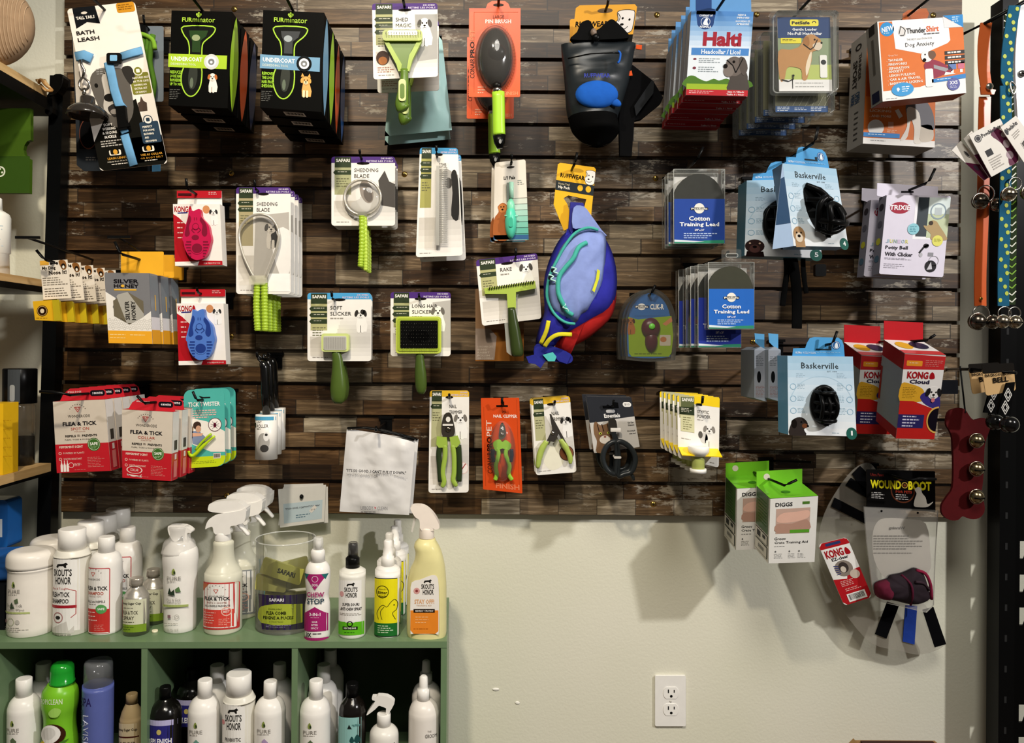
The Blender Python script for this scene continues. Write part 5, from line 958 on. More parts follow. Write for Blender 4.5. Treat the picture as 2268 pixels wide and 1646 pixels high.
# ---------------- headcollar cartons
def halti():
    Y = -.27; s = Pl(Y, (1600, 120)); t = thing('headcollar_carton', 'blue and red headcollar carton with grey dog picture', 'headcollar', at(1590, 215, Y), 'blue and red headcollar cartons')
    q = ((1531, 24), (1669, 26), (1655, 214), (1519, 211)); b = B(s, q, (0, 0, 138, 188)); b.slab(rr(0, 0, 138, 188), 'e8eef2', .024, side='b8babf')
    for i in range(9): b.r(0, i*11, 138, i*11+11, ['4f86c4', '5f92ca', '74a2d2', '8cb3da', 'a2c2e2', 'b8d0e8', 'cddef0', 'dce8f4', 'e8f0f6'][i], 1)
    b.p(cr([(14, -4), (52, -4), (52, 20), (49, 34), (33, 41), (18, 34), (14, 20)], 3, True), '1c3f78', 2); b.r(12, 0, 54, 8, '1c3f78', 2); b.ring(33, 24, 9.5, 10.5, 'e8eef4', 3); b.t('COMPANY OF', 18, 8, 48, 13, 'eef2f6', 4, 1); b.t('ANIMALS', 20, 33, 46, 38, 'eef2f6', 4, 1); b.p(cr([(28, 30), (30, 22), (34, 16), (38, 18), (37, 24), (39, 31)], 3, True), 'eef2f6', 4)
    b.t('NEW &', 104, 6, 122, 10, 'eef2f6', 3, 1); b.t('IMPROVED', 102, 12, 130, 16, 'eef2f6', 3, 1); b.t('NOUVEAU ET', 100, 20, 132, 24, 'eef2f6', 3, 1); b.t('AMELIORE', 102, 26, 130, 30, 'eef2f6', 3, 1)
    b.t('Halti', 30, 46, 116, 78, 'a11a2e', 3, 1.6); b.r(6, 82, 134, 98, '4a86c8', 2); b.t('Headcollar / Licol', 28, 85, 115, 96, 'eef4fa', 4, 1)
    b.e(15, 107, 4, 2, '7a2a3a', 3, 8); b.e(15, 127, 4, 3, '7a2a3a', 3, 8); b.mi(24, 105, 74, 117, 3, '9aa4a8', 3, .35); b.mi(24, 124, 70, 138, 3, '9aa4a8', 3, .35)
    b.p(cr([(0, 170), (0, 148), (14, 144), (28, 151), (44, 156), (60, 150), (72, 154), (88, 149), (104, 154), (138, 152), (138, 170)], 3, True), '4f7a22', 2); b.r(0, 162, 138, 176, '9fba2c', 3)
    g, dk = '6a5f58', '2c2622'; b.p(cr([(92, 176), (96, 150), (92, 132), (104, 122), (122, 118), (134, 140), (136, 150), (138, 176)], 3, True), '4a423c', 4); b.e(104, 122, 20, 22, g, 5, rot=-.2); b.e(92, 132, 12, 14, '7d726a', 6); b.e(84, 122, 5, 5, '1a1614', 7); b.p(cr([(114, 102), (126, 104), (134, 126), (126, 142), (116, 126)], 3, True), '544a44', 6); b.e(102, 112, 3, 3, '15110f', 7); b.line([(86, 108), (100, 120), (108, 136), (122, 104)], 2, '151515', 8)
    b.r(0, 175, 138, 188, 'c0222c', 9); b.mi(6, 178, 64, 186, 2, 'f0c8c4', 10, .35); b.t('Size 0 / Black', 92, 177, 130, 181, 'f6e8e4', 11, 1); b.t('Taille 0 / Noir', 90, 183, 130, 187, 'f6e8e4', 11, 1); b.obj('carton', t)
    b = B(s); b.slab([(1532, -12), (1668, -10), (1669, 26), (1531, 24)], '5f96cc', .001, l=-.0115); b.r(1545, -10, 1580, 25, '1c3f78', -60); b.obj('hang_tab', t)
    b = B(); a, c = s.at(*q[3]), s.at(*q[2]); k = Vector((0, 0, -.0004)); y = Vector((0, .024, 0)); b.face([a+k, a+k+y, c+k+y, c+k], '9c1826/s'); b.obj('red_base', t); b = B(); a2 = s.at(1531, 24); u = a-a2; kx = Vector((-.0004, 0, 0)); b.face([a2+u*.9+kx, a2+u*.9+kx+y, a+kx+y, a+kx], 'b01c28'); b.face([a2+kx, a2+kx+y, a2+u*.9+kx+y, a2+u*.9+kx], 'b8babf'); b.obj('side_panel', t)
    stack(t, 6, .036, dx=.0005, dz=-.001, jit=.002); hook(1588, 22, Y+.012, .07, 'the blue and red headcollar cartons', tip=.004)
halti()
# ---------------- clear clamshell packs
def gentle():
    Y = -.29; s = Pl(Y, (1780, 120)); t = thing('clamshell_pack', 'x', 'headcollar', at(1780, 215, Y), 'clear headcollar clamshells')
    b = B(s); o = rr(1705, 24, 1854, 212, 8); b.slab(o, 'b5b8b0/c', .001); b.tube([(x, y, .002) for x, y in rr(1712, 34, 1846, 206, 8, 3)], 1.4, 'd0d2cc/d', closed=True); b.slab(rr(1710, 32, 1848, 208, 8), 'c8cac4/c', .020, l=.018); b.obj('clear_shell', t)
    q = ((1720, 40), (1836, 40), (1841, 204), (1724, 204)); b = B(s, q, (0, 0, 118, 164)); b.slab(rr(0, 0, 118, 164), 'ecebe6', .001, l=.003); L = .0035/LIFT; b.r(0, 44, 118, 138, '8b9a78', L); b.r(0, 105, 118, 138, 'b5c26a', L+1); b.r(0, 0, 118, 46, '27416e', L+2)
    b.r(28, 5, 92, 20, 'eadd48', L+3, 4); b.t('PetSafe', 32, 9, 72, 16, '1c1c2a', L+5, 1); b.ring(82, 13, 3, 4.6, '1c1c2a', L+5, a0=PI, a1=2*PI); b.t('Gentle Leader', 32, 24, 88, 30, 'f0f2f4', L+5, 1); b.t('No-Pull Headcollar', 22, 33, 99, 40, 'f0f2f4', L+5, 1); b.r(6, 46, 52, 58, 'e6d93c', L+4); b.mi(10, 49, 48, 55, 2, '5a5418', L+5, .35)
    c = 'b98854'; b.p(cr([(0, 76), (26, 72), (46, 66), (56, 52), (62, 42), (76, 38), (88, 44), (96, 52), (94, 66), (84, 74), (76, 78), (74, 96), (68, 116), (62, 138), (52, 138), (50, 116), (30, 110), (18, 114), (12, 138), (2, 138)], 3, True), c, L+6); b.p(cr([(74, 76), (72, 100), (62, 130), (60, 112), (66, 90)], 3, True), 'e8d8bc', L+7); b.p(cr([(78, 60), (96, 56), (98, 66), (90, 74), (80, 70)], 3, True), 'd8c8b0', L+7); b.p(cr([(58, 46), (68, 44), (70, 60), (62, 66), (56, 58)], 3, True), 'a06c38', L+7); b.e(82, 50, 2, 2, '15110d', L+8); b.e(97, 57, 2.4, 2.4, '15110d', L+8)
    b.line([(56, 60), (72, 72), (80, 66), (88, 50)], 2, '151515', L+9); b.r(92, 84, 108, 134, 'ecebe4', L+8, 3); b.e(100, 100, 6, 5.5, '26282a', L+9); b.line([(6, 138), (22, 142), (32, 136), (34, 128), (30, 130), (30, 156)], 1.4, '1c1c1c', L+9)
    b.r(0, 138, 118, 164, 'eceae6', L+5); b.line([(4, 139), (20, 143), (32, 138), (33, 128), (30, 128), (30, 158)], 1.4, '1c1c1c', L+9); b.mi(36, 145, 110, 149, 1, 'a8a8a4', L+6, .4); b.mi(36, 153, 112, 157, 1, 'a8a8a4', L+6, .4); b.obj('insert_card', t)
    t['label'] = 'front clear clamshell with tan dog picture, navy head and yellow name box'
    tt = [t]
    s2 = Pl(-.262, (1780, 120)); t2 = thing('clamshell_pack', 'second clear clamshell hanging lower, its blue foot strip showing below the front one', 'headcollar', at(1775, 258, -.262), 'clear headcollar clamshells')
    b = B(s2); b.slab(rr(1702, 60, 1846, 258, 8), 'b5b8b0/c', .001); b.slab(rr(1706, 66, 1841, 253, 8), 'c8cac4/c', .018, l=.016); b.obj('clear_shell', t2)
    b = B(s2); b.slab(rr(1716, 80, 1832, 250, 3), '7c7a5a', .001, l=.003); b.r(1716, 236, 1832, 250, '2d5488', 20); b.mi(1720, 238, 1750, 249, 3, 'dfe6ee', 21, .4); b.mi(1758, 240, 1788, 247, 2, 'dfe6ee', 21, .4); b.mi(1794, 238, 1828, 249, 3, 'dfe6ee', 21, .4)
    for i in range(7): b.line([(1740+i*14, 236), (1752+i*14, 214)], 1, 'c9c8a8', 20)
    b.obj('insert_card', t2)
    nm = ['third clear clamshell, left edge showing beyond the two front ones', 'fourth clear clamshell from the front, fanned out to the left', 'fifth clear clamshell from the front, fanned out to the left', 'rearmost clear clamshell, lowest left of the fanned row']
    for i in range(4): dup(t2, (-.010-.004*i, .036*(i+1), .004-.003*i), nm[i])
    hook(1767, 28, Y, .06, 'the clear headcollar clamshells', tip=.002)
gentle()
# ---------------- anxiety shirt cartons
def thunder():
    og = 'd8702a'
    Y = -.27; s = Pl(Y, (2030, 120)); t = thing('anxiety_shirt_box', 'orange and white dog anxiety shirt carton, smaller tilted one in front', 'dog shirt carton', at(2040, 225, Y), 'orange anxiety shirt cartons')
    q = ((1943, 48), (2132, 36), (2140, 206), (1955, 225)); b = B(s, q, (0, 0, 188, 174)); b.slab(rr(0, 0, 188, 174), 'ece9e4', .042, side='8a857e'); b.p([(3, 2), (188, 0), (188, 140), (120, 142), (86, 150), (3, 152)], og, 1)
    b.p([(32, 0), (144, 0), (148, 22), (156, 24), (158, 52), (152, 58), (96, 78), (36, 62)], 'f0eeec', 2); b.p([(144, -4), (188, -4), (188, 26)], '2a86c8', 3); b.p([(144, -2), (186, 24), (146, 24)], 'dcdcdc', 4); b.mi(164, 0, 184, 14, 3, 'cfe6f4', 4, .4)
    b.e(20, 18, 15.5, 15.5, '2e8cc8', 2); b.t('NEW', 8, 12, 34, 23, 'f4f8fa', 4, 1, sk=-5); b.mi(12, 26, 28, 29, 1, 'd8ecf4', 4)
    b.p(cr([(44, 24), (50, 12), (54, 16), (60, 16), (62, 24), (60, 34), (52, 36), (46, 32)], 3, True), 'd8d4d0', 4); b.line([(46, 30), (50, 14), (56, 18), (60, 24), (56, 34), (48, 34)], 1.6, '1a1a1c', 5)
    b.t('Thunder', 62, 19, 105, 31, '1e1e20', 4, 1); b.t('Shirt', 106, 17, 134, 30, 'd8602a', 4, 1); b.mi(100, 33, 138, 36, 1, '4a4a4c', 4, .8); b.t('THE BEST SOLUTION FOR', 62, 42, 118, 46, '8a8a88', 4); b.t('Dog Anxiety', 58, 51, 122, 63, '2c2c2e', 4, 0)
    b.t('Great for:', 18, 74, 40, 78, 'f6dcc6', 4)
    for i, w in enumerate(('. THUNDER', '. FIREWORKS', '. SEPARATION', '  ANXIETY', '. LEASH PULLING', '. CAR & AIR TRAVEL', '. BARKING & LICKING')): y = 84+i*8.8-(2 if i > 2 else 0); b.t(w.strip(), 14+(3 if i == 3 else 0), y, 14+len(w)*4.1, y+5.6, 'f8e8da', 4, 1)
    b.p(cr([(98, 100), (112, 92), (132, 98), (152, 112), (160, 120), (140, 128), (118, 134), (106, 128), (98, 112)], 3, True), '8f2740', 4); b.p([(118, 104), (152, 116), (144, 122), (118, 112)], '9a969a', 5); b.r(98, 112, 116, 152, 'eeeae4', 5, 4); b.e(104, 84, 13, 13, 'f0ece6', 6); b.p(cr([(108, 74), (120, 74), (124, 84), (116, 92), (108, 86)], 3, True), '6b4c36', 7); b.e(98, 92, 4, 4, '1a1614', 8); b.e(100, 80, 1.6, 1.8, '1a1614', 8); b.p([(144, 122), (166, 128), (140, 130)], 'eeeae4', 5)
    for i in range(3): b.r(144, 76+i*11, 188, 84+i*11, '2a2624', 4); b.mi(150, 78+i*11, 184, 82+i*11, 1, 'e8e2dc', 5, .9)
    b.r(150, 103, 168, 118, '5f7ab0', 4); b.p([(150, 118), (150, 106), (160, 118)], '23304a', 5); b.r(172, 103, 186, 118, 'c86a80', 4); b.r(156, 119, 162, 126, 'eeeae4', 4); b.r(176, 119, 182, 126, 'eeeae4', 4)
    b.p([(112, 136), (188, 130), (188, 140), (112, 144)], '2f7fc2', 5); b.mi(124, 137, 176, 140, 1, 'dcecf6', 6); b.e(46, 152, 25, 15, '3b97d0', 5); b.p([(32, 150), (36, 147), (40, 151), (35, 157)], 'f0f6fa', 6); b.mi(44, 146, 62, 160, 3, 'e4f0f8', 6, .4); b.e(160, 151, 14.5, 14.5, '5a5f9c', 6); b.t('XXS', 151, 144, 169, 152, 'f0f0f6', 7, 1); b.mi(152, 155, 168, 161, 2, 'd8d8ea', 7, .4); b.mi(8, 169, 40, 171, 1, '7a7a78', 3)
    b.obj('carton', t)
    b = B(); a, c = s.at(*q[0]), s.at(*q[3]); y = Vector((0, .042, 0)); k = Vector((-.0005, 0, 0)); u = c-a; b.face([a+k, a+k+y, c+k+y, c+k], '8f8a82'); 
    for f0, f1, y0, y1, col in ((.0, .12, .25, .75, '1c1a18'), (.18, .62, .4, .6, '5a554e'), (.84, .97, .2, .85, '1a1e3a')): b.face([a+k*2+u*f0+y*y0, a+k*2+u*f0+y*y1, a+k*2+u*f1+y*y1, a+k*2+u*f1+y*y0], col)
    c2, d2 = s.at(*q[3]), s.at(*q[2]); kz = Vector((0, 0, -.0005)); b.face([c2+kz, c2+kz+y, d2+kz+y, d2+kz], 'a04418'); b.obj('side_panel', t)
    s3 = Pl(Y+.04, (2030, 60)); b = B(s3); b.slab([(2000, 30), (2012, 22), (2052, 18), (2058, 30), (2052, 46), (1998, 50)], 'd8703a/d', .001); b.obj('hang_tab', t)
    Y2 = -.17; s2 = Pl(Y2, (1990, 200)); t2 = thing('anxiety_shirt_box', 'larger orange carton behind, wide grey side, standing dog picture below', 'dog shirt carton', at(1990, 328, Y2), 'orange anxiety shirt cartons')
    q2 = ((1922, 68), (2074, 66), (2070, 327), (1911, 318)); b = B(s2, q2, (0, 0, 158, 258)); b.slab(rr(0, 0, 158, 258), 'e6e2dc', .068, side='a59f97'); b.r(0, 0, 158, 246, og, 1); b.r(2, 2, 60, 150, 'c0521c', 2)
    for w, y in (('. BARKING &', 170), ('  LICKING', 179), ('. AND MORE', 191)): b.t(w.strip(), 12, y, 60, y+6, 'f2d0b4', 3, 1)
    b.e(27, 220, 18, 18, 'ece8e2', 2); b.r(54, 206, 66, 220, 'e0a080', 2); b.mi(52, 224, 80, 232, 2, 'f2d0b4', 3, .3); b.p([(68, 180), (76, 176), (86, 192), (78, 198)], 'e8dcd0', 3)
    b.p(cr([(92, 168), (100, 150), (130, 150), (150, 176), (156, 200), (154, 220), (120, 210), (96, 190)], 3, True), '6e6c70', 3); b.p(cr([(94, 176), (108, 172), (122, 184), (126, 210), (124, 240), (128, 250), (112, 250), (112, 220), (104, 200), (98, 236), (88, 246), (82, 244), (96, 214)], 3, True), 'e6ddd0', 4); b.p(cr([(122, 214), (150, 210), (154, 240), (130, 248), (124, 236)], 3, True), 'd2c6b4', 3)
    b.r(0, 232, 80, 242, '2f7fc2', 5); b.mi(10, 235, 70, 239, 1, 'dcecf6', 6); b.r(0, 244, 158, 258, 'eeeae4', 2); b.mi(16, 249, 56, 252, 1, '6a6a68', 3); b.obj('carton', t2)
    # side writing
    b = B(); a, c = s2.at(*q2[0]), s2.at(*q2[3]); y = Vector((0, .068, 0)); u = c-a; k = Vector((-.0006, 0, 0)); b.face([a+k, a+k+y, c+k+y, c+k], 'aaa49c')
    def st(tx, f0, f1, y0, y1, col, bold=1):
        vs, fs = glyphs(tx, bold); n0 = len(b.V); kk = b.m(col)
        for p_, r_ in vs: b.V.append(a+k*2+u*(f0+(f1-f0)*p_)+y*(y0+(y1-y0)*(1-r_)))
        for f in fs: b.Fc.append(tuple(n0+i for i in f)); b.M.append(kk); b.Sm.append(False)
    st('THUNDER', .16, .40, .28, .46, '2a2622'); st('SPORT', .2, .46, .52, .8, '1c1a18'); st('OPEN', .5, .6, .3, .6, '2a4a6a'); st('HERE', .5, .6, .62, .85, '2a4a6a'); st('O', .06, .12, .3, .7, '1a1a1a')
    for i in range(6): f = .68+i*.048; b.face([a+k*2+u*f+y*.35, a+k*2+u*f+y*.6, a+k*2+u*(f+.012)+y*.6, a+k*2+u*(f+.012)+y*.35], '45413c')
    b.obj('side_panel', t2); hook(2012, 34, Y+.04, .10, 'the orange anxiety shirt cartons', tip=.0)
thunder()
# ---------------- cotton lead packs
def lead(x0, y0, x1, y1, Y, sub, nm, grp, top, n, dy, dx, labels, blue='1f4ba8'):
    s = Pl(Y, ((x0+x1)/2, (y0+y1)/2)); w, h = x1-x0, y1-y0; t = thing('training_lead_pack', labels[0], 'training lead', at((x0+x1)/2, y1, Y), grp)
    b = B(s); dp = .022; b.slab(rr(x0, y0, x1, y1, 3), 'd8dad2/c', dp)
    fr = [(x0+1, y0+1), (x1-1, y0+1), (x1-1, y1-1), (x0+1, y1-1)]
    b.tube([(x, y, 0) for x, y in fr], .9, 'e8eae2/d', closed=True, n=5); b.tube([(x, y, -dp) for x, y in fr], .9, 'd8dad2/d', closed=True, n=5); b.obj('clear_box', t)
    b = B(s); b.slab(rr(x0+.06*w, y0+.08*h, x1-.1*w, y1-.02*h), 'e6e4de', .001, l=-.017); b.obj('white_insert', t)
    b = B(s); o = [(x0+.02*w, y0+.5*h)]+[(x0+w*.5-w*.48*math.cos(a), y0+.42*h-h*.36*math.sin(a)) for a in [i*PI/14 for i in range(15)]]+[(x1-.02*w, y0+.5*h), (x1-.03*w, y1-.3*h), (x0+w*.7, y1-.04*h), (x0+w*.3, y1-.04*h), (x0+.03*w, y1-.3*h)]; b.slab(o, top, .012, l=-.003); b.obj('coiled_lead', t)
    b = B(s); ty = y0+.40*h; b.slab(rr(x0+.02*w, ty, x1-.01*w, y1-2), blue, .0006, l=.0008); b.p([(x0+.02*w, y1-8), (x0+.3*w, y1-5), (x0+.6*w, y1-8), (x1-.02*w, y1-9), (x1-.02*w, y1-2), (x0+.02*w, y1-2)], '2f8a6a', 7); b.p([(x0+.02*w, y1-10), (x0+.3*w, y1-8), (x0+.6*w, y1-6), (x0+.4*w, y1-4), (x0+.02*w, y1-5)], 'd8e4ea', 8)
    cx = (x0+x1)/2; b.e(cx, ty+.14*h*.9, .1*w, .1*w, 'f0ece0', 8); b.r(cx-.17*w, ty+.13*h-2.5, cx+.17*w, ty+.13*h+3, '2a2410', 9, 2); b.t('PetSafe', cx-.155*w, ty+.13*h-1.8, cx+.155*w, ty+.13*h+2.4, 'f6f4ea', 10, 1)
    b.t('Cotton', cx-.2*w, ty+.23*h, cx+.2*w, ty+.29*h, 'f4f6fa', 10, 1); b.t('Training Lead', cx-.38*w, ty+.31*h, cx+.38*w, ty+.38*h, 'f4f6fa', 10, 1); b.t(sub, cx-.09*w, ty+.40*h, cx+.09*w, ty+.43*h, 'f0f2f8', 10, 1); b.mi(x0+.2*w, ty+.455*h, x1-.15*w, ty+.54*h, 3, 'bcd0f0', 9, .4); b.obj('blue_sleeve', t)
    for i in range(1, n):
        d = labels[i] if i < len(labels) else labels[-1]; dup(t, (dx*i+(-.002 if i % 2 else .001), dy*i, -nm*(1 if i > 0 else 0)), d)
    return t
lead(1491, 374, 1606, 541, -.22, "5/8\" x 30'", .0, 'cotton lead packs, upper hook', '2b2b26/f', 3, .034, -.001, ['front upper lead pack, dark arched coil over blue cotton lead sleeve', 'second upper cotton lead pack, left edge showing behind the front one', 'rearmost upper cotton lead pack, leftmost sliver of the three'], '24469a')
hook(1535, 362, -.21, .02, 'the upper cotton lead packs', tip=.02, tw=.012)
def lowleads():
    g = 'cotton lead packs, lower hook'
    t = lead(1568, 580, 1671, 730, -.29, "5/8\" x 15'", .0, g, '3a3a22/f', 1, 0, 0, ['front lower lead pack, brightest blue cotton lead sleeve'], '2366c0')
    s = Pl(-.295, (1620, 580)); b = B(s); b.slab(rr(1598, 552, 1642, 582, 5), 'cfd2cc/c', .001); b.tube([(x, y, 0) for x, y in rr(1608, 562, 1634, 570, 3)], 1, 'e0e2dc/d', closed=True, n=5); b.obj('hang_tab', t)
    lead(1545, 585, 1642, 771, -.255, "5/8\" x 20'", .0, g, '111110/f', 4, .034, -.003, ['second lower lead pack, longer, its foot showing under the front one', 'third lower lead pack from the front, fanned out leftwards', 'fourth lower lead pack from the front, fanned out leftwards', 'rearmost lower lead pack, leftmost of the fan'], '26389a')
    hook(1610, 566, -.28, .0, 'the lower cotton lead packs', tip=.0)
lowleads()
# ---------------- muzzle cartons
def muzz(q, Y, yaw, num, nm, dogc, tab, lb, side, opening, dk=0, dep=.06):
    s = Pl(Y, q[0], yaw); t = thing('muzzle_carton', lb, 'dog muzzle', s.at((q[2][0]+q[3][0])/2, max(q[2][1], q[3][1])), 'pale blue muzzle cartons')
    b = B(s, q, (0, 0, 140, 170)); b.slab(rr(0, 0, 140, 170), 'dfe9f0', dep, side=side)
    cs = ['a8cbe2', 'b2d1e6', 'bed8ea', 'cadfee', 'd4e5f1', 'cfe2ef', 'cfe2ef', 'd8e7f1', 'e2ecf2', 'ebf1f4', 'f0f3f4']
    for i, c in enumerate(cs): b.r(0, i*15.45, 140, (i+1)*15.45, c, 1)
    b.t('Baskerville', 29, 14, 108, 27, '2b3538', 3, .2); b.t('EST. 1984', 84, 31, 104, 34, '6a7a84', 3); b.ring(70, 110, 66, 67.5, 'b4d0e2', 2, a0=PI*1.1, a1=PI*1.9)
    for i in range(3):
        b.ring(11, 66+i*26, 5.5, 6.6, '8ab4cc', 3, 16); b.mi(20, 60+i*26, 38, 72+i*26, 4, '9ab8c8', 3, .3); b.ring(129, 66+i*26, 5.5, 6.6, '8ab4cc', 3, 16); b.mi(104, 58+i*26, 122, 74+i*26, 5, '9ab8c8', 3, .3)
    b.mi(18, 38, 38, 48, 3, 'a3bccc', 3, .3); b.mi(104, 36, 126, 48, 4, 'a3bccc', 3, .3); b.e(130, 164, 11, 13, '1f5f52', 4); b.r(126, 170, 140, 178, 'f0f3f4', 0) if 0 else None; b.t(num, 128.5 if num == '1' else 127, 158, 132 if num == '1' else 134, 168, 'f2f6f4', 6, 1); b.mi(90, 163, 112, 166, 1, '9ab0bc', 3)
    if dogc == 0: b.p(cr([(2, 170), (6, 146), (14, 134), (28, 132), (38, 140), (40, 150), (32, 158), (36, 170)], 3, True), '2c2420', 4); b.e(12, 146, 6, 10, '17120f', 5); b.e(34, 150, 6, 5, '6a3c20', 5); b.e(27, 142, 2, 2, '0a0a0a', 6); b.e(40, 150, 2.4, 2, '0a0a0a', 6)
    elif dogc == 1: b.e(18, 146, 15, 17, 'b08a60', 4); b.e(17, 152, 9, 10, 'e0d0b8', 5); b.e(12, 142, 2, 2, '1a1410', 6); b.e(23, 142, 2, 2, '1a1410', 6); b.e(17, 149, 4, 3, '1a1410', 6); b.r(6, 158, 30, 172, 'b08a60', 3)
    else: b.e(18, 148, 18, 15, '2a1614', 4); b.e(18, 154, 10, 9, '4a2c28', 5); b.e(18, 150, 4, 3, '0c0808', 6); b.e(9, 142, 2, 2, 'c8a890', 6); b.e(27, 142, 2, 2, 'c8a890', 6); b.p([(4, 160), (34, 160), (36, 172), (2, 172)], '1c0f0e', 3)
    b.p(cr(opening, 3, True), '0f1010', 5); b.obj('carton', t)
    b = B(s, q, (0, 0, 140, 170)); L = -.0 ; b.slab([(12, 0), (14, -16), (40, -17), (44, -28), (50, -38), (60, -41), (112, -40), (120, -34), (123, -24), (124, 0)], '4f9fd8', .001, l=-.003); l0 = -.0028/LIFT
    b.e(106, -24, 9.5, 9.5, '1f5f9c', l0+1); b.ring(106, -24, 7.2, 8, 'e8f0f6', l0+2, 16); b.p(cr([(103, -19), (104, -26), (108, -30), (110, -24), (109, -18)], 3, True), 'e8f0f6', l0+3); b.t('ULTRA', 18, -9, 32, -5, 'f0f6fa', l0+2, 1); b.t('MUZZLE MUSELIERE', 34, -9, 62, -5, 'dceaf4', l0+2); b.mi(64, -9, 118, -6, 1, '8cc0e4', l0+2); b.p([(62, -16), (90, -16), (90, -22), (96, -22), (96, -13), (62, -13)], '12242e', l0+2); b.obj('hang_tab', t)
    # the muzzle itself, bulging out of the window
    cx = sum(p[0] for p in opening)/len(opening); cy = sum(p[1] for p in opening)/len(opening); w = max(p[0] for p in opening)-min(p[0] for p in opening); h = max(p[1] for p in opening)-min(p[1] for p in opening)
    f = lambda u, v, l: (*b.mp(cx+u*w*.5, cy+v*h*.5), l)
    b = B(s, q, (0, 0, 140, 170)); P = []
    k = '0d0d0d/s'; kk = s.k
    def tb(pts, r, closed=False):
        b.wtube([s.at(*b.mp(cx+u*w*.5, cy+v*h*.5), l) for u, v, l in cr(pts, 4, closed)], r, k, closed, 8)
    if dk:   # large side-on muzzle
        tb([(-.75, -.95, .0), (-.2, -.75, .01), (.2, -.55, .012), (.55, -.15, .014), (.95, .35, .01), (1.15, .55, .012)], .0055); tb([(-.9, -.35, .004), (-.3, -.3, .02), (.1, -.42, .02), (.5, -.3, .018)], .005); tb([(-.5, .9, .008), (-.55, .4, .02), (-.4, -.1, .026), (.1, -.38, .024)], .006); tb([(.0, .95, .02), (-.05, .5, .036), (-.02, .05, .036), (.3, -.1, .03), (.8, .0, .024), (1.1, .3, .02)], .006)
        tb([(-.5, .55, .018), (0, .62, .034), (.5, .66, .034), (1.18, .62, .02)], .006); tb([(.72, .0, .026), (.82, .35, .03), (.8, .66, .03)], .005); tb([(-.45, .85, .01), (0, 1.0, .02), (.5, .95, .02), (1.1, .72, .014)], .005); b.slab([(cx-.05*w, cy+.47*h), (cx+.08*w, cy+.5*h), (cx+.1*w, cy+.6*h), (cx-.02*w, cy+.6*h)], k, .006, l=.012)
    else:
        for v in (-.7, -.15, .3, .75): tb([(-.92*math.sqrt(1-(v*.9)**2), v, .002), (-.4, v+.06, .022), (.4, v+.06, .022), (.92*math.sqrt(1-(v*.9)**2), v, .002)], .0042)
        for u in (-.55, 0, .55): tb([(u*.8, -.9, .003), (u, -.2, .026), (u, .4, .024), (u*.8, .92, .005)], .0038)
        tb([(.95*math.cos(i*PI/6), .95*math.sin(i*PI/6), .004) for i in range(12)], .005, True); b.slab([(cx-.1*w, cy+.46*h), (cx+.1*w, cy+.46*h), (cx+.08*w, cy+.56*h), (cx-.06*w, cy+.56*h)], k, .006, l=.01)
    b.obj('muzzle', t); return t, s
o1 = [(58, 70), (72, 66), (88, 68), (98, 78), (100, 110), (98, 134), (88, 146), (72, 146), (52, 132), (46, 110), (48, 84)]
t, s = muzz(((1744, 788), (1889, 790), (1897, 967), (1746, 963)), -.27, 0, '1', '', 0, 0, 'lower pale blue muzzle carton numbered one with small black muzzle', '6fb0da/s', o1, 0, .05)
hook(1830, 764, -.268, .02, 'the lower pale blue muzzle cartons', tip=.02, tw=.008)
o4 = [(44, 56), (52, 44), (70, 42), (92, 44), (104, 58), (112, 86), (124, 110), (122, 134), (100, 146), (76, 142), (60, 128), (46, 96)]
t, s = muzz(((1733, 362), (1852, 374), (1879, 547), (1758, 545)), -.32, 0, '4', '', 1, 0, 'tilted pale blue muzzle carton numbered four, frontmost of the upper pair', '7da0c4/s', o4, 1, .05)
b = B(s); f = [(1733, 362), (1758, 545)]; a, c = s.at(1733, 362), s.at(1758, 545); e = s.at(1711, 552); b.face([a, e, c], 'a9c0dc/s'); b.face([a+Vector((0, .001, 0)), c+Vector((0, .001, 0)), e+Vector((0, .001, 0))], 'a9c0dc/s'); m_ = a+(e-a)*.2; b.face([a+(c-a)*.16+Vector((0, -.0006, 0)), a+(e-a)*.18+Vector((0, -.0006, 0)), a+(e-a)*.70+(c-a)*.02+Vector((0, -.0006, 0)), a+(c-a)*.72+Vector((0, -.0006, 0))], '2a4a6c/s'); b.obj('side_gusset', [x for x in t.children if x.name.startswith('carton')][0])
hook(1782, 330, -.318, .04, 'the upper pale blue muzzle cartons', tip=.022, tw=.004)
o5 = [(36, 66), (60, 48), (90, 52), (104, 70), (104, 130), (90, 150), (60, 150), (42, 120), (34, 90)]
t, s = muzz(((1654, 400), (1808, 396), (1820, 572), (1649, 566)), -.22, 0, '5', '', 2, 0, 'pale blue muzzle carton numbered five, behind the tilted number four carton', '5f93a8/s', o5, 0, .05)
def strap(name, lb, pts, w, Y):
    b = B(Pl(Y)); b.tube(cr([(x, y, l) for x, y, l in pts], 4), w, '0e0e0e/f', flat=.25, n=8); return b
b = strap('', '', [(1740, 560, 0), (1742, 600, .002), (1738, 640, 0), (1733, 678, 0)], 7, -.20); b.tube(cr([(1752, 560, 0), (1758, 610, .004), (1764, 660, 0), (1762, 728, .004)], 4), 12, '0c0c0c/f', flat=.25, l=.002); b.tube(cr([(1778, 556, 0), (1780, 610, 0), (1786, 650, 0)], 4), 6, '101010/f', flat=.3); b.slab(rr(1806, 585, 1830, 612, 4), '0b0b0b/s', .01); b.obj('strap', t, bevel=.001)
s9 = [('rear left pale blue muzzle carton seen edge on, left of the number one carton', 1671, -.2), ('second edge on pale blue muzzle carton, between the rear left and number one', 1702, -.22)]
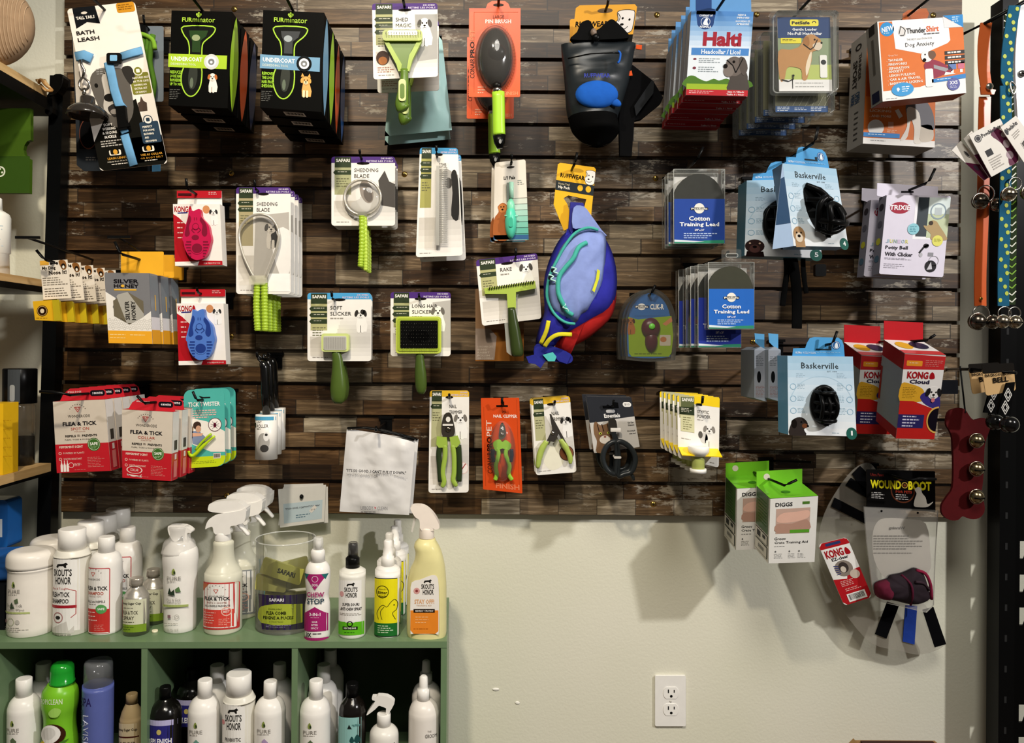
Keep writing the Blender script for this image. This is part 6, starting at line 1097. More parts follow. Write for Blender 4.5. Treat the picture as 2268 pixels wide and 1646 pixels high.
for lb, x, Y in s9:
    s = Pl(Y, (x, 790)); t = thing('muzzle_carton', lb, 'dog muzzle', at(x+15, 890, Y), 'pale blue muzzle cartons'); w = 27
    b = B(s); b.slab([(x, 775), (x+14, 768), (x+w, 775), (x+w, 890), (x, 882)], '9aa4b0', .08); b.r(x+1, 776, x+w-2, 882, '8d929b', 1); b.mi(x+3, 790, x+w-4, 812, 6, '5a6068', 2, .35); b.e(x+10, 835, 4.5, 13, '101214', 2); b.mi(x+3, 855, x+w-4, 880, 8, '8a6a68', 2, .3); b.obj('carton', t)
    b = B(s); b.slab([(x+4, 738), (x+26, 740), (x+26, 772), (x+w, 776), (x+14, 766), (x+6, 758)], '5fa6d8/s', .001, l=-.01); b.obj('hang_tab', t)
# ---------------- bell carton
def trixie():
    Y = -.2; s = Pl(Y, (2020, 500)); t = thing('potty_bell_carton', 'front pale lilac potty bell carton with red oval logo and puppy photo', 'potty bell', at(2020, 615, Y), 'lilac potty bell cartons')
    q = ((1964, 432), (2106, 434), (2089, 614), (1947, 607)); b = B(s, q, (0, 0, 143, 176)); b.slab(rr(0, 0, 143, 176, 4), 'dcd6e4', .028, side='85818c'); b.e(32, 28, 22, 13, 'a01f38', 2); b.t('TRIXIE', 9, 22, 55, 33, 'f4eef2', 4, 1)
    b.r(66, 4, 143, 96, 'f2f0f4', 1); b.r(72, 4, 96, 90, '3a4248', 2); b.r(96, 4, 143, 92, 'c2cca8', 2); b.r(96, 4, 143, 40, 'dce8e4', 3); b.ring(118, 34, 15, 18, '8a9aa4', 4); b.r(110, 26, 126, 42, 'b8c2c4', 4); b.p(cr([(100, 62), (106, 54), (116, 56), (124, 66), (138, 84), (142, 96), (108, 96), (106, 84), (94, 74), (88, 66), (96, 66)], 3, True), 'b0966a', 4); b.e(104, 60, 5, 5, '3a2c20', 5)
    b.e(66, 74, 13, 12.5, '8fc8d4', 6); b.mi(58, 68, 74, 82, 4, '4a8a9a', 7, .35); b.e(122, 98, 12, 12, 'e0dc6a', 6); b.mi(114, 94, 130, 102, 3, '8a8630', 7, .35)
    for i, (ch, c) in enumerate(zip('JUNIOR', ('a3b8c8', 'd8d488', '9ab0a8', 'c8b8d0', 'a3b8c8', 'd8d488'))): b.t(ch, 8+i*8.6, 98, 15+i*8.6, 106, c, 4, 1)
    b.t('Potty Bell', 8, 112, 58, 122, '26222c', 4, 1); b.t('With Clicker', 8, 126, 70, 135, '26222c', 4, 1); b.mi(8, 139, 70, 144, 2, '85808c', 3, .35); b.mi(8, 152, 54, 164, 3, '96919c', 3, .35); b.line([(84, 126), (94, 112), (104, 108)], 4, '1e1c20', 4); b.e(98, 110, 6, 5, '1e1c20', 4); b.e(88, 130, 4, 5, 'b4b2b8', 4); b.r(104, 124, 116, 132, '8d8c92', 4); b.ring(118, 142, 10, 11.2, 'a5a3aa', 4); b.e(112, 154, 13, 13, '1c1a1e', 4); b.p([(104, 162), (112, 144), (116, 160)], 'c8c6cc', 5); b.obj('carton', t)
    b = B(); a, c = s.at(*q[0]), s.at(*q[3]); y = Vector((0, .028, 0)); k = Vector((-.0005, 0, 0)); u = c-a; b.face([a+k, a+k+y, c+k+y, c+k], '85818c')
    for f, c_ in ((.14, '2a2630'), (.36, '5a5864'), (.58, 'c8c23a'), (.8, '4f6a7c')): b.face([a+k*2+u*(f+.045*math.sin(q_))+y*(.5+.32*math.cos(q_)) for q_ in [i*PI/7 for i in range(14)]][::-1], c_)
    b.obj('side_panel', t)
    b = B(s); b.slab([(1951, 402), (2087, 410), (2086, 436), (1964, 434), (1950, 430)], 'ddd7e6', .001, l=-.014); b.p([(2004, 420), (2032, 420), (2032, 424), (2004, 424)], '1a181c', -.0135/LIFT); b.obj('hang_tab', t)
    dup(t, (-.006, .05, -.0), 'rear pale lilac potty bell carton, left side showing behind the front one'); hook(2014, 421, Y+.014, .06, 'the lilac potty bell cartons', tip=.022, tw=.012)
trixie()
# ---------------- red cone cartons
def cloud():
    Y = -.30; s = Pl(Y, (2004, 784), 0, -20); t = thing('inflatable_collar_carton', 'front tall red and white carton with puppy face and yellow patch', 'inflatable collar carton', at(2040, 970, Y), 'tall red and white cartons')
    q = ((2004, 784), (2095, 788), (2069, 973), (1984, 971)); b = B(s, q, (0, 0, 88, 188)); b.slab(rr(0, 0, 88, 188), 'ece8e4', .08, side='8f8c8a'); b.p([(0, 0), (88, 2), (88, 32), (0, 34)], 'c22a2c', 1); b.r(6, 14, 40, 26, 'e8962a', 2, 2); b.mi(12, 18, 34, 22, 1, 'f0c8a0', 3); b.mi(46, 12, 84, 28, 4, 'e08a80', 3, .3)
    b.t('KONG', 10, 38, 56, 54, 'a8121c', 3, 1.4); b.p(cr([(60, 53), (59, 45), (63, 38), (68, 42), (70, 52)], 3, True), 'a8121c', 3); b.t('Cloud', 17, 56, 60, 65, '221c3a', 3, 1.2); b.p(cr([(0, 66), (20, 66), (44, 74), (52, 86), (48, 104), (0, 106)], 3, True), 'dda62c', 1); b.mi(4, 74, 36, 100, 7, '9a741a', 2, .3)
    b.p(cr([(44, 96), (52, 84), (80, 80), (88, 96), (88, 120), (60, 112)], 3, True), '3a3080', 2); dog(b, 72, 84, 13, 'eeeae6', '1c1a1c', 3, body=0, ear='1c1a1c'); b.e(72, 100, 4, 5, 'd87a80', 9); b.p([(0, 104), (30, 104), (88, 124), (88, 188), (0, 188)], 'c3231f', 2); b.r(0, 134, 58, 164, '2a2560', 3); 
    for i in range(4): b.mi(10, 137+i*7, 50, 141+i*7, 1, 'e0dcf0', 4, .7)
    b.e(84, 142, 22, 32, 'e8b65a', 5) if 0 else b.ring(88, 144, 21, 24, 'e8b65a', 5, k=1.25, a0=PI/2, a1=PI*1.5); b.p(el(88, 144, 21, 26, 16, PI/2, PI*1.5), '15101a', 6); b.obj('carton', t)
    def quadf(b, P, key): b.face([Vector(p) for p in P], key)
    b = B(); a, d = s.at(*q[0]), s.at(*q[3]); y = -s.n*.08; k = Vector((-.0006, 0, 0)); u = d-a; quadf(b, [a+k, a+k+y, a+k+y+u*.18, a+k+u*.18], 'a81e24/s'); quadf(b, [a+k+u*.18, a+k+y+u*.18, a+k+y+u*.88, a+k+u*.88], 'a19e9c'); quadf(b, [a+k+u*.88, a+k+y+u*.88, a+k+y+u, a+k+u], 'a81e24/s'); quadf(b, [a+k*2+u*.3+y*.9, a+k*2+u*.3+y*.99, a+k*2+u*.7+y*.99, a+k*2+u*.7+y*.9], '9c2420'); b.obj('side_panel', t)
    b = B(); a, c = s.at(*q[0]), s.at(*q[1]); kz = Vector((0, 0, .0006)); w = c-a; quadf(b, [a+kz, c+kz, c+kz+y, a+kz+y], 'e6e2de/s'); quadf(b, [a+kz*2, c+kz*2, c+kz*2+y*.25, a+kz*2+y*.25], 'c22a2c/s')
    q5 = [a+kz*2+w*(.3+.2*math.cos(i*PI/8))+y*(.6+.25*math.sin(i*PI/8)) for i in range(16)]; quadf(b, q5, 'dda62c'); q5 = [a+kz*3+w*(.68+.22*math.cos(i*PI/8))+y*(.62+.25*math.sin(i*PI/8)) for i in range(16)]; quadf(b, q5, '2a2440'); b.obj('top_panel', t)
    b = B(); h = Vector((0, 0, .038)); b.face([a+y, c+y, c+y+h, a+y+h], 'b81820/s'); o = Vector((0, .001, 0)); b.face([a+y+h+o, c+y+h+o, c+y+o, a+y+o], 'b81820/s'); b.obj('hang_tab', t)
    dup(t, (-.022, .12, -.004), 'rear tall red and white carton, left one of the pair'); hook(2022, 756, Y+.07, .05, 'the tall red and white cartons', tip=.006, tw=.01)
cloud()
# ---------------- crate training aid cartons
def diggs():
    Y = -.25; s = Pl(Y, (1706, 1105), 0, -9); t = thing('crate_aid_carton', 'front white and green carton with window showing a pink rubber toy', 'crate training aid', at(1760, 1248, Y), 'green and white crate aid cartons')
    q = ((1706, 1105), (1812, 1099), (1804, 1245), (1702, 1248)); b = B(s, q, (0, 0, 106, 146)); b.slab(rr(0, 0, 106, 146), 'eceae4', .075, side='2c4a1c'); b.t('DIGGS', 12, 10, 50, 19, '1c1c1e', 3, .8); b.r(72, 10, 88, 16, '4f7a2a', 2); b.r(14, 24, 90, 80, 'c8a898', 2)
    b.p(cr([(16, 44), (30, 34), (60, 32), (86, 30), (88, 44), (70, 52), (40, 56), (18, 54)], 3, True), 'e6b8a4', 3); b.p(cr([(16, 58), (50, 58), (84, 50), (88, 76), (18, 78)], 3, True), 'b8907e', 3); b.r(46, 72, 90, 79, '5aa02c', 4)
    b.t('Groov', 12, 88, 38, 94, '1e1e20', 3, .3); b.t('Crate Training Aid', 12, 97, 88, 104, '1e1e20', 3, .3); b.mi(12, 108, 46, 110, 1, '8a8a88', 3, .6)
    for x in (12, 44, 66): b.e(x+3, 120, 2, 2, '6a6a68', 3, 8); b.mi(x, 125, x+20, 137, 4, 'a3a3a0', 3, .3)
    b.obj('carton', t)
    b = B(); a, d = s.at(*q[0]), s.at(*q[3]); y = -s.n*.075; k = Vector((-.0006, 0, 0)); u = d-a; F_ = lambda f0, f1, y0, y1, col, m_: b.face([a+k*m_+u*f0+y*y0, a+k*m_+u*f0+y*y1, a+k*m_+u*f1+y*y1, a+k*m_+u*f1+y*y0], col)
    F_(0, 1, 0, 1, 'e6e2da/s', 1); F_(0, .58, .07, .95, '2f5a1e/s', 2); F_(.6, .76, .07, .95, '1a2a14', 2); F_(.61, .75, .1, .92, 'e2ded4', 3); F_(.63, .68, .2, .4, '2a2a2a', 4); F_(.63, .72, .55, .8, '2a2a2a', 4); F_(.78, .96, .07, .95, '1a2a14', 2); F_(.79, .95, .1, .92, 'e2ded4', 3); F_(.84, .89, .3, .7, '8a8a84', 4)
    for i in range(8): F_(.12+i*.05, .13+i*.05, .2, .8, '4a7a34', 3)
    b.obj('side_panel', t)
    b = B(); a, c = s.at(*q[0]), s.at(*q[1]); kz = Vector((0, 0, .0006)); w = c-a; b.face([a+kz, c+kz, c+kz+y, a+kz+y], '6fbf2a/s'); b.face([a+kz*2+w*(.45+.1*math.cos(i*PI/8))+y*(.4+.1*math.sin(i*PI/8)) for i in range(16)], '3a7a1c'); b.obj('green_lid', t)
    b = B(); h = Vector((0, 0, .03)); b.face([a+y, c+y, c+y+h, a+y+h], '77c42c/s'); o = Vector((0, .001, 0)); b.face([a+y+h+o, c+y+h+o, c+y+o, a+y+o], '77c42c/s'); m_ = a+y+h*.6+w*.22; b.face([m_+Vector((.0065*math.cos(i*PI/8), -.0004, .0065*math.sin(i*PI/8))) for i in range(16)], 'd8d0c0'); b.obj('hang_tab', t)
    dup(t, (-.036, .085, .004), 'rear green and white crate aid carton, left one of the pair'); hook(1700, 1060, Y+.08, .09, 'the green and white crate aid cartons', tip=.008, tw=.02)
diggs()
b = B(); p = at(1694, 1020, -.022); b.box((p.x-.016, -.032, p.z-.045), (p.x+.016, -.021, p.z+.008), '0c0c0c/s'); b.wtube([p, at(1735, 1022, -.05), at(1797, 1024, -.09)], .003, '0c0c0c/s'); b.obj('price_arm', label='short black price arm above the green and white crate aid cartons', category='hook')
# small clear tape strips on the slats are left as wear
# ---------------- bandage boot bag, clear cone, round tag
def boot():
    Y = -.10; s = Pl(Y, (1990, 1120)); t = thing('wound_boot_bag', 'clear bag with black header card and dark red dog boot inside', 'dog boot', at(1995, 1340, Y))
    q = ((1919, 1040), (2071, 1044), (2072, 1134), (1920, 1124)); b = B(s, q, (0, 0, 152, 88)); b.slab(rr(0, 0, 152, 88, 2), '0b0a0a/s', .002); b.ring(80, 46, 24, 27, '5a2a14', 1); b.t('Ultra Paws', 8, 8, 38, 15, '6a1a14', 3, 1); b.t('WOUND', 8, 23, 76, 43, 'e8dc1e', 3, 1.5); b.ring(84, 33, 5, 7, 'c8a03a', 4); b.e(84, 33, 3, 3, '7a3a1a', 5); b.t('BOOT', 92, 23, 143, 43, 'e8dc1e', 3, 1.5); b.t('FOR PETS', 64, 45, 100, 51, 'a0301c', 3, 1)
    b.mi(10, 52, 40, 68, 4, 'c8c4c0', 3, .35); b.mi(64, 54, 98, 68, 3, 'c8c4c0', 3, .35); b.p(cr([(104, 78), (106, 62), (110, 50), (106, 42), (112, 36), (120, 38), (122, 48), (130, 58), (134, 72), (146, 66), (144, 70), (134, 78), (118, 80)], 3, True), 'eee8dc', 5); b.obj('header', t)
    b = B(s); b.slab([(1912, 1122), (2076, 1130), (2070, 1230), (2066, 1340), (2050, 1356), (1940, 1330), (1930, 1300), (1918, 1200)], 'dcd8d0/h', .004, l=.004); b.e(2030, 1135, 2.5, 2.5, '101010', 26, 10); b.e(1950, 1131, 2.5, 2.5, '101010', 26, 10); b.obj('clear_bag', t)
    b = B(s); b.slab(cr([(1940, 1160), (1960, 1148), (2010, 1150), (2050, 1160), (2060, 1220), (2056, 1270), (2000, 1285), (1960, 1280), (1936, 1240), (1932, 1190)], 3, True), 'cfc8bc', .0008, l=.0005); b.t('gninraW', 1968, 1166, 2004, 1174, '4a443e', 8, 1); b.mi(1934, 1186, 2046, 1220, 6, '6a645c', 8, .4); b.mi(1934, 1224, 2046, 1228, 1, '6a645c', 8); b.obj('instruction_sheet', t)
    b = B(s); shell(b, [(1932, 1300), (1936, 1288), (1960, 1280), (1968, 1272), (1990, 1268), (2006, 1262), (2022, 1256), (2040, 1264), (2050, 1285), (2057, 1310), (2058, 1326), (2040, 1336), (2015, 1338), (1985, 1331), (1960, 1326), (1938, 1318)], .026, '2c2228/f', .002); bo = b.obj('boot_body', t)
    b = B(s); shell(b, [(1932, 1300), (1936, 1288), (1958, 1281), (1968, 1290), (1972, 1310), (1962, 1327), (1938, 1319)], .022, '641a30/f', .007); b.tube(cr([(2022, 1260, .012), (2040, 1266, .016), (2050, 1290, .018), (2057, 1324, .01)], 3), 3.5, '8a1c3c/f'); b.tube(cr([(1990, 1270, .012), (2000, 1285, .03), (2004, 1310, .03), (2010, 1336, .012)], 3), 2.5, '5a1830/f'); b.tube(cr([(2010, 1280, .03), (2030, 1284, .026), (2046, 1300, .02)], 3), 3, '3a2a32/f'); b.obj('boot_trim', bo)
    hook(1968, 1052, Y, .08, 'the wound boot bag and the clear cone', tip=.0, tw=.05)
    # clear protective cone with dark bands, hanging behind
    Y = -.05; s = Pl(Y, (1950, 1200)); t = thing('clear_dog_cone', 'clear plastic dog cone with dark closure strips hanging behind the boot bag', 'dog cone', at(1960, 1430, Y))
    b = B(s); b.slab(cr([(1890, 1040), (1920, 1025), (1940, 1040), (1985, 1110), (2010, 1150), (1930, 1180), (1918, 1230), (1950, 1290), (1990, 1330), (2040, 1330), (2085, 1400), (2092, 1430), (2040, 1450), (1985, 1440), (1930, 1425), (1880, 1370), (1830, 1290), (1812, 1210), (1825, 1140), (1858, 1080)], 3, True), 'bdb6a8/h', .0012); b.obj('cone_sheet', t)
    for P in ([(1886, 1050), (1904, 1032), (1924, 1052), (1936, 1090), (1918, 1100)], [(1884, 1058), (1872, 1074), (1930, 1110), (1936, 1095)], [(1848, 1102), (1840, 1122), (1915, 1160), (1918, 1138)], [(1964, 1332), (1990, 1340), (1962, 1414), (1937, 1404)], [(2042, 1350), (2066, 1344), (2094, 1426), (2069, 1433)]): b = B(s); b.slab(P, '0c0c0e/f', .002, l=.003); b.obj('closure_strip', t)
    b = B(s); b.slab([(2004, 1340), (2030, 1342), (2024, 1427), (1998, 1420)], '1f3f9a/f', .002, l=.003); b.obj('closure_strip', t, label='blue closure strip')
    Y = -.08; s = Pl(Y, (1870, 1270)); t = thing('round_corner_tag', 'x', 'product tag', at(1872, 1340, Y)); q = ((1812, 1206), (1876, 1190), (1932, 1322), (1870, 1342))
    b = B(s, q, (0, 0, 66, 142)); b.slab(rr(0, 0, 66, 142, 8), 'efece6', .0014); b.p([(8, 0), (58, 0), (64, 3), (66, 10), (66, 14), (0, 14), (0, 8)], 'b3181f', 1); b.r(14, 3, 48, 9, '2a3a6c', 2); b.t('KONG', 5, 18, 46, 36, 'a8121c', 3, 1.4); b.p(cr([(50, 36), (49, 27), (53, 20), (58, 25), (60, 35)], 3, True), 'a8121c', 3); b.t('EZ-clear', 14, 37, 52, 44, '24222a', 3, 1)
    b.e(32, 64, 20, 18, '8a7f74', 2); b.e(32, 62, 11, 12, '3c3430', 3); b.e(30, 66, 6, 7, 'cfc4b4', 4)
    for a in range(5): b.line([(12, 54+a*5), (22, 57+a*4)], 1.6, '2a3470', 5)
    b.p([(0, 82), (30, 88), (36, 74), (66, 70), (66, 134), (58, 142), (8, 142), (0, 134)], 'b3181f', 1); b.e(50, 82, 11, 10, 'c8b8a8', 4); b.mi(12, 90, 50, 104, 4, 'e8b8b0', 5, .35); b.mi(16, 108, 56, 116, 2, 'e8b8b0', 5, .35); barcode(b, 14, 120, 56, 138, 5, 'efece6'); b.obj('tag_face', t)
    t['label'] = 'tilted red and white tag with cone collar picture left of boot bag'
boot()
# ---------------- right rack upright and what hangs on it
def rackright():
    X = lambda x, y, Y: at(x, y, Y)
    t = thing('shelf_upright', 'tall black slotted steel upright at the right edge of the wall', 'shelf upright', (at(2225, 900, -.06).x, -.06, 0))
    b = B(); x0 = at(2187, 1100, -.06).x; x1 = x0+.034; zt = at(2210, 14, -.06).z; b.box((x0, -.10, 0), (x1, -.06, zt), '0a0a0a/s')
    for i in range(24):
        z = .25+i*.066; b.box((x0+.012, -.1006, z), (x0+.017, -.0998, z+.014), '2a2a2a/s')
    b.obj('front_post', t)
    # ladder side plate with triangular openings, built from bars
    b = B(); xa, xb = x1, x1+.075; zc = at(2230, 255, -.08).z; xm0, xm1 = xa+.010, xa+.026
    b.box((xa, -.10, 0), (xm0, -.094, zc), '070707/s'); b.box((xm1+.004, -.10, 0), (xb, -.094, zc), '070707/s'); z = 0
    opens = [at(2230, y, -.1).z for y in (1238, 1312, 1385, 1600, 1672)]; hh = .038; cuts = sorted(opens); last = 0
    for o in cuts:
        b.box((xm0, -.10, last), (xm1+.004, -.094, o), '070707/s'); b.face([Vector((xm0+.006, -.1, o)), Vector((xm1+.004, -.1, o)), Vector((xm1+.004, -.1, o+hh))], '070707/s'); last = o+hh
    b.box((xm0, -.10, last), (xm1+.004, -.094, zc), '070707/s'); b.obj('punched_side', t)
rackright()
def bell(b, c, r, key='a39a8c/m'):
    b.ball(c, r, key, 20, 14); c = Vector(c)
    b.wtube([c+Vector((r*1.01*math.cos(a), -r*.15, r*1.01*math.sin(a)-.0)) for a in [i*2*PI/20 for i in range(20)]], r*.05, 'c9c2b4/m', closed=True, n=5)
    b.wtube([c+Vector((-r*.6, -r*.82, -r*.1)), c+Vector((0, -r*1.01, -r*.12)), c+Vector((r*.6, -r*.82, -r*.1))], r*.07, '0a0908', n=5)
    for sg in (-1, 1): b.ball(c+Vector((sg*r*.6, -r*.8, -r*.1)), r*.12, '0a0908', 8, 5)
def ringw(b, c, r, key='b8b4ac/m', w=.0014): b.wtube([Vector(c)+Vector((r*math.cos(a), 0, r*math.sin(a))) for a in [i*2*PI/20 for i in range(20)]], w, key, closed=True, n=6)
def band(b, s, pts, w, key, th=.0022, n=4, l=0):
    """flat strap along px points (x,y,lift)"""
    P = cr(pts, n); 
    for (a, c) in zip(P, P[1:]):
        v = [s.at(a[0]-w/2, a[1], a[2]+l), s.at(a[0]+w/2, a[1], a[2]+l), s.at(c[0]+w/2, c[1], c[2]+l), s.at(c[0]-w/2, c[1], c[2]+l)]; g = [q+Vector((0, th, 0)) for q in v]
        b.face(v[::-1], key, False); b.face(g, key); b.face([v[0], v[3], g[3], g[0]], key); b.face([v[1], g[1], g[2], v[2]], key)
def straps():
    Y = -.22; s = Pl(Y, (2180, 400))
    t = thing('bell_strap', 'orange leather doorbell strap with rivets and two rows of round bells', 'bell strap', at(2180, 735, Y), 'door bell straps')
    b = B(s); band(b, s, [(2185, 50, 0), (2179, 100, 0), (2179, 160, .002), (2183, 205, .006)], 25, 'd96a35/s'); band(b, s, [(2182, 214, 0), (2180, 300, 0), (2178, 450, 0), (2172, 600, 0), (2172, 678, 0)], 26, 'c85a28/s'); b.slab([(2166, 195), (2200, 202), (2196, 212), (2168, 212)], 'd96a35/s', .003, l=.008); b.obj('leather', t)
    le = t.children[0]; b = B(s); b.dome(2183, 196, 8, 8, .004, 'd8cfc0/m', l=.012); b.dome(2170, 662, 4, 4, .002, 'd8a850/m', l=.004); b.obj('rivets', le)
    b = B(s); ringw(b, s.at(2180, 430, .006), .016); b.obj('ring', t); b = B(s); ringw(b, s.at(2170, 696, .004), .0165); b.obj('ring', t)
    for x, y, r in ((2156, 450, 17), (2193, 458, 14), (2150, 713, 18.5), (2183, 714, 15)): b = B(); bell(b, s.at(x, y, .02), r*s.k, '6a6156/m'); b.obj('bell', t)
    Y = -.262; s = Pl(Y, (2228, 400)); t = thing('bell_strap', 'blue bell strap printed with lime dots, beside a chevron strap', 'bell strap', at(2228, 735, Y), 'door bell straps')
    b = B(s); P = [(2248, 12, 0), (2238, 70, 0), (2232, 120, 0), (2230, 170, 0), (2236, 190, 0)]; band(b, s, P, 26, '1b5a78/f'); P2 = [(2228, 190, 0), (2229, 300, 0), (2227, 450, 0), (2223, 600, 0), (2223, 678, 0)]; band(b, s, P2, 25, '1b5a78/f')
    k = 0
    for y in range(20, 672, 15):
        x = (2248-(y-12)*.16 if y < 70 else 2238-(y-70)*.09 if y < 170 else 2228) if y < 190 else 2229-(y-300)*.016; b.e(x+(6, -8, 2)[k % 3], y, 4.2, 4.8, 'b4bf4a', 4, 10); k += 1
    b.obj('dotted_strap', t)
    b = B(s); ringw(b, s.at(2222, 694, .004), .0125); b.obj('ring', t); b = B(s); ringw(b, s.at(2244, 408, .006), .012); b.obj('ring', t); b = B(s); b.tube(cr([(2236, 182, .004), (2246, 196, .006), (2240, 212, .006), (2234, 200, .006)], 3, True), 2.2, 'd8d4cc/m', closed=True); b.obj('clasp', t)
    for x, y, r in ((2218, 435, 15.5), (2205, 713, 14.5), (2232, 714, 14)): b = B(); bell(b, s.at(x, y, .02), r*s.k, 'a89c88/m'); b.obj('bell', t)
    Y = -.18; s = Pl(Y, (2243, 400)); t = thing('bell_strap', 'narrow green and white chevron bell strap half hidden by the dotted one', 'bell strap', at(2243, 735, Y), 'door bell straps')
    b = B(s); band(b, s, [(2238, 20, 0), (2232, 140, 0), (2238, 300, 0), (2242, 450, 0), (2238, 675, 0)], 22, '27351c/f')
    for i in range(42): y = 30+i*15.4; x = 2239 if y > 250 else 2233; b.line([(x-10, y), (x+2, y+8), (x+11, y-1)], 2.4, ['dfe0d0', '7fae3a'][(i//5) % 2], 4)
    b.obj('chevron_strap', t); b = B(); bell(b, s.at(2256, 433, .03), 17*s.k, 'b8ab98/m'); b.obj('bell', t); b = B(); bell(b, s.at(2262, 714, .03), 15*s.k, 'b8ab98/m'); b.obj('bell', t)
    b = B(s); ringw(b, s.at(2244, 694, .004), .0125); b.obj('ring', t)
    Y = -.25; s = Pl(Y, (2262, 150)); t = thing('bell_strap', 'wide white strap with silver snap at the right picture edge', 'bell strap', at(2265, 290, Y), 'door bell straps')
    b = B(s); band(b, s, [(2272, 10, 0), (2264, 90, 0), (2262, 160, 0), (2268, 280, 0)], 26, 'd4d6d8/s'); b.obj('white_strap', t); b = B(s); b.dome(2262, 164, 8, 8, .004, 'b4b2ae/m', l=.002); b.dome(2262, 164, 3.5, 3.5, .003, '4a4846/m', l=.005); b.obj('snap', t)
    b = B(); b.wtube([at(2120, 82, -.16), at(2196, 44, -.235), at(2290, -8, -.27)], .0038, '0c0c0c/s'); b.obj('strap_rail', label='thick black rail the bell straps hang from, top right', category='rail')
straps()
def tags():
    for i, (q, Y, lb) in enumerate([(((2108, 333), (2128, 312), (2197, 388), (2180, 400)), -.285, 'rearmost purple and white product tag, lowest left of the fan'), (((2134, 308), (2152, 290), (2222, 356), (2192, 395)), -.295, 'middle purple and white product tag of the fan'), (((2146, 299), (2215, 262), (2262, 355), (2196, 392)), -.305, 'large pale tag with wide purple crescent in the fan'), (((2216, 282), (2250, 256), (2296, 318), (2268, 360)), -.315, 'small white tag with barcode beside the wide crescent tag')]):
        s = Pl(Y, (2190, 330)); b = B(s, q, (0, 0, 80, 100)); b.slab(rr(0, 0, 80, 100, 2), 'd8d2c8', .0012)
        if i < 2: b.p([(0, 40), (0, 100), (80, 100), (80, 70)], '5a1a3a', 1); b.e(50, 30, 10, 10, '2c2a2c', 2); b.ring(50, 30, 7, 8, 'cfcac2', 3); b.e(56, 80, 10, 12, '8a6a74', 2); b.e(28, 66, 12, 8, '3a2c3a', 2)
        elif i == 2: b.p(cr([(44, 22), (60, 12), (74, 34), (80, 70), (74, 96), (50, 98), (60, 70), (56, 46)], 3, True), '5a1a3a', 1); b.e(14, 16, 8, 8, '2c2a2c', 2); b.ring(14, 16, 5, 6, 'cfcac2', 3); b.t('Poochie-Pets', 24, 10, 72, 19, '2c2a2c', 3, 1); b.r(14, 46, 30, 60, '1c1a1a', 2); b.mi(12, 66, 44, 92, 5, 'a39c94', 3, .5); b.e(66, 54, 7, 9, 'b8a4aa', 2); b.e(62, 78, 8, 9, 'a08a92', 2); b.e(70, 34, 6, 6, 'a8949c', 2)
        else: b.t('Poochie-Pets', 16, 10, 66, 22, '2c2a2c', 3, 1); b.e(9, 18, 6, 8, '2c2a2c', 2); barcode(b, 30, 62, 60, 84, 3); b.mi(20, 32, 60, 48, 3, 'a39c94', 3)
        b.obj('product_tag', label=lb, category='product tag', group='purple and white tags on the bell straps')
tags()
def bone():
    Y = -.17; s = Pl(Y, (2130, 1030)); t = thing('bone_bell_hanger', 'dark red felt bone with three brass bells hanging at right', 'bell hanger', at(2130, 1155, Y))
    b = B(s); b.slab(cr([(2100, 914), (2116, 905), (2136, 906), (2150, 925), (2160, 930), (2180, 926), (2194, 940), (2190, 958), (2184, 975), (2180, 1000), (2178, 1060), (2174, 1095), (2180, 1115), (2180, 1135), (2168, 1148), (2150, 1150), (2132, 1144), (2122, 1152), (2104, 1152), (2088, 1140), (2086, 1120), (2098, 1100), (2110, 1080), (2112, 1030), (2110, 975), (2104, 955), (2096, 940)], 3, True), '4f0a0d/f', .006); b.obj('felt_bone', t, bevel=.0015)
    for y in (974, 1036, 1097): b = B(); bell(b, s.at(2152, y, .014), 16*s.k, '9a8a68/m'); b.obj('bell', t)
    b = B(s); b.tube([(2140, 812, -.02), (2138, 915, 0)], 1.8, '1a1a1a/f'); b.obj('cord', t)
    Y = -.27; s = Pl(Y, (2200, 840)); t = thing('bear_bell', 'front black patterned strap bell on tan backing card', 'bear bell', at(2220, 958, Y), 'backcountry bells')
    b = B(s, ((2176, 824), (2246, 818), (2250, 865), (2184, 877)), (0, 0, 72, 52)); b.slab(rr(0, -8, 72, 52, 6), 'c4a06e', .0014); b.slab(rr(0, -16, 72, 4, 4), '1a1714', .001, l=.001); b.t('BACKCOUNTRY', 4, 5, 68, 12, '1c1712', 9, 1); b.t('BELL', 20, 15, 56, 27, '1c1712', 9, 1); b.obj('tan_card', t)
    b = B(s); b.slab([(2224, 848), (2242, 846), (2232, 920), (2204, 918), (2214, 880)], '0a0a0a/f', .004, l=.008)
    L = .0085/LIFT
    for cy in (874, 902):
        for w in (8, 4.5): b.line([(2223-(cy-888)*.22, cy-w*1.9), (2223-(cy-888)*.22+w, cy), (2223-(cy-888)*.22, cy+w*1.9), (2223-(cy-888)*.22-w, cy), (2223-(cy-888)*.22, cy-w*1.9)], 1.6, 'dcd8d0', L)
    b.obj('patterned_strap', t); b = B(); b.ball(s.at(2220, 938, .02), 19*s.k, '0a0a0a/g'); b.obj('bell', t)
    dup(t, (.006, .05, -.0), 'rear black patterned strap bell, left of the front one')
    b = B(); b.wtube([at(2098, 818, -.02), at(2150, 818, -.22), at(2252, 826, -.29)], .003, '0c0c0c/s'); b.obj('side_arm', label='black arm carrying the two patterned strap bells at right', category='hook')
bone()
# clear empty pack and dark box corner behind the red cartons
b = B(Pl(-.06)); b.slab(rr(2086, 842, 2122, 873, 2), '14151a/s', .01); b.obj('dark_pack', label='small dark pack behind the right red and white carton', category='pack')
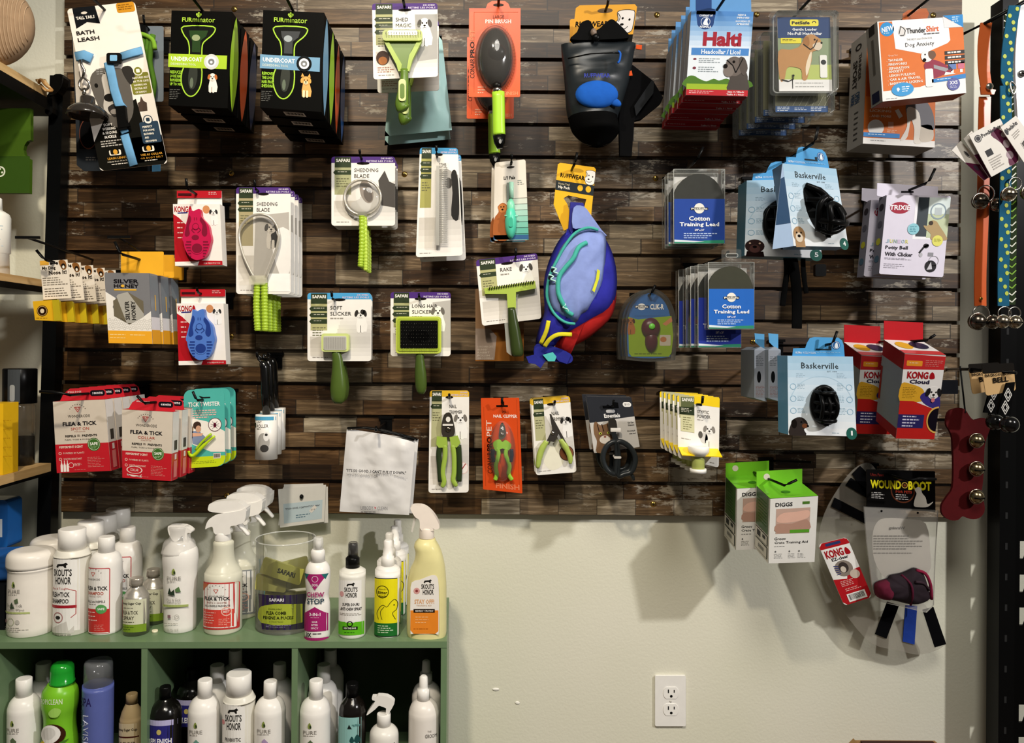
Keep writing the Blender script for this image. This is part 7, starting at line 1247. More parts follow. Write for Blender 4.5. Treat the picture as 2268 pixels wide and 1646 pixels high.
# cardboard box at the bottom
def floorbox():
    t = thing('cardboard_box', 'opened brown cardboard box whose top just enters the bottom edge, right', 'box', at(1970, 1700, -.25)); zt = at(1970, 1636, -.12).z; x0, x1 = at(1890, 1634, -.12).x, at(2070, 1634, -.12).x
    b = B(); b.box((x0, -.40, 0), (x1, -.12, zt-.004), '9a7448'); b.obj('box_body', t); b = B(); b.box((x0+.01, -.39, zt-.004), (x1-.01, -.13, zt), '3a1a14'); b.obj('dark_contents', t)
    b = B(); b.face([Vector((x0, -.4, zt)), Vector((x0, -.12, zt)), Vector((x0-.02, -.12, zt-.02)), Vector((x0-.03, -.4, zt-.03))], 'a88254'); b.obj('flap', t)
floorbox()
# ---------------------------------------------------------------- green cabinet
ZT = at(990, 1421, -.274).z; GR = '6d8663/s'
P0 = Vector((at(990, 1421, -.274).x, -.274, 0)); U = Vector((-1, -.022, 0)).normalized(); V_ = Vector((-.022, 1, 0)).normalized(); CW, CH = .2855, .285
def cbox(b, u0, u1, v0, v1, z0, z1, key):
    c = [P0+U*u+V_*v for u, v in ((u0, v0), (u1, v0), (u1, v1), (u0, v1))]; lo = [p+Vector((0, 0, z0)) for p in c]; hi = [p+Vector((0, 0, z1)) for p in c]
    b.face(lo, key); b.face(hi[::-1], key)
    for i in range(4): b.face([lo[i-1], hi[i-1], hi[i], lo[i]], key)
def cabinet():
    t = thing('cube_cabinet', 'sage green open cube cabinet filled with shampoo bottles under the slatted panel', 'cabinet', P0+V_*.13); W_ = CW*4+.012; TH = .0125
    b = B(); cbox(b, 0, W_, 0, .262, ZT-TH, ZT, GR); b.obj('top_panel', t, bevel=.0012)
    for i in range(5): b = B(); cbox(b, i*CW, i*CW+.0115, .001, .26, .0, ZT-TH, GR); b.obj('side_panel' if i in (0, 4) else 'divider', t, bevel=.001)
    b = B(); cbox(b, .0115, W_-.0115, .25, .259, 0, ZT-TH, '2d3a28/s'); b.obj('back_panel', t)  # cabinet green darkened, interior shade put into the colour
    b = B(); cbox(b, .0115, W_-.0115, .002, .25, ZT-TH-CH-.012, ZT-TH-CH, GR); b.obj('shelf_panel', t); b = B(); cbox(b, .0115, W_-.0115, .002, .25, .0, .03, GR); b.obj('bottom_panel', t)
cabinet(); ZB = ZT-.0125-CH
def py_of(cx, z, Y): return VY+((CZ-z)/(D+Y)+RX.z*(cx-VX)/F)*F/UP.z
def stand(cx, pb, hw, z=ZT):
    Yf = (z-CZ)/ray(cx, pb).z-D; return Yf+hw*(Yf+D)/F*1.02
def LB(cx, py, Y, r, ex=.35): return B(Cy(cx, py, Y, r+ex))
def prof(cx, Y, z, pts, rb): return cr(pts, 2)+[(py_of(cx, z, Y)-2, rb+.3), (py_of(cx, z, Y), rb-1.2)]
def wond_mark(b, cx, y, w, l=3):
    for i in range(7): a = PI+.5+i*.36; b.line([(cx+w*.5*math.cos(a), y+8+w*.4*math.sin(a)), (cx+w*.56*math.cos(a), y+8+w*.46*math.sin(a))], 1.3, '6a6058', l)
    b.line([(cx-5, y), (cx+5, y), (cx, y+8), (cx-5, y)], 1.2, 'c8584a', l); b.t('WONDERCIDE', cx-w*.42, y+13, cx+w*.42, y+17, '4a443e', l, 0)
def skouts(b, x0, y0, x1, y1, l=3):
    w, h = x1-x0, y1-y0; b.p([(x0+.25*w, y0+.18*h), (x0+.32*w, y0+.06*h), (x0+.6*w, y0+.04*h), (x0+.72*w, y0-.02*h), (x0+.8*w, y0+.06*h), (x0+.72*w, y0+.12*h), (x0+.74*w, y0+.22*h), (x0+.66*w, y0+.22*h), (x0+.6*w, y0+.14*h), (x0+.38*w, y0+.15*h), (x0+.34*w, y0+.24*h)], '1c1a18', l)
    b.t("SKOUT'S", x0+.1*w, y0+.28*h, x1-.05*w, y0+.6*h, '1c1a18', l+1, .6); b.t('HONOR', x0+.2*w, y0+.64*h, x1-.08*w, y0+.98*h, '1c1a18', l+1, .6)
def pure_mark(b, cx, y, l=3):
    b.p(cr([(cx, y), (cx+4, y+8), (cx+3, y+13), (cx-2, y+13), (cx-4, y+8)], 3, True), '8a9a4a', l); b.p(cr([(cx+1, y+5), (cx+4, y+9), (cx+2, y+13), (cx, y+10)], 3, True), '2e3a2a', l+1); b.t('PURE', cx-15, y+18, cx+15, y+26, '8a857e', l, 0); b.mi(cx-15, y+28, cx+15, y+31, 1, 'b0aba2', l, .5)
WH = 'f2efe9/s'; CR = 'efe9df/s'
# wipes canisters
def wipes():
    cx, hw = 70, 49; Y = stand(cx, 1415, hw); t = thing('wipes_canister', 'x', 'pet wipes', (at(cx, 1400, Y).x, Y, ZT), 'cream wipes canisters')
    b = B(); b.lathe(cx, Y, prof(cx, Y, ZT, [(1252, 47), (1256, 48.5), (1262, 47), (1300, 48), (1380, 48.5)], 48), CR, n=36); b.obj('tub', t)
    b = B(); b.lathe(cx, Y, cr([(1216, 30), (1217, 38), (1221, 45), (1228, 49), (1240, 50), (1251, 50)], 2)+[(1252, 47)], CR, n=36); b.obj('lid', t)
    b = LB(cx, 1330, Y, 48.6); pure_mark(b, cx-12, 1281); b.p([(50, 1334), (55, 1326), (57, 1334), (62, 1340), (50, 1341)], '3a4a34', 3); b.p([(60, 1322), (68, 1318), (70, 1328), (62, 1330)], '5a6a4c', 3); b.t('Flea & Tick', 40, 1330, 78, 1337, '8a857e', 3); b.t('Canine Wipes', 42, 1340, 82, 1347, '8a857e', 3); b.r(26, 1345+3, 92, 1352, 'b3bf7a', 2); b.ring(51, 1370, 8, 9, '9aa57a', 3, 16); b.r(32, 1366, 39, 1373, '9a7a78', 3); b.e(68, 1370, 5, 5, 'c3bfb6', 3); b.mi(30, 1382, 92, 1394, 3, 'b3aea5', 3, .3); b.obj('label', t)
    t['label'] = 'front cream wipes canister, first at the left of the cabinet top'; dup(t, (-.012, .1, 0), 'second cream wipes canister, lid showing behind the front one'); dup(t, (-.03, .19, 0), 'rearmost cream wipes canister, only a lid edge showing against the rack post') if 0 else None
wipes()
def sk_shampoo(cx, Y, z, top, hw, sub, name='shampoo_bottle', red=1, grp=None, lbl='x', cap=28, k=1.0, line=None):
    """top = py of the cap top rim"""
    t = thing(name, lbl, 'shampoo bottle', (at(cx, 1400, Y).x, Y, z), grp); y = top
    b = B(); b.lathe(cx, Y, prof(cx, Y, z, [(y+45*k, hw*.82), (y+50*k, hw*.9), (y+58*k, hw), (y+62*k, hw*.98), (y+120*k, hw*.98)], hw*.97), 'e9e6da/s', n=32); b.obj('bottle_body', t)
    b = B(); b.lathe(cx, Y, [(y, cap*.9), (y+1.5, cap), (y+46*k, cap+.5)], WH, n=32); b.e if 0 else None; b.obj('cap', t)
    b = LB(cx, y+130, Y, hw*.98); b.r(cx-hw*.93, y+64*k, cx+hw*.93, min(y+236*k, py_of(cx, z, Y)-6), 'efede8', 1); skouts(b, cx-hw*.72, y+72*k, cx+hw*.5, y+120*k)
    if red:
        b.t('Flea & Tough', cx-hw*.7, y+126*k, cx+hw*.2, y+132*k, 'b84a48', 3); b.t('FLEA+TICK', cx-hw*.75, y+136*k, cx+hw*.35, y+147*k, '26221f', 3, .8); b.t('SHAMPOO', cx-hw*.75, y+151*k, cx+hw*.3, y+161*k, '26221f', 3, .8); b.r(cx-hw*.9, y+165*k, cx+hw*.65, y+171*k, 'a3202c', 3); b.line([(cx+hw*.2, y+128*k), (cx+hw*.62, y+134*k), (cx+hw*.62, y+184*k), (cx+hw*.4, y+192*k)], 1.2, 'b84a48', 3)
        b.ring(cx-hw*.3, y+192*k, 10, 12, 'b07a78', 3, 18); b.e(cx-hw*.3, y+192*k, 6, 4, '2a2624', 3); b.p([(cx-hw*.1, y+205*k), (cx+hw*.2, y+200*k), (cx+hw*.3, y+222*k), (cx+hw*.55, y+210*k), (cx+hw*.55, y+226*k), (cx-hw*.8, y+226*k), (cx-hw*.8, y+218*k)], 'cfcbc4', 2); b.mi(cx-hw*.8, y+229*k, cx+hw*.5, y+232*k, 1, '6a6660', 3)
    else:
        b.e(cx-hw*.78, y+104*k, 5, 5.5, 'd88a8c', 3); b.t('PROBIOTIC', cx-hw*.6, y+136*k, cx+hw*.4, y+145*k, '26221f', 3, .8); b.t('SHAMPOO+CONDITIONER', cx-hw*.85, y+149*k, cx+hw*.75, y+157*k, '26221f', 3, .8)
    b.obj('label', t); return t
Y = stand(159, 1411, 38); t = sk_shampoo(160, Y, ZT, 1170, 38.5, '', grp='flea shampoo bottles with wide white caps')
t['label'] = 'front wide capped shampoo bottle with dog silhouette and red band'
for i, lb in enumerate(('second wide capped shampoo bottle behind the red banded one', 'third wide capped shampoo bottle in the receding row', 'rearmost wide capped shampoo bottle, highest cap, nearest the wall')): dup(t, (.004*(i == 0), .0645*(i+1), 0), lb)
def wsh():
    cx, hw = 234, 33.5; Y = stand(cx, 1409, hw); t = thing('shampoo_bottle', 'x', 'shampoo bottle', (at(cx, 1400, Y).x, Y, ZT), 'red labelled flea shampoo bottles')
    b = B(); b.lathe(cx, Y, prof(cx, Y, ZT, [(1221, 15), (1223, 22), (1228, 28), (1238, 32), (1250, 33.5), (1300, 33.5), (1390, 33.5)], 33), WH, n=32); b.obj('bottle_body', t); b = B(); b.lathe(cx+2, Y, [(1188, 15), (1190, 17), (1221, 17.5)], WH, n=28); b.obj('cap', t)
    b = LB(cx, 1320, Y, 33.5); b.r(204, 1254, 256, 1398, 'bf4046', 1, 3); b.r(205.5, 1256, 254.5, 1397, 'f0ede8', 2, 2); b.r(205.5, 1344, 254.5, 1395, 'c4342f', 3); wond_mark(b, 222, 1264, 38, 4); b.t('FLEA & TICK', 205, 1294, 252, 1303, '1d1b1c', 4, 1); b.t('SHAMPOO', 207, 1306, 245, 1313, 'b8503c', 4, .6); b.t('FOR DOGS + CATS', 212, 1315, 240, 1318, '8a5a4c', 4); b.t('KILLS and REPELS', 206, 1325, 248, 1330, '2c2826', 4, .5); b.mi(210, 1333, 240, 1336, 1, '8a8680', 4)
    b.e(240, 1344, 11, 10, '5aa05a', 5); b.t('SAFE', 233, 1341, 247, 1346, 'eef4ea', 6, 1); b.mi(208, 1350, 232, 1376, 3, 'f0c8c0', 5, .25); b.mi(226, 1378, 250, 1393, 4, 'e08a80', 5, .3); b.obj('label', t)
    t['label'] = 'front red labelled flea shampoo bottle with narrow white cap'; dup(t, (.004, .083, 0), 'rear red labelled flea shampoo bottle, partly behind the front one')
wsh()
def alu():
    cx, hw = 302, 27; Y = stand(cx, 1411, hw); t = thing('spray_tin_bottle', 'x', 'flea spray bottle', (at(cx, 1400, Y).x, Y, ZT), 'small metal flea spray bottles'); M = 'b5b0a6/b'
    b = B(); b.lathe(cx, Y, prof(cx, Y, ZT, [(1296, 12), (1300, 13), (1306, 19), (1316, 25), (1326, 27), (1400, 27)], 26.5), M, n=32); b.obj('metal_body', t); b = B(); b.lathe(cx, Y, [(1279, 13), (1280, 14.5), (1284, 14), (1288, 14.8), (1296, 14.5)], 'b0a89c/b', n=28); b.obj('cap', t)
    b = LB(cx, 1360, Y, 27.1); b.r(275.5, 1324, 328, 1396, 'd3d3b8', 1); b.r(275.5, 1379, 328, 1396, '7c9a2c', 2); b.t('Honey Sugar Cup', 279, 1330, 321, 1337, '26221f', 3, .8); b.mi(284, 1342, 314, 1346, 1, '8a867a', 3); b.t('FLEA & TICK', 281, 1349, 316, 1357, '3a3428', 3, .3); b.t('SPRAY', 284, 1361, 309, 1369, '3a3428', 3, .3); b.mi(280, 1373, 312, 1377, 1, '6a6a50', 3); b.mi(282, 1384, 312, 1394, 2, '4a6418', 3, .35); b.obj('label', t)
    t['label'] = 'front small metal flea spray bottle with green footed label'; dup(t, (.008, .06, 0), 'rear small metal flea spray bottle, half hidden'); 
alu()
b = B(); p = at(343, 1400, (ZT-CZ)/ray(343, 1400).z-D); b.lathe(343, p.y, [(py_of(343, ZT+.004, p.y), 6), (py_of(343, ZT, p.y), 7)], 'f0e8c8/s', n=16); b.obj('loose_cap', label='tiny loose cream cap lying on the green cabinet top', category='cap')
def trig(b, cx, Y, pts, key, th=.02):
    b.s = Pl(Y, (cx, 1150)); b.slab(pts, key, th, l=th/2)
def pure_spray():
    cx, hw = 399, 37; Y = stand(cx, 1406, hw); t = thing('spray_bottle', 'tall white shrink wrapped flea spray bottle with moulded trigger cap', 'spray bottle', (at(cx, 1400, Y).x, Y, ZT))
    b = B(); b.lathe(cx, Y, prof(cx, Y, ZT, [(1198, 20), (1203, 25), (1212, 33), (1222, 37), (1240, 38), (1262, 36), (1290, 36), (1320, 34.5), (1350, 34.5), (1380, 34.5)], 34), WH, n=32); b.obj('bottle_body', t)
    b = B(); b.lathe(cx-2, Y, cr([(1164, 20), (1168, 22), (1178, 20), (1190, 21), (1196, 30), (1204, 34), (1214, 36), (1222, 38)], 2), 'e8e6e2/d', n=28); b.obj('shrink_wrap', t)
    b = B(); trig(b, cx, Y, cr([(376, 1166), (382, 1162), (410, 1163), (426, 1172), (427, 1178), (418, 1180), (420, 1205), (412, 1206), (408, 1184), (398, 1196), (388, 1196), (378, 1180)], 3, True), WH); b.obj('trigger_cap', t, bevel=.004)
    b = LB(cx, 1320, Y, 37.5); pure_mark(b, 399, 1254); b.p([(386, 1310), (390, 1296), (394, 1306), (400, 1300), (402, 1314)], '2c3a2c', 3); b.p([(402, 1300), (410, 1294), (414, 1306), (404, 1306)], '5a7a4c', 3); b.t('Flea & Tick', 384, 1320, 414, 1326, '8a857e', 3); b.t('Canine Spray', 384, 1327, 414, 1333, '8a857e', 3); b.r(373, 1334, 427, 1339, 'a5b36a', 2); b.r(386, 1356, 393, 1363, '8a6a70', 3); b.ring(406, 1360, 4, 5, 'b0aba2', 3, 12); b.mi(376, 1374, 424, 1378, 1, 'b0aba2', 3); b.t('16 FL OZ', 386, 1386, 410, 1391, '9a958c', 3); b.obj('label', t)
pure_spray()
def wspray():
    cx, hw = 494, 40; Y = stand(cx, 1409, hw); t = thing('trigger_spray_bottle', 'x', 'spray bottle', (at(cx, 1400, Y).x, Y, ZT), 'flea spray bottles with big white triggers')
    b = B(); b.lathe(cx, Y, prof(cx, Y, ZT, [(1196, 16), (1200, 22), (1212, 22), (1230, 23), (1246, 27), (1258, 35), (1266, 39), (1280, 40.5), (1390, 40.5)], 39.5), 'e2e0cc/t', n=32); b.obj('bottle_body', t)
    b = B(); b.lathe(cx, Y, [(1178, 17), (1197, 18)], WH, n=24); trig(b, cx, Y, cr([(460, 1168), (466, 1150), (482, 1138), (500, 1134), (536, 1128), (548, 1122), (550, 1108+18), (546, 1152), (528, 1160), (514, 1164), (514, 1180), (482, 1180), (476, 1164), (466, 1166)], 3, True), WH, .028); trig(b, cx, Y, cr([(466, 1120), (472, 1112), (500, 1107), (530, 1110), (548, 1122), (546, 1132), (500, 1134), (468, 1130)], 3, True), WH, .024); b.slab if 0 else None
    s = Pl(Y, (cx, 1150)); b.tube(cr([(528, 1158), (540, 1172), (552, 1186)], 3), [6, 5, 5, 4, 4, 4, 3], WH, flat=2.2); b.obj('trigger_head', t, bevel=.004) if 0 else None
    b.s = s; b.obj('trigger_head', t, bevel=.004)
    b = LB(cx, 1340, Y, 40.6); b.r(455, 1285, 534, 1388, 'c23a38', 1, 3); b.r(457, 1288, 530, 1384, 'f2efea', 2, 2); b.r(459, 1344, 526, 1382, 'd8453a', 3); b.p([(457, 1288), (476, 1288), (457, 1306)], 'c2663a', 3); wond_mark(b, 492, 1300, 40, 4); b.t('FLEA & TICK', 464, 1316, 520, 1324, '1d1b1c', 4, 1); b.t('PETS + HOME', 472, 1327, 514, 1331, '8a4a3c', 4); b.t('KILLS REPELS PREVENTS', 466, 1334, 520, 1338, '2c2826', 4, .3)
    b.ring(513, 1348, 8, 10, 'f2c0b0', 5, 18); b.t('BEST', 507, 1346, 519, 1351, 'f6e0d8', 5, 1); b.mi(462, 1350, 492, 1378, 5, 'f6c8bc', 5, .25); b.mi(498, 1364, 524, 1380, 4, 'f0a898', 5, .3); b.obj('label', t); return t
t = wspray(); t['label'] = 'front trigger spray bottle with red and white flea label'
t2 = dup(t, (.008, .085, 0), 'second trigger spray bottle, grey label edge showing behind the red labelled one'); t3 = dup(t, (.004, .165, 0), 'rearmost trigger spray bottle with teal edged label, closest to the wall')
for tt, c in ((t2, '8a8d90'), (t3, '4f9aa8')):
    o = [x for x in tt.children if x.name.startswith('label')][0]; o.data = o.data.copy()
    for i, m_ in enumerate(o.data.materials):
        if m_.name.startswith(('finish_c23a38', 'finish_d8453a')): o.data.materials[i] = mat(c)
def combtub():
    cx, hw = 633, 66; Y = stand(cx, 1408, hw); z = ZT; pb = py_of(cx, z, Y); t = thing('flea_comb_tub', 'large clear round tub of lime flea combs with purple and lime label', 'tub', (at(cx, 1400, Y).x, Y, z))
    b = B(); b.lathe(cx, Y, [(1192, 65), (1300, 66), (pb, 66)], 'dfe3d8/c', n=40, cap=False); k = (Y+D)/F; c = at(cx, 1192, Y); b.wtube([Vector((c.x+65*k*math.cos(a), c.y+65*k*math.sin(a), c.z)) for a in [i*2*PI/32 for i in range(32)]], .0013, 'eef0ea/d', closed=True, n=6); b.lathe(cx, Y, [(pb-5, 65), (pb, 65)], 'b9bcb4/d', n=40); b.obj('clear_wall', t)
    b = LB(cx, 1350, Y, 65.5); b.p([(585, 1308), (690, 1308), (694, 1340), (694, 1384), (596, 1384), (590, 1350)], '2e1f4a', 1); b.t('SAFARI', 613, 1315, 645, 1322, 'e6e2ec', 3, 1); b.p(cr([(588, 1340), (610, 1330), (640, 1327), (694, 1334), (694, 1368), (594, 1370)], 3, True), 'a5b23a', 2); b.t('Double sided', 612, 1336, 640, 1340, '4a5418', 3); b.t('FLEA COMB', 607, 1343, 650, 1351, '1c1f10', 3, 1); b.t('PEIGNE A PUCES', 599, 1354, 664, 1361, '1c1f10', 3, 1); b.t('a deux faces', 614, 1364, 644, 1367, '3a4418', 3); b.mi(606, 1373, 664, 1380, 2, '8a80a8', 3, .4); b.obj('label', t)
    rnd = random.Random(2)
    for i, (x, y, r, dl) in enumerate(((612, 1262, .32, -.035), (650, 1258, -.25, -.03), (636, 1270, .3, -.046), (600, 1292, .1, -.03), (664, 1285, -.1, -.028), (630, 1290, -.2, -.02), (620, 1325, .1, -.02), (650, 1330, -.1, -.01))):
        s = Pl(Y+dl, (x, y)); w, h = 34, 18; o = [(x+a*math.cos(r)-c_*math.sin(r), y+a*math.sin(r)+c_*math.cos(r)) for a, c_ in rr(-w, -h, w, h, 4, 2)]; b = B(s); b.slab(o, ['d0cc70/s', 'dad888/s', 'c4c25c/s'][i % 3], .006)
        if i == 2: b.q = None; c0 = [(x+a*math.cos(r)-c_*math.sin(r), y+a*math.sin(r)+c_*math.cos(r)) for a, c_ in ((-22, -6), (18, -6), (18, 5), (-22, 5))]; bb = B(s, c0, (0, 0, 40, 11)); bb.V = b.V; bb.Fc = b.Fc; bb.M = b.M; bb.Sm = b.Sm; bb.keys = b.keys; bb.t('SAFARI', 0, 0, 40, 11, '1c1a14', 4, 1); b = bb
        b.obj('flea_comb', label='lime carded flea comb inside the round tub, '+['upper left', 'upper right', 'front one with black lettering', 'far left', 'far right', 'middle', 'low left behind the label', 'low right behind the label'][i], category='flea comb', group='flea combs in the round tub')
combtub()
def chew():
    cx, hw = 703, 27.5; Y = stand(cx, 1420, hw); t = thing('spray_bottle', 'white and magenta spray bottle with pinched waist', 'spray bottle', (at(cx, 1400, Y).x, Y, ZT))
    b = B(); b.lathe(cx, Y, prof(cx, Y, ZT, [(1242, 13), (1246, 20), (1254, 25), (1264, 27.5), (1285, 27.5), (1305, 25.5), (1318, 24), (1330, 26), (1345, 27.5), (1400, 27.5)], 27), WH, n=32); b.obj('bottle_body', t)
    b = B(); b.lathe(cx+2, Y, [(1190, 9), (1192, 11), (1216, 11.5)], 'f2f2ee/d', n=20, cap=True); b.lathe(cx+2, Y, [(1198, 6), (1216, 7)], WH, n=16); b.lathe(cx+1, Y, [(1216, 12), (1220, 15.5), (1243, 16)], WH, n=24); b.obj('pump_cap', t)
    b = LB(cx, 1330, Y, 27.6); m = 'a3246a'; b.p([(677, 1268), (729, 1268), (703, 1303)], m, 2); b.p([(677, 1268), (690, 1268), (682, 1280)], '1f6a6a', 3); b.p([(716, 1268), (729, 1268), (724, 1280)], '1f6a6a', 3); b.ring(703, 1279, 6, 7, 'f0dce6', 4, 14); b.t('DOG', 697, 1289, 709, 1295, 'f0dce6', 4, 1)
    b.t('CHEW', 685, 1308, 722, 1319, m, 3, .8); b.t('STOP', 685, 1322, 722, 1334, '1f3a4a', 3, .8); b.p([(703, 1340), (729, 1356), (729, 1394), (677, 1394), (677, 1356)], m, 2); b.t('3-IN-1', 691, 1353, 715, 1360, 'f4e4ec', 3, 1); b.mi(694, 1363, 712, 1365, 1, 'f0d0e0', 3)
    for i, w in enumerate(('SOUR', 'BITTER', 'SPICY')): b.t(w, 697-i, 1371+i*7, 709+i, 1375+i*7, 'f4e4ec', 3, .6)
    b.t('3X', 683, 1397, 696, 1406, '1c1a20', 3, .8); b.mi(699, 1398, 722, 1403, 1, '6a6068', 3); b.r(676.5, 1408, 729.5, 1414, m, 2); b.obj('label', t)
chew()
def sour():
    cx, hw = 780, 29; Y = stand(cx, 1417, hw); t = thing('spray_bottle', 'white and green anti chew spray bottle with black sprayer', 'spray bottle', (at(cx, 1400, Y).x, Y, ZT))
    b = B(); b.lathe(cx, Y, prof(cx, Y, ZT, [(1256, 18), (1260, 25), (1266, 28), (1274, 29), (1400, 29)], 28.5), 'e6e4da/s', n=32); b.obj('bottle_body', t)
    b = B(); b.lathe(cx+2, Y, [(1204, 8), (1206, 9.5), (1234, 10)], '14130f/g', n=20); b.lathe(cx+1, Y, [(1232, 12), (1236, 15.5), (1257, 15.5)], '0c0c0b/s', n=24); b.obj('black_sprayer', t); b = B(); b.lathe(cx+2, Y, [(1201, 9), (1204, 11), (1234, 12)], 'e8e8e4/c', n=20); b.obj('clear_cover', t)
    b = LB(cx, 1340, Y, 29.1); b.r(752, 1282, 808, 1402, 'f0eeea', 1); b.r(752, 1373, 808, 1402, '5fb81f', 2); b.p(el(780, 1374, 10, 8, 16, PI, 2*PI), 'f0eeea', 3); skouts(b, 764, 1287, 797, 1320); b.e(761, 1312, 5, 6, 'd8a0a0', 3); b.t('SUPER SOUR!', 763, 1331, 799, 1338, '26221f', 3, 1); b.t('ANTI CHEW SPRAY', 758, 1341, 804, 1348, '26221f', 3, 1); b.mi(756, 1354, 804, 1360, 2, '9a958c', 3, .4)
    b.r(764, 1383, 796, 1390, '101410', 4); b.t('HIDE THE SHOE', 767, 1384.5, 793, 1388.5, 'e8f0e0', 5, 1); b.ring(780, 1377, 4.5, 6.5, '14180f', 4, 14); b.mi(768, 1395, 794, 1400, 1, '2f6a10', 3, .4); b.obj('label', t)
sour()
def bitter():
    cx, hw = 858, 28; Y = stand(cx, 1415, hw); t = thing('spray_bottle', 'x', 'spray bottle', (at(cx, 1400, Y).x, Y, ZT), 'yellow labelled bitter spray bottles')
    b = B(); b.lathe(cx, Y, prof(cx, Y, ZT, [(1252, 16), (1255, 24), (1262, 27.5), (1274, 28), (1400, 28)], 27.5), WH, n=32); b.obj('bottle_body', t); b = B(); b.lathe(cx+1, Y, [(1196, 7), (1199, 9.5), (1212, 9), (1216, 10.5), (1231, 11), (1232, 14), (1253, 15)], WH, n=24); b.obj('pump_cap', t)
    b = LB(cx, 1340, Y, 28.1); b.r(831, 1277, 886, 1406, '1f2a20', 1); b.r(831, 1279, 886, 1376, 'ece01a', 2); b.r(831, 1376, 886, 1404, '1f6a2a', 2); b.ring(850, 1307, 12.5, 14, '1c1c10', 3); b.t("Grannick's", 841, 1299, 859, 1303, '1c1c10', 3); b.t('Bitter', 840, 1305, 861, 1312, '1c1c10', 3, .6); b.t('Apple', 842, 1314, 859, 1320, '1c1c10', 3, .6)
    b.line(cr([(842, 1368), (838, 1355), (844, 1342), (852, 1336), (860, 1340), (868, 1330), (876, 1324), (882, 1332), (880, 1346), (872, 1354), (878, 1368)], 4), 1.2, '2a2a10', 3); b.line(cr([(850, 1368), (846, 1352), (854, 1340)], 4), 1.2, '2a2a10', 3); b.e(875, 1336, 1.4, 1.8, '2a2a10', 3, 8); b.mi(840, 1381, 878, 1400, 4, 'cfe0c0', 3, .35); b.obj('label', t)
    t['label'] = 'front yellow labelled bitter spray bottle with green foot band'
    for i, lb in enumerate(('second yellow labelled bitter spray bottle in the receding row', 'third yellow labelled bitter spray bottle in the receding row', 'rearmost yellow labelled bitter spray bottle, nearest the wall')): dup(t, (-.004 if i < 1 else .0, .0595*(i+1), 0), lb)
bitter()
def stayoff():
    cx, hw = 945, 43; Y = stand(cx, 1417, 30); t = thing('trigger_spray_bottle', 'large pale yellow spray bottle with orange label and white trigger, rightmost on the cabinet', 'spray bottle', (at(cx, 1400, Y).x, Y, ZT)); pb = py_of(cx, ZT, Y)
    b = B(); n = 28; rows = cr([(1192, 929, 963), (1200, 920, 967), (1210, 917, 973), (1222, 920, 978), (1240, 918, 983), (1256, 910, 986), (1280, 904, 988), (1300, 902, 989), (1350, 901, 989), (1396, 901, 989), (1408, 904, 987)], 2); rows = [(y, a, c) for y, a, c in rows]+[(pb, 908, 983)]; kk = (Y+D)/F; k = b.m('ece3a4/t')
    for y, a, c in rows:
        p, q = at(a, y, Y), at(c, y, Y); mid = (p+q)/2; rx = (q.x-p.x)/2
        for i in range(n): th = 2*PI*i/n; sx, sy = math.cos(th), math.sin(th); sx = math.copysign(abs(sx)**.8, sx); sy = math.copysign(abs(sy)**.8, sy); b.V.append(Vector((mid.x+rx*sx, mid.y+min(rx, .027)*sy, mid.z)))
    for j in range(len(rows)-1):
        for i in range(n): a, c = j*n+i, j*n+(i+1) % n; b.Fc.append((a, a+n, c+n, c)); b.M.append(k); b.Sm.append(True)
    b.Fc.append(tuple(range(n))); b.M.append(k); b.Sm.append(False); b.Fc.append(tuple((len(rows)-1)*n+i for i in range(n))[::-1]); b.M.append(k); b.Sm.append(False); b.obj('bottle_body', t)
    b = B(); b.lathe(945, Y, [(1168, 14), (1170, 16), (1192, 17)], 'f2e6d8/s', n=24); trig(b, cx, Y, cr([(910, 1124), (918, 1118), (940, 1120), (958, 1134), (970, 1152), (974, 1166), (964, 1170), (950, 1160), (962, 1172), (934, 1172), (930, 1150), (920, 1142)], 3, True), 'f4e8dc/s', .024); trig(b, cx, Y, [(918, 1140), (924, 1142), (914, 1178), (911, 1176)], 'f4ece4/d', .012); b.obj('trigger_head', t, bevel=.003)
    s = Pl(Y-.0275, (cx, 1340)); b = B(s); b.p(cr([(912, 1290), (930, 1284), (950, 1276), (962, 1274), (970, 1282), (972, 1320), (972, 1398), (964, 1404), (916, 1404), (909, 1396), (909, 1320)], 2, True), 'efeae2', 1); b.p([(909, 1352), (971, 1352), (971, 1398), (964, 1404), (916, 1404), (909, 1396)], 'ea8a2a', 2); skouts(b, 930, 1284, 963, 1318); b.e(923, 1309, 7, 7, 'd8a09a', 3); b.e(923, 1309, 3, 3, '8a3a3a', 4); b.t('STAY OFF!', 918, 1327, 962, 1338, 'dfa878', 3, 1); b.t('TRAINING AID', 922, 1340, 956, 1343, 'c8a080', 3); b.r(916, 1349, 963, 1357, '1c1410', 4); b.t('REDIRECT + PROTECT', 920, 1351, 960, 1355, 'e0d8d0', 5, 1); b.mi(920, 1366, 956, 1384, 3, 'f4b878', 4, .3); b.mi(916, 1392, 964, 1396, 1, 'a85a10', 4, .4); b.obj('label', t)
stayoff()
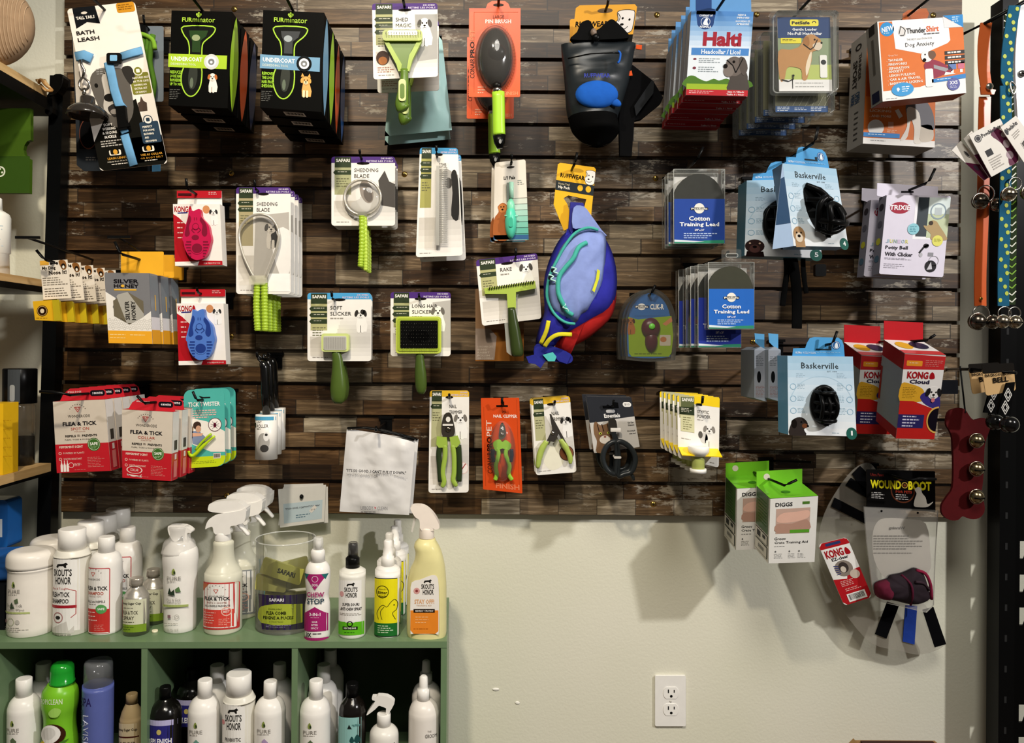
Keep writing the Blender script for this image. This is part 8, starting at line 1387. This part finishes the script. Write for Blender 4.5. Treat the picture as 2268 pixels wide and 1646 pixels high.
# ---------------- bottles inside the cabinet (their feet are below the picture)
def inner(cx, Y, body, cap, key, capkey, lb, lab=None, name='shampoo_bottle', rear=None, capx=0, cat='shampoo bottle', base=None):
    rb = body[-1][1]; t = thing(name, lb, cat, (at(cx, 1640, Y).x, Y, ZB)); b = B(); b.lathe(cx, Y, prof(cx, Y, ZB, body, rb), key, n=30); b.obj('bottle_body', t)
    b = B(); b.lathe(cx+capx, Y, cap, capkey, n=26); b.obj('cap', t)
    if lab: b = LB(cx, 1620, Y, rb); lab(b, cx); b.obj('label', t)
    for dx, dy, l2 in (rear or []): dup(t, (dx, dy, 0), l2)
    return t
std = lambda y: [(y, 15), (y+4, 22), (y+12, 29), (y+24, 33), (y+34, 34), (y+90, 34)]
def pl_(b, cx, y=1588, pic='5a6a4c'): pure_mark(b, cx-6, y); b.p([(cx-10, y+44), (cx-4, y+38), (cx+4, y+46), (cx+2, y+54), (cx-8, y+54)], pic, 3); b.mi(cx-20, y+58, cx+14, y+64, 2, 'b0aba2', 3, .4)
inner(53, -.25, std(1539), [(1502, 15), (1503, 16.5), (1540, 17)], WH, WH, 'white bottle with narrow cap, leftmost in the cabinet', pl_, rear=[(-.004, .075, 'dim white bottle behind the leftmost cabinet bottle')])
def trop(b, cx): b.t('TROPICLEAN', 101, 1541, 154, 1553, 'eaf4d8', 3, .4); b.p(cr([(128, 1570), (140, 1560), (152, 1566), (146, 1580), (132, 1580)], 3, True), '9fd060', 2); b.e(134, 1620, 26, 24, '3a1a0c', 3, rot=-.5); b.e(130, 1618, 22, 20, 'f0eee8', 4, rot=-.5); b.e(128, 1616, 15, 13, 'd8d6d0', 5, rot=-.5); b.p([(104, 1640), (116, 1632), (124, 1646), (110, 1650)], 'e8c83a', 6); b.p([(148, 1636), (164, 1630), (156, 1640)], '4a7a2a', 5)
inner(132, -.25, [(1512, 25), (1516, 28), (1526, 35), (1540, 37.5), (1560, 37), (1575, 34), (1590, 32.5), (1610, 33), (1640, 37)], [(1466, 12), (1468, 19), (1474, 23), (1484, 24.5), (1506, 24.5), (1507, 26), (1512, 26)], '7cc42a/s', '1f9a2c/g', 'lime green bottle with domed green cap and coconut picture', lambda b, cx: trop(B_like(b, cx), cx) if 0 else trop(b, cx), capx=6)
def lav(b, cx): b.t('SPA', 190, 1540, 218, 1558, '2c2460', 3, .2); b.t('LAVISH', 197, 1578, 212, 1650, 'ccd0ee', 3, 0, rot=-90); b.line([(196, 1566), (194, 1646)], 1, '2c2460', 3); b.t('WHITE COAT', 188, 1568, 194, 1640, '2c2460', 3, 0, rot=-90)
inner(216, -.25, [(1513, 29), (1518, 31), (1524, 32.5), (1640, 32)], [(1462, 22), (1464, 28), (1470, 29.5), (1513, 30)], '5a66a8/s', '8f9294/d', 'violet blue bottle with clear grey cap and sideways lettering', lav, capx=2)
def sug(b, cx): b.r(cx-23, 1598, cx+23, 1646, 'd2c2a0', 1); b.t('Honey Sugar Cup', cx-21, 1608, cx+20, 1616, '2a2018', 3, .8); b.r(cx-22, 1626, cx+22, 1629, '4a1c14', 3); b.t('LAVENDER', cx-18, 1638, cx+18, 1645, '3a2a1a', 3, .5)
inner(290, -.235, [(1556, 11), (1562, 14), (1575, 20), (1588, 23), (1594, 24), (1640, 24)], [(1536, 11), (1537, 12), (1556, 12.5)], 'b09a72/s', 'a08a64/s', 'slim tan bottle with sloping shoulders beside the first divider', sug, capx=2, rear=[(.012, .07, 'dim slim tan bottle behind the front one')])
def rep(b, cx): b.r(cx-32, 1594, cx+32, 1650, '2c2a78', 1); b.r(cx-32, 1588, cx+32, 1600, 'b8b4dc', 2); b.e(cx, 1614, 5, 6, 'c8b86a', 3); b.t('REPLENISH', cx-26, 1628, cx+24, 1641, 'eeeef6', 3, 1)
inner(366, -.25, [(1545, 12), (1550, 16), (1560, 27), (1572, 33), (1582, 34), (1640, 34)], [(1520, 11), (1522, 12), (1546, 12.5)], '0d0c0a/g', '0c0c0c/s', 'black bottle with purple label and white lettering', rep, rear=[(.02, .085, 'dim black bottle behind the purple labelled one')])
inner(451, -.25, std(1542), [(1505, 14), (1506, 15.5), (1543, 16)], WH, WH, 'white bottle right of the purple labelled black bottle', lambda b, cx: pl_(b, cx, 1592, '6a9a8c'), capx=3, rear=[(.0, .07, 'white bottle shaded behind, second in the middle compartment row'), (.012, .15, 'dim rear white bottle deep in the middle compartment')])
t = sk_shampoo(529, -.25, ZB, 1490, 35, '', red=0, lbl='wide capped probiotic shampoo and conditioner bottle in the middle compartment', cap=27)
inner(597, -.25, std(1543), [(1508, 13), (1509, 14.5), (1544, 15)], WH, WH, 'white bottle with mauve print beside the second divider', lambda b, cx: pl_(b, cx+2, 1590, 'b09ac0'), capx=2, rear=[(-.004, .085, 'dim white bottle behind the mauve printed one')])
inner(697, -.25, std(1545), [(1506, 13.5), (1507, 15), (1546, 15.5)], WH, WH, 'white bottle with leaf print, front of the right compartment row', lambda b, cx: pl_(b, cx+2, 1593), capx=3, rear=[(.0, .075, 'second white bottle in the right compartment row'), (-.002, .155, 'rearmost white bottle in the right compartment row')])
def teal(b, cx): b.r(cx-28.5, 1583, cx+28.5, 1650, '8fc0bc', 1); b.p([(cx-6, 1608), (cx-2, 1598), (cx+4, 1608)], '1a2422', 3); b.mi(cx+4, 1598, cx+22, 1604, 1, '5a8a86', 3); b.t('aller', cx+6, 1597, cx+22, 1603, '4a7a78', 3)
def teal2(b, cx):
    teal(b, cx)
    for x, y, r in ((4, 1634, 5), (15, 1633, 6.5)): b.p(cr([(cx+x, y-2*r), (cx+x+r, y), (cx+x, y+r), (cx+x-r, y)], 3, True), '1f4a4a', 3)
inner(780, -.245, [(1540, 13), (1546, 17), (1556, 25), (1566, 28.5), (1576, 29.5), (1640, 29.5)], [(1512, 12), (1514, 13.5), (1541, 14)], '120e0b/g', '0d0d0d/s', 'black bottle with pale teal label and drops', teal2, capx=0)
def minitrig():
    cx, Y = 850, -.25; t = inner(cx, Y, [(1606, 16), (1609, 22), (1616, 29), (1626, 32), (1650, 32)], [(1580, 14), (1581, 15), (1607, 15.5)], 'e8e5dd/s', WH, 'short white bottle with small white trigger', None, 'trigger_spray_bottle', cat='spray bottle')
    b = B(); trig(b, cx, Y, cr([(825, 1541), (835, 1541), (838, 1538), (858, 1540), (871, 1548), (874, 1556), (864, 1574), (862, 1580), (855, 1578), (856, 1566), (846, 1562), (840, 1560), (832, 1568), (816, 1580), (813, 1579), (824, 1562), (832, 1550), (826, 1548)], 2, True), WH, .013); b.obj('trigger_head', t, bevel=.002)
    b = LB(cx, 1640, Y, 32); b.p([(cx+24, 1640), (cx+30, 1638), (cx+30, 1650), (cx+22, 1650)], '2a2624', 2); b.obj('label', t)
minitrig()
def groom(b, cx): b.t('THE', cx+11, 1611, cx+19, 1615, '8a857e', 3); b.t('GROOM', cx+6, 1619, cx+30, 1627, '4a4642', 3)
inner(938, -.25, std(1549), [(1496, 5), (1499, 9), (1520, 10), (1524, 10), (1525, 14), (1550, 14.5)], 'ece6de/s', WH, 'white pointed nozzle spray bottle at the right end of the cabinet', groom, 'spray_bottle', rear=[(.0, .075, 'second pointed nozzle spray bottle behind the rightmost one')], cat='spray bottle')
# ---------------- left shelf rack
XR = at(105, 205, -.1).x
def rack():
    t = thing('wooden_shelf_rack', 'black steel rack with wood shelves at the left edge of the picture', 'shelf rack', (XR-.1, -.2, 0))
    for z, th, fr in ((1.753, .016, .026), (1.344, .015, .013), (.947, .018, .006)):
        b = B(); b.box((XR-.5, -.44, z-th), (XR-.001, -.075 if z < 1.7 else -.10, z), 'pine'); b.obj('wood_board', t)
        b = B(); b.box((XR-.5, -.44, z-th-fr), (XR+.0, -.05, z-th-.0005), '0a0a0a/s'); b.obj('steel_frame', t)
    b = B(); s1, s2 = at(118, 262, -.05), at(90, 1240, -.05); w = .030
    for y0, y1, k in ((-.065, -.035, '0a0b0c/s'),):
        top = [Vector((s1.x+a, y, s1.z+.09)) for a, y in ((0, y0), (w, y0), (w, y1), (0, y1))]; z0 = .64; f = (s1.z+.09-z0); dx = (s2.x-s1.x)/(s1.z-s2.z)*f
        bot = [Vector((p.x+dx, p.y, z0)) for p in top]; b.face(top[::-1] if 0 else top, k); b.face(bot[::-1], k)
        for i in range(4): b.face([top[i-1], bot[i-1], bot[i], top[i]], k)
    b.obj('upright_post', t)
    for px, py_ in ((XR-.03, -.44), (XR-.5, -.44), (XR-.5, -.065)):
        b = B(); b.box((px, py_, 0), (px+.03, py_+.03, 1.82), '0a0b0c/s'); b.obj('upright_post', t)
    s = Pl(-.09, (130, 200)); b = B(s); b.slab(cr([(116, 168), (140, 166), (138, 190), (128, 206), (116, 210), (116, 250), (100, 250), (100, 215), (108, 206)], 3, True), '0a0a0a/s', .02); b.obj('corner_bracket', t, bevel=.002)
    b = B(s); b.tube(cr([(141, 168), (138, 190), (126, 206), (112, 212)], 4), 1.6, '3a3a3a/m', l=.002); b.obj('bracket_rim', t)
rack()
def leftstuff():
    Y = -.23; c = at(-18, 138, Y); r = .082; zc = 1.755+r*1.005; b = B(); c.z = zc; b.ball(c, r, '9d8266/f', 32, 20, (1.0, .55, 1.0))
    for i in range(27):
        x = -.92+i*.07; h = math.sqrt(max(.01, 1-x*x)); b.wtube([c+Vector((r*x+.0, -r*.552*h*math.cos(a), r*h*1.003*math.sin(a))) for a in [-1.3+j*.26 for j in range(11)]], .0014, 'b39779/f', n=5)
    b.obj('ribbed_cushion', label='round beige ribbed cushion on the top left shelf', category='cushion')
    s = Pl(-.12, (100, 195)); b = B(s)
    for k in range(3): b.tube(cr([(80+k*3, 178+k*3, .0), (92+k*2, 174+k*3, .01*(k-1)), (104, 184+k*3, .006), (112+k*2, 198+k, 0), (104+k, 202, .004), (90, 188, .0)], 4), 3, ['d8b07a/f', 'e8c898/f', 'b88850/f'][k])
    b.obj('rope_toy', label='small tan knotted rope at the end of the top left shelf', category='rope toy')
    Y = -.14; s = Pl(Y, (30, 350)); t = thing('green_hanging_pack', 'green pack with round notch hanging below the top left shelf', 'pack', at(30, 428, Y)); b = B(s); b.slab([(-60, 240), (68, 240), (68, 310), (60, 313), (54, 322), (52, 332), (55, 344), (62, 350), (66, 352), (65, 428), (-60, 428)], '3f5c14', .01); b.r(-60, 346, 66, 428, '2f4a12', 1); b.ring(0, 380, 9, 12, 'd8dcc8', 2); b.e(0, 374, 2.4, 2.4, 'd8dcc8', 2, 8); b.e(5, 382, 2.4, 2.4, 'd8dcc8', 2, 8); b.obj('pack_front', t)
    Y = -.2; t = thing('white_bottle', 'white ribbed container at the left edge of the middle shelf', 'bottle', (at(-4, 600, Y).x, Y, 1.344)); b = B(); b.lathe(-14, Y, [(466, 18), (474, 30), (482, 33), (560, 33), (562, 30), (py_of(-14, 1.344, Y), 31)], 'ecebe2/g', n=24); b.obj('bottle_body', t); b = B(); b.lathe(-14, Y, [(438, 14), (440, 16), (466, 17)], 'f2f2ea/s', n=20); b.obj('cap', t)
    b = LB(-14, 520, Y, 33); b.mi(-10, 486, 16, 552, 9, 'b8c4c8', 2, .3); b.obj('label', t)
    # yellow box, black lidded jar on the third shelf
    Yb = -.19; p = at(40, 1050, Yb); zt_ = at(40, 890, Yb).z; t = thing('yellow_box', 'bright yellow carton on the lower left shelf', 'carton', (p.x-.05, Yb, .947)); b = B(); b.box((p.x-.1, Yb-.05, .9475), (p.x, Yb, zt_), 'e8b81c/s'); b.box((p.x-.1, Yb, .9475), (p.x, Yb+.004, zt_), 'e8b81c/s') if 0 else None; b.obj('carton', t)
    b = B(Pl(Yb-.0502, (20, 950))); 
    for i in range(5): b.mi(8, 930+i*20, 32, 933+i*20, 1, 'a87c08', 1, .5)
    b.obj('print_lines', t)
    Y = -.10; t = thing('lidded_jar', 'clear jar with tall black lid and dark contents behind the yellow carton', 'jar', (at(44, 1000, Y).x, Y, .947)); b = B(); b.lathe(44, Y, [(892, 27), (900, 30), (1000, 30), (py_of(44, .947, Y), 29)], 'b8b4a8/c', n=24); b.obj('clear_wall', t); b = B(); b.lathe(44, Y, [(968, 28.5), (py_of(44, .948, Y), 28)], '171310/f', n=24); b.obj('contents', t)
    b = B(); b.lathe(44, Y, [(816, 32), (818, 34), (893, 34)], '0a0a0b/s', n=28); b.obj('lid', t); b = LB(44, 850, Y, 34.2); b.r(38, 818, 62, 892, '3f4346', 1); b.r(43, 852, 53, 888, '9a9c9a', 2, 4); b.obj('lid_window', t)
    b = B(Pl(-.17, (20, 1160))); b.slab(rr(-60, 1108, 17, 1216, 10), '1f5fa8/s', .05); b.r(-20, 1150, 5, 1190, 'e8ecf0', 1); b.obj('blue_pack', label='blue pack under the lower left shelf', category='pack', bevel=.004)
    b = crinkle(((-60, 1216), (52, 1210), (46, 1285), (-60, 1295)), -.2, '1f4f8f/g', .02, 9); b.obj('blue_pouch', label='crinkled shiny blue pouch left of the wipes canisters', category='pouch')
    Y = -.21; q = at(24, 1290, Y); b = B(); b.box((q.x-.12, Y-.02, ZT), (q.x, Y+.06, q.z), '15171a/s'); b.obj('dark_box', label='dark box below the blue pouch at the left edge', category='box')
leftstuff()
